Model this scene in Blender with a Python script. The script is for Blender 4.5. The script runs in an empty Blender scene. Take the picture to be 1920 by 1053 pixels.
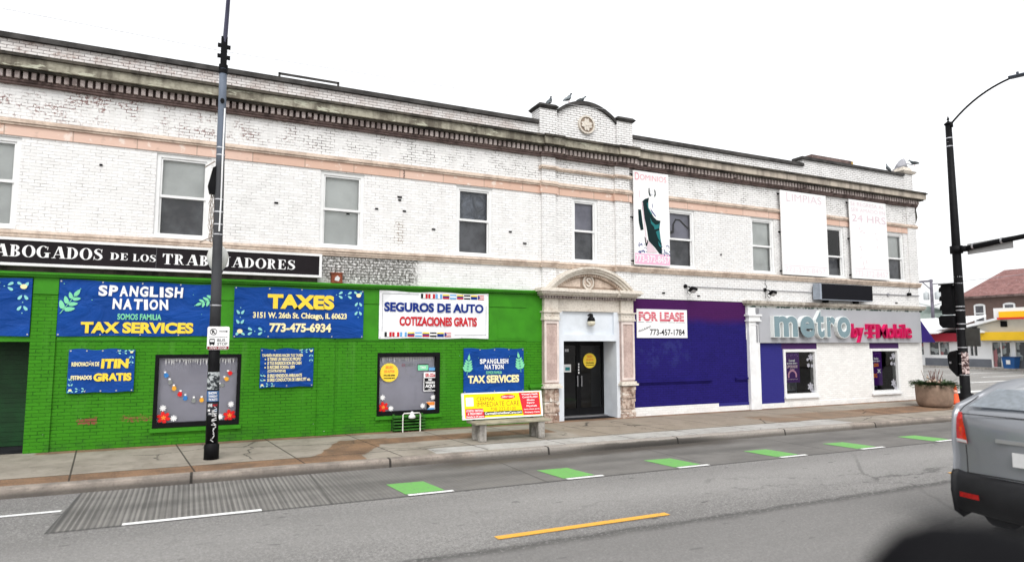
import bpy, math, random
from mathutils import Vector, Matrix
R = math.radians
SC = bpy.context.scene
COL = SC.collection
random.seed(7)

# ------------------------------------------------------------------ camera
cam_data = bpy.data.cameras.new('camera')
cam_data.sensor_width = 36.0
cam_data.lens = 36.0 * 1210 / 1920
cam_data.clip_end = 2000
cam = bpy.data.objects.new('camera', cam_data)
COL.objects.link(cam)
cam.location = (0, -16.2, 2.26)
cam.rotation_euler = (R(90) + math.atan(112 / 1210), 0, -R(25.3))
SC.camera = cam
cam_data.dof.use_dof = True            # a phone-like shallow blur for what is within arm's reach
cam_data.dof.focus_distance = 19.0
cam_data.dof.aperture_fstop = 0.85

# ------------------------------------------------------------------ sky, sun, exposure
SUN = Vector((-0.35, -0.75, 0.95)).normalized()
w = bpy.data.worlds.new('World')
SC.world = w
w.use_nodes = True
nt = w.node_tree
nt.nodes.clear()
sky = nt.nodes.new('ShaderNodeTexSky')
sky.sky_type = 'NISHITA'
sky.sun_disc = False
sky.sun_elevation = math.asin(SUN.z)
sky.sun_rotation = math.atan2(SUN.x, SUN.y)
sky.air_density = 1.0
sky.dust_density = 4.0
hs = nt.nodes.new('ShaderNodeHueSaturation')
hs.inputs['Saturation'].default_value = 0.12
nt.links.new(sky.outputs[0], hs.inputs['Color'])
bg = nt.nodes.new('ShaderNodeBackground')
bg.inputs['Strength'].default_value = 0.15
cloud = nt.nodes.new('ShaderNodeMix')          # an even white cloud deck veils most of the clear sky
cloud.data_type = 'RGBA'
cloud.inputs[0].default_value = 0.65
cloud.inputs[7].default_value = (3.45, 3.48, 3.52, 1)
nt.links.new(hs.outputs[0], cloud.inputs[6])
nt.links.new(cloud.outputs[2], bg.inputs['Color'])
wo = nt.nodes.new('ShaderNodeOutputWorld')
nt.links.new(bg.outputs[0], wo.inputs['Surface'])

sd = bpy.data.lights.new('sun', 'SUN')
sd.energy = 0.5
sd.angle = R(25)
sd.color = (1.0, 0.975, 0.94)
sun = bpy.data.objects.new('sun', sd)
COL.objects.link(sun)
sun.rotation_euler = SUN.to_track_quat('Z', 'Y').to_euler()
sun.location = (0, -20, 40)

SC.view_settings.view_transform = 'Standard'
SC.view_settings.look = 'None'
SC.view_settings.gamma = 1.0
SC.view_settings.use_curve_mapping = False
SC.view_settings.exposure = 1.25

# ------------------------------------------------------------------ node helpers
def S(r, g, b, k=1.0):
    f = lambda c: ((c / 255 + .055) / 1.055) ** 2.4 if c > 10 else c / 255 / 12.92
    return (f(r) * k, f(g) * k, f(b) * k)


class NT:
    """small wrapper to write shader graphs"""
    def __init__(s, name, rough=.7, spec=.3):
        s.m = bpy.data.materials.new(name)
        s.m.use_nodes = True
        s.t = s.m.node_tree
        s.t.nodes.clear()
        s.out = s.t.nodes.new('ShaderNodeOutputMaterial')
        s.b = s.t.nodes.new('ShaderNodeBsdfPrincipled')
        s.b.inputs['Roughness'].default_value = rough
        s.b.inputs['Specular IOR Level'].default_value = spec
        s.t.links.new(s.b.outputs[0], s.out.inputs[0])
        s._pos = None

    def put(s, sock, v):
        if isinstance(v, bpy.types.NodeSocket):
            s.t.links.new(v, sock)
        elif isinstance(v, (tuple, list)):
            d = sock.default_value
            sock.default_value = tuple(v) + (1,) * (len(d) - len(v))
        else:
            sock.default_value = v

    def pos(s):
        if s._pos is None:
            g = s.t.nodes.new('ShaderNodeNewGeometry')
            s._pos = g.outputs['Position']
        return s._pos

    def sep(s, v):
        n = s.t.nodes.new('ShaderNodeSeparateXYZ')
        s.put(n.inputs[0], v)
        return n.outputs[0], n.outputs[1], n.outputs[2]

    def comb(s, x=0., y=0., z=0.):
        n = s.t.nodes.new('ShaderNodeCombineXYZ')
        for i, v in enumerate((x, y, z)):
            s.put(n.inputs[i], v)
        return n.outputs[0]

    def math(s, op, a, b=0., c=None, clamp=False):
        n = s.t.nodes.new('ShaderNodeMath')
        n.operation = op
        n.use_clamp = clamp
        s.put(n.inputs[0], a)
        s.put(n.inputs[1], b)
        if c is not None:
            s.put(n.inputs[2], c)
        return n.outputs[0]

    def mul(s, a, b): return s.math('MULTIPLY', a, b)
    def add(s, a, b): return s.math('ADD', a, b)
    def sub(s, a, b): return s.math('SUBTRACT', a, b)
    def mx(s, a, b): return s.math('MAXIMUM', a, b)
    def inv(s, a): return s.math('SUBTRACT', 1., a)

    def step(s, v, a, b, o0=0., o1=1.):
        n = s.t.nodes.new('ShaderNodeMapRange')
        n.interpolation_type = 'SMOOTHSTEP'
        s.put(n.inputs[0], v)
        for i, q in enumerate((a, b, o0, o1)):
            s.put(n.inputs[i + 1], q)
        return n.outputs[0]

    def noise(s, scale, detail=3., rough=.55, vec=None, dist=0.):
        n = s.t.nodes.new('ShaderNodeTexNoise')
        s.put(n.inputs['Vector'], vec if vec is not None else s.pos())
        s.put(n.inputs['Scale'], scale)
        s.put(n.inputs['Detail'], detail)
        s.put(n.inputs['Roughness'], rough)
        s.put(n.inputs['Distortion'], dist)
        return n.outputs['Fac']

    def scale(s, v, x, y, z):
        n = s.t.nodes.new('ShaderNodeVectorMath')
        n.operation = 'MULTIPLY'
        s.put(n.inputs[0], v)
        n.inputs[1].default_value = (x, y, z)
        return n.outputs[0]

    def mix(s, f, a, b):
        n = s.t.nodes.new('ShaderNodeMix')
        n.data_type = 'RGBA'
        s.put(n.inputs[0], f)
        s.put(n.inputs[6], a)
        s.put(n.inputs[7], b)
        return n.outputs[2]

    def box(s, ranges, soft=.03, wob=None):
        """mask of 1 inside the given (axis value, lo, hi) ranges"""
        r = None
        for v, lo, hi in ranges:
            if wob is not None:
                v = s.add(v, wob)
            m = s.mul(s.step(v, lo - soft, lo + soft), s.step(v, hi - soft, hi + soft, 1., 0.))
            r = m if r is None else s.mul(r, m)
        return r

    def bump(s, h, strength=.3, dist=.01):
        n = s.t.nodes.new('ShaderNodeBump')
        n.inputs['Strength'].default_value = strength
        n.inputs['Distance'].default_value = dist
        s.put(n.inputs['Height'], h)
        s.t.links.new(n.outputs[0], s.b.inputs['Normal'])

    def col(s, v):
        s.put(s.b.inputs['Base Color'], v)
        return s

    def rough(s, v):
        s.put(s.b.inputs['Roughness'], v)
        return s


def plain(name, c, rough=.6, spec=.3, var=.12, sc=3., metal=0., bump=0., coat=0.):
    m = NT(name, rough, spec)
    n = m.noise(sc, 5, .6)
    k = m.step(n, .3, .7)
    d = tuple(x * (1 - var) for x in c)
    l = tuple(min(1, x * (1 + var * .7)) for x in c)
    m.col(m.mix(k, d, l))
    m.b.inputs['Metallic'].default_value = metal
    m.b.inputs['Coat Weight'].default_value = coat
    if bump:
        m.bump(m.noise(sc * 14, 5, .6), bump, .01)
    return m.m


def brick(name, paint, mortar, rows=.07, width=.21, groove=.5, dark=.0, exposed=0., grime=.3, special=None, msize=.0085, spec=.3):
    """painted brick: bed joints, peeling paint, bare bricks, grime"""
    m = NT(name, .7, spec)
    x, y, z = m.sep(m.pos())
    u = m.add(x, y)
    v = m.comb(u, z, 0.)
    b = m.t.nodes.new('ShaderNodeTexBrick')
    m.put(b.inputs['Vector'], v)
    for k, q in (('Scale', 1.), ('Mortar Size', msize), ('Mortar Smooth', .25), ('Bias', 0.), ('Brick Width', width), ('Row Height', rows)):
        b.inputs[k].default_value = q
    b.inputs['Color1'].default_value = (0, 0, 0, 1)
    b.inputs['Color2'].default_value = (1, 1, 1, 1)
    b.inputs['Mortar'].default_value = (.5, .5, .5, 1)
    rnd, mort = b.outputs['Color'], b.outputs['Fac']
    big = m.noise(.55, 4, .6)
    mid = m.noise(2.6, 5, .65)
    fine = m.noise(16., 4, .7)
    base = m.mix(m.step(rnd, 0., 1.), tuple(c * .9 for c in paint), paint)
    base = m.mix(m.mul(m.step(mid, .42, .72), grime), base, tuple(c * .62 for c in paint))
    # mortar, darker where the paint has gone
    thin = m.step(m.add(m.mul(fine, .55), m.mul(mid, .45)), .45, .62)
    mo = m.mul(mort, m.add(groove, m.mul(thin, .6)))
    mo = m.math('MINIMUM', mo, 1.)
    colr = m.mix(mo, base, mortar)
    extra = {}
    if special:
        colr = special(m, x, y, z, colr, dict(rnd=rnd, mort=mort, big=big, mid=mid, fine=fine))
    if exposed > 0:
        pat = m.step(m.add(m.mul(big, .5), m.mul(mid, .5)), .60 - exposed * .1, .70 - exposed * .1)
        pe = m.mul(pat, m.mul(mort, m.step(fine, .4, .55)))
        colr = m.mix(m.mul(pe, .9), colr, (.045, .035, .032))
        bare = m.mul(m.mul(m.step(rnd, .72, .78), pat), m.mul(m.step(fine, .44, .5), m.inv(mort)))
        colr = m.mix(m.mul(bare, .85), colr, (.17, .06, .045))
    m.col(colr)
    h = m.add(m.mul(m.inv(mort), 1.), m.mul(fine, .35))
    m.bump(h, .55, .012)
    return m.m

# ------------------------------------------------------------------ mesh helpers
OFF = {}


class MB:
    def __init__(s):
        s.v, s.f, s.mi, s.M = [], [], [], Matrix.Identity(4)
        s.cur = 0

    def p(s, pts, faces, mi=None):
        n = len(s.v)
        s.v += [s.M @ Vector(q) for q in pts]
        s.f += [tuple(n + i for i in f) for f in faces]
        s.mi += [s.cur if mi is None else mi] * len(faces)
        return s

    def box(s, x0, x1, y0, y1, z0, z1, mi=None):
        return s.p([(x0, y0, z0), (x1, y0, z0), (x1, y1, z0), (x0, y1, z0), (x0, y0, z1), (x1, y0, z1), (x1, y1, z1), (x0, y1, z1)],
                   [(0, 3, 2, 1), (4, 5, 6, 7), (0, 1, 5, 4), (1, 2, 6, 5), (2, 3, 7, 6), (3, 0, 4, 7)], mi)

    def quad(s, a, b, c, d, mi=None):
        return s.p([a, b, c, d], [(0, 1, 2, 3)], mi)

    def prism(s, poly, y0, y1, axis='y', mi=None, back=True):
        """poly in (x,z) counter-clockwise seen from -y, extruded from y0 (front) to y1"""
        n = len(poly)
        if axis == 'y':
            A = [(a, y0, b) for a, b in poly]; B = [(a, y1, b) for a, b in poly]
        elif axis == 'x':
            A = [(y0, a, b) for a, b in poly]; B = [(y1, a, b) for a, b in poly]
        else:
            A = [(a, b, y0) for a, b in poly]; B = [(a, b, y1) for a, b in poly]
        fs = [tuple(range(n))]
        if back:
            fs.append(tuple(range(2 * n - 1, n - 1, -1)))
        fs += [(i, n + i, n + (i + 1) % n, (i + 1) % n) for i in range(n)]
        return s.p(A + B, fs, mi)

    def flat(s, poly, y, mi=None):
        return s.p([(a, y, b) for a, b in poly], [tuple(range(len(poly)))], mi)

    def tube(s, path, r, n=10, cap=True, mi=None):
        path = [Vector(q) for q in path]
        rs = r if isinstance(r, (list, tuple)) else [r] * len(path)
        rings = []
        up = Vector((0, 0, 1))
        for i, q in enumerate(path):
            d = (path[min(i + 1, len(path) - 1)] - path[max(i - 1, 0)]).normalized()
            a = d.cross(up)
            if a.length < 1e-3:
                a = d.cross(Vector((0, 1, 0)))
            a.normalize()
            b = a.cross(d).normalized()
            rings.append([q + (a * math.cos(2 * math.pi * k / n) + b * math.sin(2 * math.pi * k / n)) * rs[i] for k in range(n)])
        pts = [tuple(c) for rg in rings for c in rg]
        fs = []
        for i in range(len(path) - 1):
            for k in range(n):
                fs.append((i * n + k, i * n + (k + 1) % n, (i + 1) * n + (k + 1) % n, (i + 1) * n + k))
        if cap:
            fs.append(tuple(range(n))[::-1])
            fs.append(tuple((len(path) - 1) * n + k for k in range(n)))
        return s.p(pts, fs, mi)

    def lathe(s, prof, c=(0, 0, 0), n=24, mi=None, sy=1.):
        pts, fs = [], []
        for r, z in prof:
            for k in range(n):
                a = 2 * math.pi * k / n
                pts.append((c[0] + r * math.cos(a), c[1] + r * math.sin(a) * sy, c[2] + z))
        for i in range(len(prof) - 1):
            for k in range(n):
                fs.append((i * n + k, i * n + (k + 1) % n, (i + 1) * n + (k + 1) % n, (i + 1) * n + k))
        fs.append(tuple(range(n))[::-1])
        fs.append(tuple((len(prof) - 1) * n + k for k in range(n)))
        return s.p(pts, fs, mi)

    def disc(s, cx, cz, rx, rz, y, n=24, th=0., mi=None):
        poly = [(cx + rx * math.cos(2 * math.pi * k / n), cz + rz * math.sin(2 * math.pi * k / n)) for k in range(n)]
        return s.prism(poly, y, y + th, mi=mi) if th else s.flat(poly, y, mi)

    def loft(s, secs, cap=True, mi=None):
        n = len(secs[0])
        pts = [q for sec in secs for q in sec]
        fs = []
        for i in range(len(secs) - 1):
            for k in range(n):
                fs.append((i * n + k, i * n + (k + 1) % n, (i + 1) * n + (k + 1) % n, (i + 1) * n + k))
        if cap:
            fs.append(tuple(range(n))[::-1])
            fs.append(tuple((len(secs) - 1) * n + k for k in range(n)))
        return s.p(pts, fs, mi)

    def wall(s, x0, x1, z0, z1, y, holes, reveal=.18, mi=None):
        """wall sheet in the plane y facing -y with rectangular holes (x0,x1,z0,z1[,depth])"""
        xs = sorted({x0, x1} | {q for h in holes for q in h[:2]})
        zs = sorted({z0, z1} | {q for h in holes for q in h[2:4]})
        xs = [q for q in xs if x0 <= q <= x1]
        zs = [q for q in zs if z0 <= q <= z1]
        for i in range(len(xs) - 1):
            for j in range(len(zs) - 1):
                cx, cz = (xs[i] + xs[i + 1]) / 2, (zs[j] + zs[j + 1]) / 2
                if any(h[0] < cx < h[1] and h[2] < cz < h[3] for h in holes):
                    continue
                s.quad((xs[i], y, zs[j]), (xs[i + 1], y, zs[j]), (xs[i + 1], y, zs[j + 1]), (xs[i], y, zs[j + 1]), mi)
        for h in holes:
            a, b, c, d = h[:4]
            e = y + (h[4] if len(h) > 4 else reveal)
            s.quad((a, y, c), (a, e, c), (b, e, c), (b, y, c), mi)
            s.quad((a, y, d), (b, y, d), (b, e, d), (a, e, d), mi)
            s.quad((a, y, c), (a, y, d), (a, e, d), (a, e, c), mi)
            s.quad((b, y, c), (b, e, c), (b, e, d), (b, y, d), mi)
        return s

    def build(s, name, mat, parent=None, smooth=False, origin=None, label=None, sub=0, bevel=0.):
        off = OFF[parent.name] if parent else Vector(origin if origin is not None else (0, 0, 0))
        me = bpy.data.meshes.new(name)
        me.from_pydata([tuple(q - off) for q in s.v], [], s.f)
        for mt in (mat if isinstance(mat, (list, tuple)) else [mat]):
            me.materials.append(mt)
        if any(s.mi):
            me.polygons.foreach_set('material_index', s.mi)
        if smooth:
            me.polygons.foreach_set('use_smooth', [True] * len(me.polygons))
        me.update()
        o = bpy.data.objects.new(name, me)
        COL.objects.link(o)
        if parent:
            o.parent = parent
        else:
            o.location = off
        OFF[o.name] = off
        if label:
            o['label'] = label
        if bevel:
            b = o.modifiers.new('bevel', 'BEVEL')
            b.width = bevel
            b.segments = 2
            b.limit_method = 'ANGLE'
        if sub:
            q = o.modifiers.new('sub', 'SUBSURF')
            q.levels = q.render_levels = sub
        return o


def tag(o, label, cat, group=None):
    o['label'] = label
    o['category'] = cat
    if group:
        o['group'] = group
    return o


def thing(name, label, cat, loc, group=None):
    o = bpy.data.objects.new(name, None)
    COL.objects.link(o)
    o.location = loc
    o.empty_display_size = .2
    OFF[o.name] = Vector(loc)
    return tag(o, label, cat, group)


def struct(o):
    o['kind'] = 'structure'
    return o


def dup(root, loc, label=None):
    """copy of a thing with copies of its parts and sub-parts"""
    r = root.copy()
    COL.objects.link(r)
    r.location = loc
    OFF[r.name] = Vector(loc)
    if label:
        r['label'] = label
    for ch in list(root.children):
        c = ch.copy()
        COL.objects.link(c)
        c.parent = r
        for g in list(ch.children):
            d = g.copy()
            COL.objects.link(d)
            d.parent = c
    return r


_T = {}


def glyphs(string, bold=0., space=1.):
    """outline of a line of lettering as (verts2d, faces), from the built-in font"""
    key = (string, bold, space)
    if key in _T:
        return _T[key]
    cu = bpy.data.curves.new('t', 'FONT')
    cu.body = string
    cu.offset = bold
    cu.space_character = space
    cu.resolution_u = 4
    ob = bpy.data.objects.new('t', cu)
    COL.objects.link(ob)
    dg = bpy.context.evaluated_depsgraph_get()
    dg.update()
    me = bpy.data.meshes.new_from_object(ob.evaluated_get(dg))
    vs = [(q.co.x, q.co.y) for q in me.vertices]
    fs = [tuple(pl.vertices) for pl in me.polygons]
    fz = [pl.normal.z for pl in me.polygons]
    fs = [f if z >= 0 else f[::-1] for f, z in zip(fs, fz)]
    bpy.data.objects.remove(ob)
    bpy.data.meshes.remove(me)
    bpy.data.curves.remove(cu)
    _T[key] = (vs, fs)
    return vs, fs


def text(mb, string, x0, x1, z0, z1, y, bold=.02, depth=0., mi=None, space=1., shear=0., slope=0.):
    """fit a line of lettering into the box x0..x1, z0..z1 facing -y (in the builder's own frame)"""
    vs, fs = glyphs(string, bold, space)
    ax, bx = min(q[0] for q in vs), max(q[0] for q in vs)
    az, bz = min(q[1] for q in vs), max(q[1] for q in vs)
    kx, kz = (x1 - x0) / (bx - ax), (z1 - z0) / (bz - az)
    P = [(x0 + (a - ax) * kx + shear * (b - az) * kz, z0 + (b - az) * kz + slope * (a - ax) * kx) for a, b in vs]
    n = len(P)
    if not depth:
        mb.p([(a, y, b) for a, b in P], fs, mi)
        return mb
    cnt = {}
    for f in fs:
        for i in range(len(f)):
            e = (f[i], f[(i + 1) % len(f)])
            cnt[e] = cnt.get(e, 0) + 1
    rim = [e for e in cnt if (e[1], e[0]) not in cnt]
    # weld by position for rims that do not share indices
    mb.p([(a, y, b) for a, b in P] + [(a, y + depth, b) for a, b in P],
         list(fs) + [(i, i + n, j + n, j) for i, j in rim], mi)
    return mb


def jumble(mb, string, x0, x1, z0, z1, y, bold=.03, amp=.1):
    """hand-set, slightly dancing capitals"""
    rr = random.Random(hash(string) % 1000 if False else sum(map(ord, string)))
    wd = [(.45 if c == 'I' else 1.) for c in string]
    tot = sum(wd) + .18 * (len(string) - 1)
    k = (x1 - x0) / tot
    x = x0
    for c, q in zip(string, wd):
        M0 = mb.M.copy()
        a = rr.uniform(-1, 1) * amp
        cx, cz = x + q * k / 2, (z0 + z1) / 2 + rr.uniform(-1, 1) * amp * .25 * (z1 - z0)
        mb.M = M0 @ Matrix.Translation((cx, 0, cz)) @ Matrix.Rotation(a, 4, 'Y')
        h = (z1 - z0) * .46
        text(mb, c, -q * k / 2, q * k / 2, -h, h, y, bold)
        mb.M = M0
        x += (q + .18) * k
    return mb


def leaf(mb, cx, cz, ang, ln, wd, y, mi=None):
    pts = []
    for t in range(10):
        a = 2 * math.pi * t / 10
        u = math.cos(a) * ln / 2
        v = math.sin(a) * wd / 2 * (1 - .35 * math.cos(a))
        pts.append((cx + u * math.cos(ang) - v * math.sin(ang), cz + u * math.sin(ang) + v * math.cos(ang)))
    mb.flat(pts, y, mi)


def sprig(mb, x, z, ang, size, y, n=3):
    """leafy branch: stem with paired leaves and a tip leaf"""
    dx, dz = math.cos(ang), math.sin(ang)
    e = (x + dx * size * .8, z + dz * size * .8)
    px, pz = -dz * size * .012, dx * size * .012
    mb.flat([(x - px, z - pz), (e[0] - px, e[1] - pz), (e[0] + px, e[1] + pz), (x + px, z + pz)][::1], y + .0008)
    for i in range(n):
        t = (.22 + .58 * i / max(1, n - 1)) * size * .8
        for sg in (-1, 1):
            a = ang + sg * .85
            l = size * (.34 - .04 * i)
            leaf(mb, x + dx * t + math.cos(a) * l * .6, z + dz * t + math.sin(a) * l * .6, a, l, l * .48, y - .0004 * i)
    leaf(mb, e[0] + dx * size * .14, e[1] + dz * size * .14, ang, size * .3, size * .14, y - .002)
    for k in range(3):
        a = ang + (k - 1) * .5
        mb.disc(x + math.cos(a) * size * 1.12, z + math.sin(a) * size * 1.12, size * .018, size * .018, y, 8)


def corner_flowers(par, x, z, sx, sz, k, y):
    """corner ornament: a pale flower with small leaf pairs along both edges"""
    mb, mw = MB(), MB()
    mw.disc(x, z, .06 * k, .05 * k, y - .002, 10)
    leaf(mb, x + .05 * k * sx, z + .05 * k * sz, 1., .1 * k, .06 * k, y)
    leaf(mb, x - .07 * k * sx, z + .06 * k * sz, -.6, .1 * k, .05 * k, y)
    for i in (1, 2):
        q = .22 * k * i
        for sg in (-1, 1):
            leaf(mb, x - sx * q, z + sg * .05 * k, sg * .6 * sx + (math.pi if sx > 0 else 0), .11 * k, .055 * k, y)
            leaf(mb, x + sg * .05 * k, z - sz * q, math.pi / 2 + sg * .6 * sz, .11 * k, .055 * k, y)
        mb.disc(x - sx * (q + .1 * k), z, .012 * k, .012 * k, y, 6)
        mb.disc(x, z - sz * (q + .1 * k), .012 * k, .012 * k, y, 6)
    mb.build('leaf_print', C['teal'], par)
    mw.build('flower_print', C['cream'], par)

# ------------------------------------------------------------------ materials
WHITE = (.80, .795, .785)


def upper_special(m, x, y, z, c, t):
    # right half of the front: raked joints in a darker grey
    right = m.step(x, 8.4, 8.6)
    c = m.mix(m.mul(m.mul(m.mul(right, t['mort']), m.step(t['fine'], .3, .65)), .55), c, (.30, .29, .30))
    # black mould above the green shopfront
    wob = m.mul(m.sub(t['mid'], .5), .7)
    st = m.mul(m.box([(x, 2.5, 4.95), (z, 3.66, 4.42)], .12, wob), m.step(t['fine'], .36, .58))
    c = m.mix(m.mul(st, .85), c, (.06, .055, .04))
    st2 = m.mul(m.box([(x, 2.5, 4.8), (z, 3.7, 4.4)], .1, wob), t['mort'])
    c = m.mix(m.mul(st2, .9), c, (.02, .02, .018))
    # rust run under an old sign bracket
    st3 = m.mul(m.box([(x, 4.33, 4.55), (z, 4.75, 5.35)], .06, m.mul(m.sub(t['fine'], .5), .25)), m.mx(t['mort'], m.step(t['fine'], .55, .62)))
    c = m.mix(m.mul(st3, .8), c, (.16, .10, .05))
    # flaking near the cornice and on the parapet
    hi = m.mul(m.step(z, 6.72, 7.1), m.step(m.add(m.mul(t['big'], .35), m.mul(t['mid'], .65)), .46, .58))
    fl = m.mul(hi, m.mul(m.math('MINIMUM', m.mul(t['mort'], 1.6), 1.), m.step(t['fine'], .40, .50)))
    c = m.mix(m.mul(fl, .92), c, (.05, .035, .03))
    bare = m.mul(m.mul(hi, m.step(t['fine'], .50, .54)), m.mul(m.step(t['rnd'], .35, .4), m.step(x, 3.5, -.5)))
    c = m.mix(m.mul(bare, .8), c, (.20, .07, .055))
    chip = m.mul(m.mul(hi, m.step(t['fine'], .60, .63)), m.step(t['rnd'], .6, .65))
    c = m.mix(m.mul(chip, .75), c, (.11, .09, .085))
    dirt = m.mul(m.step(m.noise(1., 4, .6, m.scale(m.pos(), 3.5, 1., .35)), .52, .70), m.step(z, 4.6, 7.6))
    c = m.mix(m.mul(dirt, .16), c, (.40, .37, .34))
    up = m.mul(m.step(z, 8.0, 8.2), m.step(x, 8.4, 7.8))
    c = m.mix(m.mul(up, m.add(.25, m.mul(m.step(t['mid'], .4, .65), .35))), c, (.44, .36, .32))
    c = m.mix(m.mul(m.mul(up, t['mort']), m.step(t['fine'], .42, .6)), c, (.12, .08, .075))
    c = m.mix(m.mul(m.mul(m.step(z, 8.0, 8.1), t['mort']), .5), c, (.22, .20, .20))
    return c


def green_special(m, x, y, z, c, t):
    # smooth painted frieze above the brick, bare red bricks low on the left
    wob = m.mul(m.sub(t['fine'], .5), .3)
    p = m.mx(m.box([(x, -2.35, -2.0), (z, .52, .64)], .01, wob), m.box([(x, -1.55, -1.0), (z, .55, .66)], .01, wob))
    p = m.mul(p, m.step(t['mid'], .40, .48))
    c = m.mix(m.mul(p, m.inv(t['mort'])), c, (.22, .07, .045))
    chips = m.mul(m.step(t['fine'], .70, .72), m.step(z, 1.0, .5))
    c = m.mix(chips, c, (.6, .62, .56))
    low = m.mul(m.step(z, .35, .0), m.step(t['mid'], .4, .65))
    c = m.mix(m.mul(low, .5), c, (.03, .09, .02))
    run = m.mul(m.step(m.noise(1., 4, .6, m.scale(m.pos(), 4., 1., .3)), .54, .72), m.step(z, .2, 1.6))
    c = m.mix(m.mul(run, .28), c, (.10, .30, .05))
    return m.mix(m.mul(m.step(t['big'], .5, .7), .30), c, (.020, .185, .004))


def purple_special(m, x, y, z, c, t):
    hi = m.step(m.add(z, m.mul(m.sub(t['big'], .5), .5)), 2.75, 3.15)
    c = m.mix(hi, c, (.055, .009, .075))
    fade = m.mul(m.box([(x, 11.9, 13.8), (z, 1.5, 2.34)], .25), m.step(t['mid'], .45, .65))
    return m.mix(m.mul(fade, .14), c, (.10, .14, .42))


def shop_special(m, x, y, z, c, t):
    wob = m.mul(m.sub(t['fine'], .5), .01)
    a = m.box([(x, 15., 17.96), (z, .16, 2.3)], .006, wob)
    b = m.mx(m.box([(x, 17.9, 19.62), (z, 1.97, 2.3)], .006), m.box([(x, 22.42, 24.1), (z, 1.97, 2.3)], .006))
    c = m.mix(a, c, (.018, .016, .17))
    return m.mix(b, c, (.055, .014, .10))


M = {}
M['brick'] = brick('white_painted_brick', WHITE, (.30, .285, .28), groove=.13, exposed=.0, grime=.07, special=upper_special)
M['green'] = brick('green_painted_brick', (.042, .228, .008), (.009, .062, .004), rows=.072, width=.235, groove=.34, grime=.22, special=green_special, msize=.009, spec=.15)
M['purple'] = brick('purple_painted_brick', (.016, .011, .135), (.007, .005, .06), groove=.4, grime=.3, special=purple_special, spec=.1)
M['shopwhite'] = brick('whitewashed_brick', (.82, .81, .79), (.60, .59, .57), groove=.3, grime=.06, special=shop_special)
M['green_smooth'] = plain('green_gloss_paint', (.037, .222, .008), .55, .2, .16, 2.2, bump=.08)
M['green_dark'] = plain('dark_green_shutter', (.006, .05, .012), .5, .3, .3, 2.)
M['black'] = plain('black_paint', (.005, .005, .006), .55, .12, .3, 6.)
M['matt_black'] = plain('matt_black', (.006, .006, .007), .7, .1, .3, 5.)
M['white_frame'] = plain('white_window_frame', (.74, .745, .74), .4, .4, .06, 4.)
M['white_paint'] = plain('white_gloss_paint', (.76, .765, .77), .4, .4, .10, 3., bump=.1)
M['pale_blue'] = plain('pale_blue_white_paint', (.66, .70, .75), .4, .4, .08, 2.5, bump=.05)
M['steel'] = plain('brushed_steel', (.5, .5, .52), .3, .5, .1, 5., metal=.9)
M['galv'] = plain('galvanised_grey', (.30, .34, .40), .5, .4, .2, 4.)
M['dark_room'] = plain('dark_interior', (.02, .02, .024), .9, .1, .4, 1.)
M['tar'] = plain('dark_clay_coping', (.055, .052, .05), .75, .2, .5, 3., bump=.3)


def stone(name, light, dark, patch=None, sc=1.1, thr=(.45, .6), streak=True, clean=None):
    m = NT(name, .8, .2)
    n1 = m.noise(sc, 6, .65)
    n2 = m.noise(sc * 9, 5, .6)
    st = m.noise(1., 5, .6, m.scale(m.pos(), 5., 5., .6))
    k = m.step(m.add(m.mul(n1, .6), m.mul(st, .4)) if streak else n1, thr[0], thr[1])
    c = m.mix(k, light, dark)
    c = m.mix(m.mul(m.step(n2, .45, .65), .35), c, tuple(q * .6 for q in dark))
    if patch:
        n3 = m.noise(1.4, 5, .7, m.scale(m.pos(), .8, 1., 2.2))
        c = m.mix(m.step(n3, .56, .60), c, patch)
    if clean:
        x = m.sep(m.pos())[0]
        c = m.mix(m.mul(m.step(m.add(x, m.mul(m.sub(n1, .5), 3.)), 9., 14.), .75), c, m.mix(m.step(st, .4, .65), clean, tuple(q * .55 for q in clean)))
    m.col(c)
    m.bump(n2, .35, .01)
    return m.m


M['cornice'] = stone('weathered_stone_cornice', (.36, .34, .27), (.13, .115, .09), (.44, .44, .35), clean=(.50, .435, .37))
M['cornice_dark'] = stone('sooty_stone_moulding', (.085, .075, .06), (.028, .026, .022))
M['dentil'] = stone('brown_stone_dentil', (.44, .38, .36), (.20, .16, .15), sc=3.)
M['brown_trim'] = stone('brown_stained_trim', (.17, .12, .11), (.08, .056, .052), sc=3.)
M['tan'] = stone('tan_terracotta_moulding', (.66, .55, .46), (.47, .37, .30), sc=1.5)
M['recess'] = stone('shaded_tan_stone', (.36, .28, .22), (.24, .18, .14), sc=2.)
M['beige'] = stone('beige_stone_ledge', (.48, .44, .38), (.22, .19, .16), sc=1.5)


def band_mat():
    m = NT('pink_terracotta_band', .7, .25)
    x, y, z = m.sep(m.pos())
    f = m.math('FRACT', m.math('DIVIDE', m.add(x, .35), 1.19))
    cell = m.math('FLOOR', m.math('DIVIDE', m.add(x, .35), 1.19))
    rnd = m.math('FRACT', m.mul(m.math('SINE', m.mul(cell, 12.99)), 437.5))
    c = m.mix(rnd, (.66, .47, .385), (.60, .40, .31))
    n = m.noise(4., 6, .65)
    c = m.mix(m.mul(m.step(n, .58, .66), .6), c, (.78, .72, .66))
    c = m.mix(m.mul(m.step(n, .42, .34), .35), c, (.36, .26, .21))
    j = m.mx(m.step(f, .012, .006), m.step(f, .988, .994))
    c = m.mix(m.mul(j, .7), c, (.30, .22, .18))
    m.col(c)
    return m.m


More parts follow.
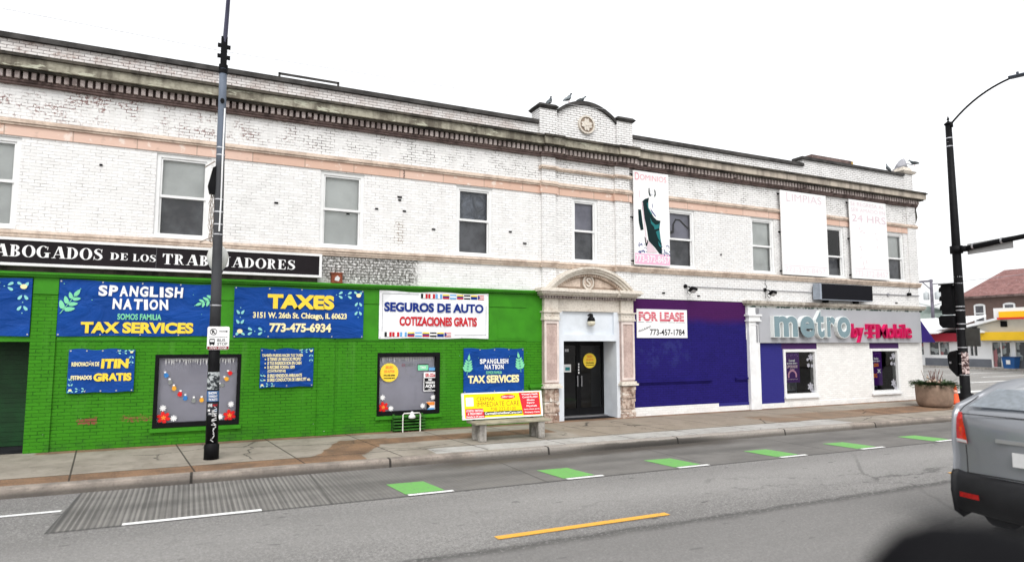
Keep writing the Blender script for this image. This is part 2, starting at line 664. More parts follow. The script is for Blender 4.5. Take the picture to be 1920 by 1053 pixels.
M['band'] = band_mat()
M['marble'] = stone('pinkish_marble_pilaster', (.52, .40, .36), (.40, .30, .27), sc=2.5)
M['pale_stone'] = stone('cream_stone_trim', (.66, .61, .54), (.46, .39, .32), sc=2., thr=(.5, .7))
M['rubble'] = stone('rock_faced_stone', (.55, .45, .38), (.26, .17, .13), (.70, .66, .60), sc=4., thr=(.4, .6), streak=False)
M['concrete'] = stone('grey_cast_concrete', (.36, .34, .31), (.18, .165, .15), sc=2.5)


def glass_mat():
    m = NT('window_glass')
    tr = m.t.nodes.new('ShaderNodeBsdfTransparent')
    tr.inputs[0].default_value = (.93, .95, .95, 1)
    gl = m.t.nodes.new('ShaderNodeBsdfGlossy')
    gl.inputs['Roughness'].default_value = .02
    fr = m.t.nodes.new('ShaderNodeFresnel')
    fr.inputs[0].default_value = 1.5
    mx = m.t.nodes.new('ShaderNodeMixShader')
    m.t.links.new(fr.outputs[0], mx.inputs[0])
    m.t.links.new(tr.outputs[0], mx.inputs[1])
    m.t.links.new(gl.outputs[0], mx.inputs[2])
    m.t.links.new(mx.outputs[0], m.out.inputs[0])
    return m.m


M['glass'] = glass_mat()
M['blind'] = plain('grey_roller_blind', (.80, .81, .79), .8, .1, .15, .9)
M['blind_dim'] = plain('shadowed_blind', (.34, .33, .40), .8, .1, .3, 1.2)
M['blind_lav'] = plain('lavender_grey_blind', (.60, .575, .66), .8, .1, .1, .9)
M['plastic_sheet'] = None
m_ = NT('crumpled_dark_plastic', .25, .6)
n_ = m_.noise(2.2, 5, .6, dist=1.6)
m_.col(m_.mix(m_.step(n_, .4, .65), (.05, .06, .085), (.20, .22, .28)))
m_.bump(n_, .9, .06)
M['plastic_sheet'] = m_.m


def asphalt(name, base, lane=True):
    m = NT(name, .85, .25)
    x, y, z = m.sep(m.pos())
    big = m.noise(.35, 4, .6, m.scale(m.pos(), .35, 1., 1.))
    mid = m.noise(2.5, 5, .65, m.scale(m.pos(), .6, 1., 1.))
    fine = m.noise(55., 3, .7)
    grit = m.noise(19., 3, .75)
    c = m.mix(m.step(big, .35, .65), tuple(q * .80 for q in base), tuple(q * 1.14 for q in base))
    c = m.mix(m.mul(m.step(grit, .50, .66), .45), c, tuple(q * .55 for q in base))
    c = m.mix(m.mul(m.step(grit, .44, .32), .35), c, tuple(min(1, q * 1.6) for q in base))
    c = m.mix(m.mul(m.step(mid, .45, .72), .28), c, tuple(q * .66 for q in base))
    c = m.mix(m.mul(m.step(fine, .50, .62), .55), c, tuple(q * .38 for q in base))
    c = m.mix(m.mul(m.step(fine, .44, .34), .55), c, tuple(min(1, q * 1.9) for q in base))
    peb = m.noise(31., 2, .6)
    c = m.mix(m.mul(m.step(peb, .58, .64), .5), c, tuple(q * .42 for q in base))
    c = m.mix(m.mul(m.step(peb, .40, .34), .45), c, tuple(min(1, q * 1.8) for q in base))
    v = m.t.nodes.new('ShaderNodeTexVoronoi')
    v.feature = 'DISTANCE_TO_EDGE'
    m.put(v.inputs['Vector'], m.comb(m.mul(m.add(x, m.mul(mid, 1.2)), .5), m.add(y, m.mul(mid, .9)), 0.))
    v.inputs['Scale'].default_value = .36
    crk = m.mul(m.step(v.outputs['Distance'], .010, .003), m.step(m.noise(.23, 3, .6), .48, .58))
    c = m.mix(m.mul(crk, .6), c, (.05, .05, .048))
    pt = m.step(m.noise(.8, 5, .7, m.scale(m.pos(), .45, 1., 1.)), .55, .70)
    c = m.mix(m.mul(pt, .22), c, tuple(q * .6 for q in base))
    # oil spots and tar drips, stretched along the lane
    sp = m.noise(5.2, 1, .4, m.scale(m.pos(), .6, 1.5, 1.))
    c = m.mix(m.mul(m.step(sp, .745, .76), .75), c, (.04, .04, .04))
    if lane:
        # longitudinal joint with worn, darker aggregate; rubber-darkened wheel tracks
        wob = m.mul(m.sub(mid, .5), .25)
        yy = m.add(y, wob)
        seam = m.mul(m.step(yy, -9.33, -9.2), m.step(yy, -9.12, -8.98, 1., 0.))
        c = m.mix(m.mul(seam, m.step(grit, .35, .5)), c, tuple(q * .34 for q in base))
        own = m.step(yy, -9.05, -9.3)
        c = m.mix(m.mul(own, .6), c, tuple(q * .74 for q in base))
        c = m.mix(m.mul(m.box([(yy, -8.2, -6.6)], .5), .35), c, tuple(q * 1.25 for q in base))
        tr = m.add(m.box([(y, -7.0, -6.3)], .35), m.box([(y, -11.8, -11.0)], .4))
        c = m.mix(m.mul(tr, .22), c, tuple(q * .62 for q in base))
    m.col(c)
    m.bump(fine, .5, .008)
    return m.m


M['asphalt'] = asphalt('worn_grey_asphalt', (.235, .228, .220))
M['side_asphalt'] = asphalt('pale_side_street_asphalt', (.30, .29, .275), False)


def pad_mat():
    """tined concrete bus pad that turns to dirty smoother concrete further along"""
    m = NT('grooved_concrete', .85, .25)
    x, y, z = m.sep(m.pos())
    xs = m.add(x, m.mul(y, .02))
    g = m.noise(1., 2, .5, m.comb(m.mul(xs, 27.), m.mul(y, .25), 0.))
    fine = m.noise(60., 3, .7)
    mid = m.noise(1.6, 5, .65, m.scale(m.pos(), .5, 1., 1.))
    left = m.step(m.add(x, m.mul(m.sub(mid, .5), 2.)), 3.2, 1.0)
    c = m.mix(m.step(mid, .35, .7), (.185, .177, .166), (.132, .126, .119))
    saw = m.math('SINE', m.add(m.mul(xs, 86.), m.mul(m.sub(g, .5), 6.)))
    vis = m.add(m.mul(left, .32), .07)
    c = m.mix(m.mul(vis, m.mul(m.step(saw, -.1, .9), m.step(g, .36, .55))), c, (.36, .345, .32))
    c = m.mix(m.mul(vis, m.step(saw, -.1, -.9)), c, (.05, .048, .045))
    c = m.mix(m.mul(m.step(fine, .5, .7), .3), c, (.05, .05, .05))
    yy = m.add(y, m.mul(m.sub(mid, .5), .3))
    tr = m.box([(yy, -5.15, -4.85)], .2)
    c = m.mix(m.mul(tr, .35), c, (.06, .058, .055))
    # damp dirt in the gutter
    gut = m.mul(m.step(yy, -4.55, -4.1), m.step(x, 3.2, 5.))
    gut = m.mul(gut, m.step(x, 13., 10.5))
    c = m.mix(m.mul(gut, .7), c, (.045, .036, .026))
    pj = m.math('FRACT', m.math('DIVIDE', m.add(x, 1.8), 3.6))
    jt = m.mx(m.step(pj, .008, .003), m.step(pj, .992, .997))
    c = m.mix(m.mul(jt, .6), c, (.05, .048, .045))
    edge = m.mx(m.step(m.add(y, m.mul(x, .012)), -6.07, -6.13), m.step(x, -1.62, -1.70))
    c = m.mix(m.mul(edge, .6), c, (.05, .05, .05))
    m.col(c)
    m.rough(m.mix(m.mul(gut, .6), (.85,) * 3, (.35,) * 3))
    m.bump(m.add(m.mul(g, left), m.mul(fine, .3)), .5, .015)
    return m.m


M['pad'] = pad_mat()


def walk_mat():
    m = NT('sidewalk_concrete', .85, .2)
    x, y, z = m.sep(m.pos())
    mid = m.noise(1.3, 5, .65)
    fine = m.noise(30., 4, .7)
    big = m.noise(.3, 3, .6)
    wob = m.mul(m.sub(mid, .5), .35)
    c = m.mix(m.step(mid, .35, .7), (.33, .295, .25), (.235, .21, .175))
    # newer pale slabs along the kerb to the right
    pale = m.box([(x, 4.3, 16.4), (m.add(y, m.mul(m.sub(mid, .5), .05)), -3.95, -2.92)], .02)
    c = m.mix(pale, c, m.mix(m.step(mid, .35, .7), (.44, .43, .41), (.34, .33, .31)))
    # brown patches: rust-coloured asphalt infill beside wall and kerb
    b1 = m.box([(x, -30., 2.9), (m.add(y, m.mul(wob, .35)), -3.9, -2.86)], .015)
    b2 = m.box([(m.add(x, m.mul(y, -.45)), 3.3, 4.4), (y, -3.0, -1.0)], .03, m.mul(wob, 1.3))
    b3 = m.box([(x, -3., 60.), (m.add(y, m.mul(wob, .3)), -.32, .7)], .03)
    b4 = m.box([(x, 3.2, 8.), (y, -1.9, -1.1)], .05, m.mul(wob, .5))
    b5 = m.mul(m.box([(x, 14.5, 23.8), (y, -2.9, -1.5)], .08, m.mul(wob, .8)), m.step(big, .25, .4))
    br = m.mx(m.mx(b1, b2), m.mx(m.mx(b3, b4), b5))
    c = m.mix(m.mul(br, .92), c, m.mix(m.step(m.add(m.mul(fine, .5), m.mul(mid, .5)), .42, .58), (.26, .150, .085), (.13, .078, .050)))
    tan = m.box([(x, 8.2, 19.), (y, -2.9, -.3)], .05, m.mul(wob, .3))
    c = m.mix(m.mul(tan, .5), c, (.27, .215, .16))
    c = m.mix(m.mul(m.step(m.noise(3.2, 5, .7), .50, .68), .35), c, (.12, .10, .08))
    # slab joints
    def joint(u, per, off, wd):
        f = m.math('FRACT', m.math('DIVIDE', m.add(u, off), per))
        return m.mx(m.step(f, wd, wd * .6), m.step(f, 1 - wd, 1 - wd * .6))
    j = m.mx(joint(m.add(x, m.mul(y, .12)), 1.83, .5, .010), m.mul(m.box([(m.add(y, m.mul(wob, .08)), -2.88, -2.84)], .008), 1.))
    j = m.mul(j, m.step(fine, .3, .42))
    c = m.mix(m.mul(j, .85), c, (.035, .03, .026))
    # cracks
    v = m.t.nodes.new('ShaderNodeTexVoronoi')
    v.feature = 'DISTANCE_TO_EDGE'
    m.put(v.inputs['Vector'], m.comb(m.add(x, m.mul(mid, .7)), m.add(y, m.mul(fine, .15)), 0.))
    v.inputs['Scale'].default_value = .45
    ck = m.mul(m.step(v.outputs['Distance'], .010, .003), m.step(big, .50, .58))
    c = m.mix(m.mul(ck, .8), c, (.03, .026, .022))
    c = m.mix(m.mul(m.step(fine, .55, .75), .35), c, (.10, .09, .078))
    sp = m.noise(9., 2, .5)
    c = m.mix(m.mul(m.step(sp, .72, .74), .7), c, (.05, .045, .04))
    m.col(c)
    m.bump(m.add(m.mul(fine, .5), m.mul(m.inv(j), 1.)), .45, .012)
    return m.m


M['walk'] = walk_mat()


def kerb_mat():
    m = NT('old_kerb_concrete', .85, .2)
    x, y, z = m.sep(m.pos())
    mid = m.noise(2.2, 5, .65)
    fine = m.noise(26., 4, .7)
    wob = m.mul(m.sub(mid, .5), .2)
    c = m.mix(m.step(mid, .35, .65), (.33, .285, .245), (.19, .165, .145))
    pale = m.box([(x, 5., 16.)], .1)
    c = m.mix(m.mul(pale, .5), c, (.38, .36, .33))
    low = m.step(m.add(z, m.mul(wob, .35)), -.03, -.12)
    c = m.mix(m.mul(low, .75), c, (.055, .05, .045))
    wet = m.mul(m.box([(x, 7.6, 11.2)], .8, wob), m.step(m.add(z, m.mul(wob, .5)), .0, -.05))
    c = m.mix(m.mul(wet, .75), c, (.02, .019, .018))
    c = m.mix(m.mul(m.step(fine, .5, .7), .45), c, (.08, .07, .06))
    f = m.math('FRACT', m.math('DIVIDE', m.add(x, .13), 3.42))
    j = m.mx(m.step(f, .009, .004), m.step(f, .991, .996))
    c = m.mix(m.mul(j, .9), c, (.02, .018, .016))
    m.col(c)
    m.bump(m.add(fine, m.mul(mid, 1.5)), .6, .015)
    return m.m


M['kerb'] = kerb_mat()


def line_mat(name, c, wear=.55):
    m = NT(name, .6, .3)
    n = m.noise(14., 6, .75)
    m.col(m.mix(m.mul(m.step(n, wear, wear + .06), .8), c, (.17, .165, .16)))
    return m.m


M['line_white'] = line_mat('white_road_paint', (.80, .80, .79), .60)
M['line_yellow'] = line_mat('yellow_road_paint', (.74, .38, .05), .575)
M['line_green'] = line_mat('green_road_paint', (.15, .40, .10), .56)

# ------------------------------------------------------------------ the ground
g = struct(MB().quad((-300, -300, -.162), (600, -300, -.162), (600, 600, -.162), (-300, 600, -.162)).build('ground', M['side_asphalt']))
road = struct(MB().quad((-120, -24, -.154), (200, -24, -.154), (200, -3.2, -.154), (-120, -3.2, -.154)).build('road', M['asphalt']))
pad = struct(MB().quad((-1.74, -6.14, -.150), (29., -6.51, -.150), (29., -3.45, -.150), (-1.70, -3.45, -.150)).build('concrete_pavement', M['pad']))
far_walk = struct(MB().box(-120, 200, -40, -24, -.3, 0).build('far_sidewalk', M['walk']))

# sidewalk with rounded corner and the kerb that edges it
cr, ccx = 3.0, 25.6
edge = [(-60, -3.36)] + [(x, -3.52 - .016 * max(-10, x)) for x in range(-50, 25, 3)] + \
       [(ccx + cr * math.sin(a), -3.86 + cr - cr * math.cos(a)) for a in [R(q) for q in range(10, 91, 10)]] + [(ccx + cr, y) for y in (5, 12, 20, 30)]
mb = MB()
back = [(x, 14.) if False else (min(x, 25.45), .9) for x, y in edge]
for i in range(len(edge) - 1):
    a, b = edge[i], edge[i + 1]
    if a[0] < 25.45 and b[0] < 25.5:
        mb.quad((a[0], a[1], 0), (b[0], b[1], 0), (b[0], .9, 0), (a[0], .9, 0))
arc = [q for q in edge if q[0] > 22]
poly = arc + [(25.40, 30.), (25.40, .9), (arc[0][0], .9)]
mb2 = MB().p([(a, b, 0.) for a, b in poly], [tuple(range(len(poly)))])
last = [q for q in edge if q[0] <= 22][-1]
mb3 = MB()
pts = [q for q in edge if q[0] <= 22.5] + [arc[0]]
for a, b in zip(pts, pts[1:]):
    mb3.quad((a[0], a[1], 0), (b[0], b[1], 0), (b[0], .9, 0), (a[0], .9, 0))
mb3.p([tuple(q) for q in mb2.v], mb2.f)
sidewalk = struct(mb3.build('sidewalk', M['walk']))
kb = MB()


def off_pts(o):
    r = []
    for i, (x, y) in enumerate(edge):
        a = Vector(edge[max(i - 1, 0)]); b = Vector(edge[min(i + 1, len(edge) - 1)])
        d = (b - a).normalized()
        r.append((x + d.y * o, y - d.x * o))
    return r


P0, P1, P2, P3 = off_pts(-.002), off_pts(.16), off_pts(.20), off_pts(.23)
prof = [(P0, .004), (P1, .001), (P2, -.022), (P3, -.17)]
for i in range(len(edge) - 1):
    for (A, za), (B, zb) in zip(prof, prof[1:]):
        kb.quad((B[i][0], B[i][1], zb), (B[i + 1][0], B[i + 1][1], zb), (A[i + 1][0], A[i + 1][1], za), (A[i][0], A[i][1], za))
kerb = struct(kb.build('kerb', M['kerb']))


def mark(name, mat, pts, z=-.144):
    n = len(pts)
    return MB().p([(a, b, z) for a, b in pts], [tuple(range(n))]).build(name, M[mat], road)


def strip(x0, x1, y0, y1):
    return [(x0, y0), (x1, y0), (x1, y1), (x0, y1)]


for k, x in enumerate((2.94, 5.78, 8.2, 10.85, 13.3, 15.95, 18.6, 21.2)):
    y = -.012 * x
    mark('green_bike_mark', 'line_green', [(x, y - 6.02), (x + .66, y - 6.00), (x + .54, y - 5.22), (x - .10, y - 5.19)])
    mark('white_dash', 'line_white', [(x + .02, y - 6.15), (x + .77, y - 6.16), (x + .77, y - 6.06), (x + .02, y - 6.05)], -.140)
mark('white_dash', 'line_white', strip(-.90, .82, -6.14, -6.03))
mark('white_dash', 'line_white', strip(-4.2, -1.76, -4.98, -4.88))
mark('yellow_dash', 'line_yellow', strip(3.32, 5.94, -8.79, -8.66))
mark('yellow_dash', 'line_yellow', strip(-5.6, -2.9, -8.79, -8.66))
mark('yellow_dash', 'line_yellow', strip(12.4, 15., -8.79, -8.66))
mark('crosswalk_line', 'line_white', strip(29.2, 41, -.35, .15))
mark('crosswalk_line', 'line_white', strip(29.2, 41, 2.3, 2.8))
mark('crosswalk_line', 'line_white', strip(40, 52, 6.4, 6.7))
mark('lane_line', 'line_white', strip(47, 54.5, 9.6, 9.8))
mark('lane_line', 'line_white', strip(50, 58, 12.6, 12.8))
lot = struct(MB().box(60.4, 110, -30, 60, -.4, -.05).build('forecourt_ground', M['concrete']))

# ------------------------------------------------------------------ the building
B = thing('brick_building', 'long two-storey white painted brick building with green and purple ground floor shopfronts', 'building', (10, 6, 0))
WX = [(-4.72, -3.62), (-1.15, -.04), (2.42, 3.5), (5.99, 7.05), (9.62, 10.5), (13.14, 14.22), (16.68, 17.75), (20.2, 21.29), (23.7, 24.75)]
WZ = (4.60, 6.46)
XL, XR = -14., 25.5

mb = MB()
holes = [(a, b, *WZ) for a, b in WX]
mb.wall(XL, XR, 3.55, 8.54, 0., holes, .16)
mb.quad((XR, 0, 0), (XR, 14, 0), (XR, 14, 8.54), (XR, 0, 8.54))
mb.quad((XL, 14, 0), (XL, 0, 0), (XL, 0, 8.54), (XL, 14, 8.54))
mb.quad((XR, 14, 0), (XL, 14, 0), (XL, 14, 8.54), (XR, 14, 8.54))
# pilasters of the entrance bay and the brick pier at the corner
for a, b in ((8.57, 9.01), (11.09, 11.61)):
    mb.box(a, b, -.10, .0, 3.72, 7.60)
mb.box(24.98, 25.5, -.05, .0, 4.52, 7.58)
mb.build('brick_wall', M['brick'], B)

# parapet with arched centre
for a, b in ((8.50, 9.07), (11.18, 11.76)):
    MB().box(a, b, -.10, .42, 8.1, 9.0).build('parapet_pier', M['brick'], B)
MB().box(24.95, 25.5, -.02, .5, 8.1, 8.92).build('parapet_pier', M['brick'], B)
N = 20
Lc, Rc = 9.07, 11.18


def arch(t):
    """outline of the gable top, t from 0 (left) to 1 (right)"""
    return Lc + (Rc - Lc) * t, 8.90 + .43 * (1 - (2 * t - 1) ** 2) ** .9


arc_pts = [(9.071, 8.1), (11.179, 8.1)] + [arch(1 - k / N) for k in range(N + 1)]
MB().prism(arc_pts, -.03, .35).build('gable', M['brick'], B)
MB().box(19.3, 24.95, 0., .35, 8.541, 8.80).build('parapet', M['brick'], B)

# coping
mb = MB()
mb.box(XL, 8.49, -.08, .4, 8.54, 8.65)
mb.box(11.77, 19.3, -.08, .4, 8.54, 8.65)
mb.box(19.22, 24.94, -.08, .4, 8.80, 8.90)
for x0, x1 in ((8.44, 9.085), (11.165, 11.82)):
    mb.loft([[(x0 + .05, -.13, 9.0), (x1 - .05, -.13, 9.0), (x1 - .05, .45, 9.0), (x0 + .05, .45, 9.0)],
             [(x0 - .02, -.19, 9.07), (x1 + .02, -.19, 9.07), (x1 + .02, .5, 9.07), (x0 - .02, .5, 9.07)],
             [(x0 + .05, -.12, 9.15), (x1 - .05, -.12, 9.15), (x1 - .05, .42, 9.15), (x0 + .05, .42, 9.15)]])
outer = [arch(k / N) for k in range(N + 1)]
for k in range(N):
    (a, c), (b, d) = outer[k], outer[k + 1]
    mb.p([(a, -.10, c), (b, -.10, d), (b, -.10, d + .11), (a, -.10, c + .11), (a, .40, c), (b, .40, d), (b, .40, d + .11), (a, .40, c + .11)],
         [(0, 1, 2, 3), (3, 2, 6, 7), (0, 4, 5, 1), (4, 7, 6, 5)])
mb.build('coping', M['tar'], B)

# round medallion with four-leaf relief
mb = MB()
mb.disc(10.10, 8.72, .27, .27, -.075, 32, .05)
med = mb.build('medallion', M['recess'], B)
mb = MB()
ring = [(.27, 0), (.235, 0)]
for k in range(32):
    a, b = 2 * math.pi * k / 32, 2 * math.pi * (k + 1) / 32
    q = lambda r, t, y: (10.10 + r * math.cos(t), y, 8.72 + r * math.sin(t))
    mb.p([q(.28, a, -.11), q(.28, b, -.11), q(.235, b, -.11), q(.235, a, -.11), q(.28, a, -.03), q(.28, b, -.03), q(.235, b, -.076), q(.235, a, -.076)],
         [(0, 3, 2, 1), (0, 1, 5, 4), (3, 7, 6, 2)])
for k in range(4):
    a = math.pi / 2 * k + math.pi / 2
    for s in (-1, 1):
        leaf(mb, 10.10 + .115 * math.cos(a + s * .3), 8.72 + .115 * math.sin(a + s * .3), a + s * .25, .17, .11, -.10 - .002 * s - .001 * k)
mb.disc(10.10, 8.72, .045, .045, -.115, 12, .03)
mb.build('leaf_relief', M['pale_stone'], med)

# cornice
mb = MB()
segs = [(XL, 8.50, 0.), (8.50, 9.16, .09), (9.16, 11.06, .03), (11.06, 11.80, .09), (11.80, XR + .30, 0.)]
for i, (a, b, e) in enumerate(segs):
    mb.box(a + .002 * (i > 0), b, -.34 - e, .02, 7.86, 8.06)
mb.box(XR, XR + .30, .021, .9, 7.86, 8.06)
mb.build('cornice', M['cornice'], B)
mb = MB()
for i, (a, b, e) in enumerate(segs):
    a += .002 * (i > 0)
    mb.box(a, b + .03 * (i == 4), -.40 - e, .02, 8.061, 8.10)
    mb.box(a, b, -.36 - e, .02, 8.101, 8.14)
    mb.box(a, b - .06 * (i == 4), -.27 - e, .02, 7.815, 7.859)  # soffit strip, its dark tone also standing in for the shadow there
mb.build('cornice_moulding', M['cornice_dark'], B)
mb = MB()
x = XL
rr = random.Random(3)
while x < XR - .02:
    e = 0.
    for a, b, q in segs:
        if a <= x < b:
            e = q
    h = 0. if rr.random() > .02 else .05
    mb.box(x, x + .082, -.20 - e, .0 if e == 0 else -.02, 7.665 + h, 7.814)
    x += .142
mb.build('dentil_row', M['dentil'], B)
mb = MB()
for i, (a, b, e) in enumerate(segs):
    a += .002 * (i > 0)
    b -= .2 * (i == 4)
    mb.box(a, b, -.085 - e, .02, 7.665, 7.813)
    mb.box(a, b, -.13 - e, .02, 7.615, 7.664)
    mb.box(a, b, -.10 - e, .02, 7.57, 7.614)
mb.build('cornice_base', M['brown_trim'], B)

# pink band with tan moulding, sill course, extra moulding of the entrance bay
mb = MB()
mt = MB()
bs = [(XL, 8.51, 0.), (8.51, 9.07, .10), (9.07, 11.03, 0.), (11.03, 11.67, .10), (11.67, XR, 0.)]
for i, (a, b, e) in enumerate(bs):
    a += .002 * (i > 0)
    mb.box(a, b, -.03 - e, .02, 6.49, 6.709)
    c = XR + .09 if i == 4 else b
    mt.box(a, c, -.07 - e, .02, 6.71, 6.755)
    mt.box(a, c, -.10 - e, .02, 6.756, 6.80)
    mt.box(a, c, -.055 - e, .02, 6.801, 6.845)
    mt.box(a, c, -.11 - e, .02, 4.455, 4.515)
    mt.box(a, c, -.075 - e, .02, 4.395, 4.454)
    mt.box(a, c, -.045 - e, .02, 4.345, 4.394)
for i, (a, b, e) in enumerate(((8.51, 9.07, .10), (9.072, 11.03, 0.), (11.032, 11.67, .10))):
    mt.box(a, b, -.06 - e, .02, 7.20, 7.235)
    mt.box(a, b, -.09 - e, .02, 7.236, 7.29)
mb.build('terracotta_band', M['band'], B)
mt.build('stone_moulding', M['tan'], B)

# corner ornaments on the side
mb = MB()
mb.loft([[(XR, .0, 6.95), (XR + .10, .0, 6.95), (XR + .10, .3, 6.95), (XR, .3, 6.95)], [(XR, .0, 7.25), (XR + .22, .0, 7.2), (XR + .22, .3, 7.2), (XR, .3, 7.25)],
         [(XR, .0, 7.5), (XR + .16, .0, 7.5), (XR + .16, .3, 7.5), (XR, .3, 7.5)], [(XR, .0, 7.8), (XR + .28, .0, 7.8), (XR + .28, .3, 7.8), (XR, .3, 7.8)]])
mb.build('corner_bracket', M['cornice_dark'], B)
mb = MB()
mb.loft([[(24.90, -.08, 8.92), (25.56, -.08, 8.92), (25.56, .55, 8.92), (24.90, .55, 8.92)], [(24.82, -.14, 9.02), (25.66, -.14, 9.02), (25.66, .62, 9.02), (24.82, .62, 9.02)],
         [(24.95, -.04, 9.05), (25.52, -.04, 9.05), (25.52, .5, 9.05), (24.95, .5, 9.05)], [(25.0, .0, 9.2), (25.42, .0, 9.2), (25.42, .45, 9.2), (25.0, .45, 9.2)]])
mb.build('pier_cap', M['pale_stone'], B)

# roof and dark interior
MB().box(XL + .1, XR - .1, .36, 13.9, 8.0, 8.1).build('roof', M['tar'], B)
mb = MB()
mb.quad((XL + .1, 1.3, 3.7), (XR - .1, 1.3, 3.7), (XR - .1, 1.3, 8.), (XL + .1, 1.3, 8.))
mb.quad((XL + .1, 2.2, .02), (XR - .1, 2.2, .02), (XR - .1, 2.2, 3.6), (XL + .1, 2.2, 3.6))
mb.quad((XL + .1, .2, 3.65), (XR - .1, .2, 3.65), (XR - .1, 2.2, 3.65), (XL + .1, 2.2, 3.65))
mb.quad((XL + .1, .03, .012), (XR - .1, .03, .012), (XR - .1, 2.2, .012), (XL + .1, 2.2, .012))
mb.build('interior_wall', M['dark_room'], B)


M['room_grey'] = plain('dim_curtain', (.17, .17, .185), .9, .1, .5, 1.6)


def sash_window(i, a, b, top, low, split=.50, blinds=()):
    """double-hung window: outer frame > two panes, blinds behind"""
    z0, z1 = WZ
    z0 -= .06
    zm = z0 + (z1 - z0) * split
    f = .085
    m = MB()
    y0, y1 = .035, .15
    m.box(a, a + f, y0, y1, z0, z1); m.box(b - f, b, y0, y1, z0, z1)
    m.box(a + f, b - f, y0, y1, z1 - f, z1); m.box(a - .0, b + .0, -.02, y0 - .001, z0, z0 + .07)
    m.box(a + f, b - f, y0, y1, z0 + .0, z0 + .11)
    # upper sash rails in front, lower sash set back
    g = .04
    m.box(a + f, b - f, .055, .10, zm - .03, zm + .03)
    for s in (a + f, b - f - g):
        m.box(s, s + g, .060, .10, zm + .031, z1 - f - .045)
        m.box(s, s + g, .085, .13, z0 + .111, zm - .031)
    m.box(a + f, b - f, .060, .10, z1 - f - .044, z1 - f - .001)
    fr = m.build('window', M['white_frame'], B)
    x0, x1 = a + f + g, b - f - g
    MB().quad((x0, .085, zm + .03), (x1, .085, zm + .03), (x1, .085, z1 - f - .04), (x0, .085, z1 - f - .04)).build('upper_pane', M['glass'], fr)
    MB().quad((x0, .11, z0 + .11), (x1, .11, z0 + .11), (x1, .11, zm - .03), (x0, .11, zm - .03)).build('lower_pane', M['glass'], fr)
    if top:
        MB().quad((a, .19, zm - .02), (b, .19, zm - .02), (b, .19, z1), (a, .19, z1)).build('blind', M[top], fr)
    low = low or 'room_grey'  # where no blind hangs, a grey sheet paints in the dim room
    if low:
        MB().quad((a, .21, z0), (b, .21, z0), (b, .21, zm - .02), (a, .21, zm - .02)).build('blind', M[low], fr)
    return fr


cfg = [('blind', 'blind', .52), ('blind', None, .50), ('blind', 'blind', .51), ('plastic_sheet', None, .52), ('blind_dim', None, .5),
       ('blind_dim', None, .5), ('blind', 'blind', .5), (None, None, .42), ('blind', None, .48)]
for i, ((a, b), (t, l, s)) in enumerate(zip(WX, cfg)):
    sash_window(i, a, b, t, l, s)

# ---- green shopfront
mb = MB()
W1, W2 = (-.98, .76, .37, 1.96), (3.92, 5.57, .39, 1.96)
mb.wall(XL, 8.60, 0, 2.24, 0., [(-9., -3.24, -.01, 2.24, 1.2), W1 + (.22,), W2 + (.22,)], .2)
mb.wall(-3.24, -2.81, 2.24, 3.57, 0., [])
mb.box(-3.24, -2.81, -.04, -.001, 0, 3.20)
mb.box(2.47, 2.87, -.035, -.001, 0, 2.24)
shop = mb.build('green_shopfront_wall', M['green'], B)
mb = MB()
for a, b in ((XL, -3.242), (-2.808, 8.60)):
    mb.box(a, b, -.004, .05, 2.242, 3.57)
mb.box(-3.24, -2.81, -.045, .0, 3.22, 3.57)
for a, b in ((-2.79, 2.50), (2.53, 2.84), (2.87, 8.08)):
    mb.box(a, b, -.022, -.0045, 2.27, 3.16 if a != -9 else 3.2)
mb.box(-2.79, 8.08, -.026, -.0045, 3.185, 3.56)
mb.box(7.2, 8.07, -.03, -.0225, 2.32, 2.90)
mb.box(7.23, 8.04, -.034, -.0305, 2.35, 2.87)
mb.build('green_frieze', M['green_smooth'], B)
mb = MB()
mb.box(XL, 8.50, -.15, .02, 3.615, 3.665)
mb.box(XL, 8.50, -.11, .02, 3.571, 3.614)
mb.box(8.16, 8.64, -.10, .02, .96, 1.05)
mb.box(8.20, 8.64, -.06, .02, .90, .959)
for a, b, c in ((W1[0], W1[1], W1[2]), (W2[0], W2[1], W2[2])):
    mb.box(a - .04, b + .04, -.06, .0, c - .09, c - .01)
mb.build('green_ledge', M['green_smooth'], B)
MB().box(XL, 2.4, -.05, .02, 3.666, 3.78).build('sign_shadow_board', M['cornice_dark'], B)  # dark strip painting in the shadow under the signboard
mb = MB()
for k in range(22):
    z = .02 + k * .102
    mb.box(-8.98, -3.26, 1.1 - .012 * (k % 2), 1.19, z, z + .1)
mb.build('roller_shutter', M['green_dark'], B)


def shop_window(rc, fr, name='display_window', mat='black', fz=.11, y0=-.012, blind_or_room_tone='blind_lav', left=None):
    a, b, c, d = rc
    m = MB()
    lf = left or fr
    m.box(a, a + lf, y0, .2, c, d); m.box(b - fr, b, y0, .2, c, d)
    m.box(a + lf, b - fr, y0, .2, d - fr, d); m.box(a + lf, b - fr, y0, .2, c, c + fz)
    w_ = m.build(name, M[mat], B)
    MB().quad((a + lf, .07, c + fz), (b - fr, .07, c + fz), (b - fr, .07, d - fr), (a + lf, .07, d - fr)).build('pane', M['glass'], w_)
    if blind_or_room_tone:
        MB().quad((a + lf, .13, c + fz), (b - fr, .13, c + fz), (b - fr, .13, d - fr), (a + lf, .13, d - fr)).build('blind', M[blind_or_room_tone], w_)
    return w_


shop_window(W1, .075, fz=.10)
w2 = shop_window(W2, .11, fz=.10, left=.06)

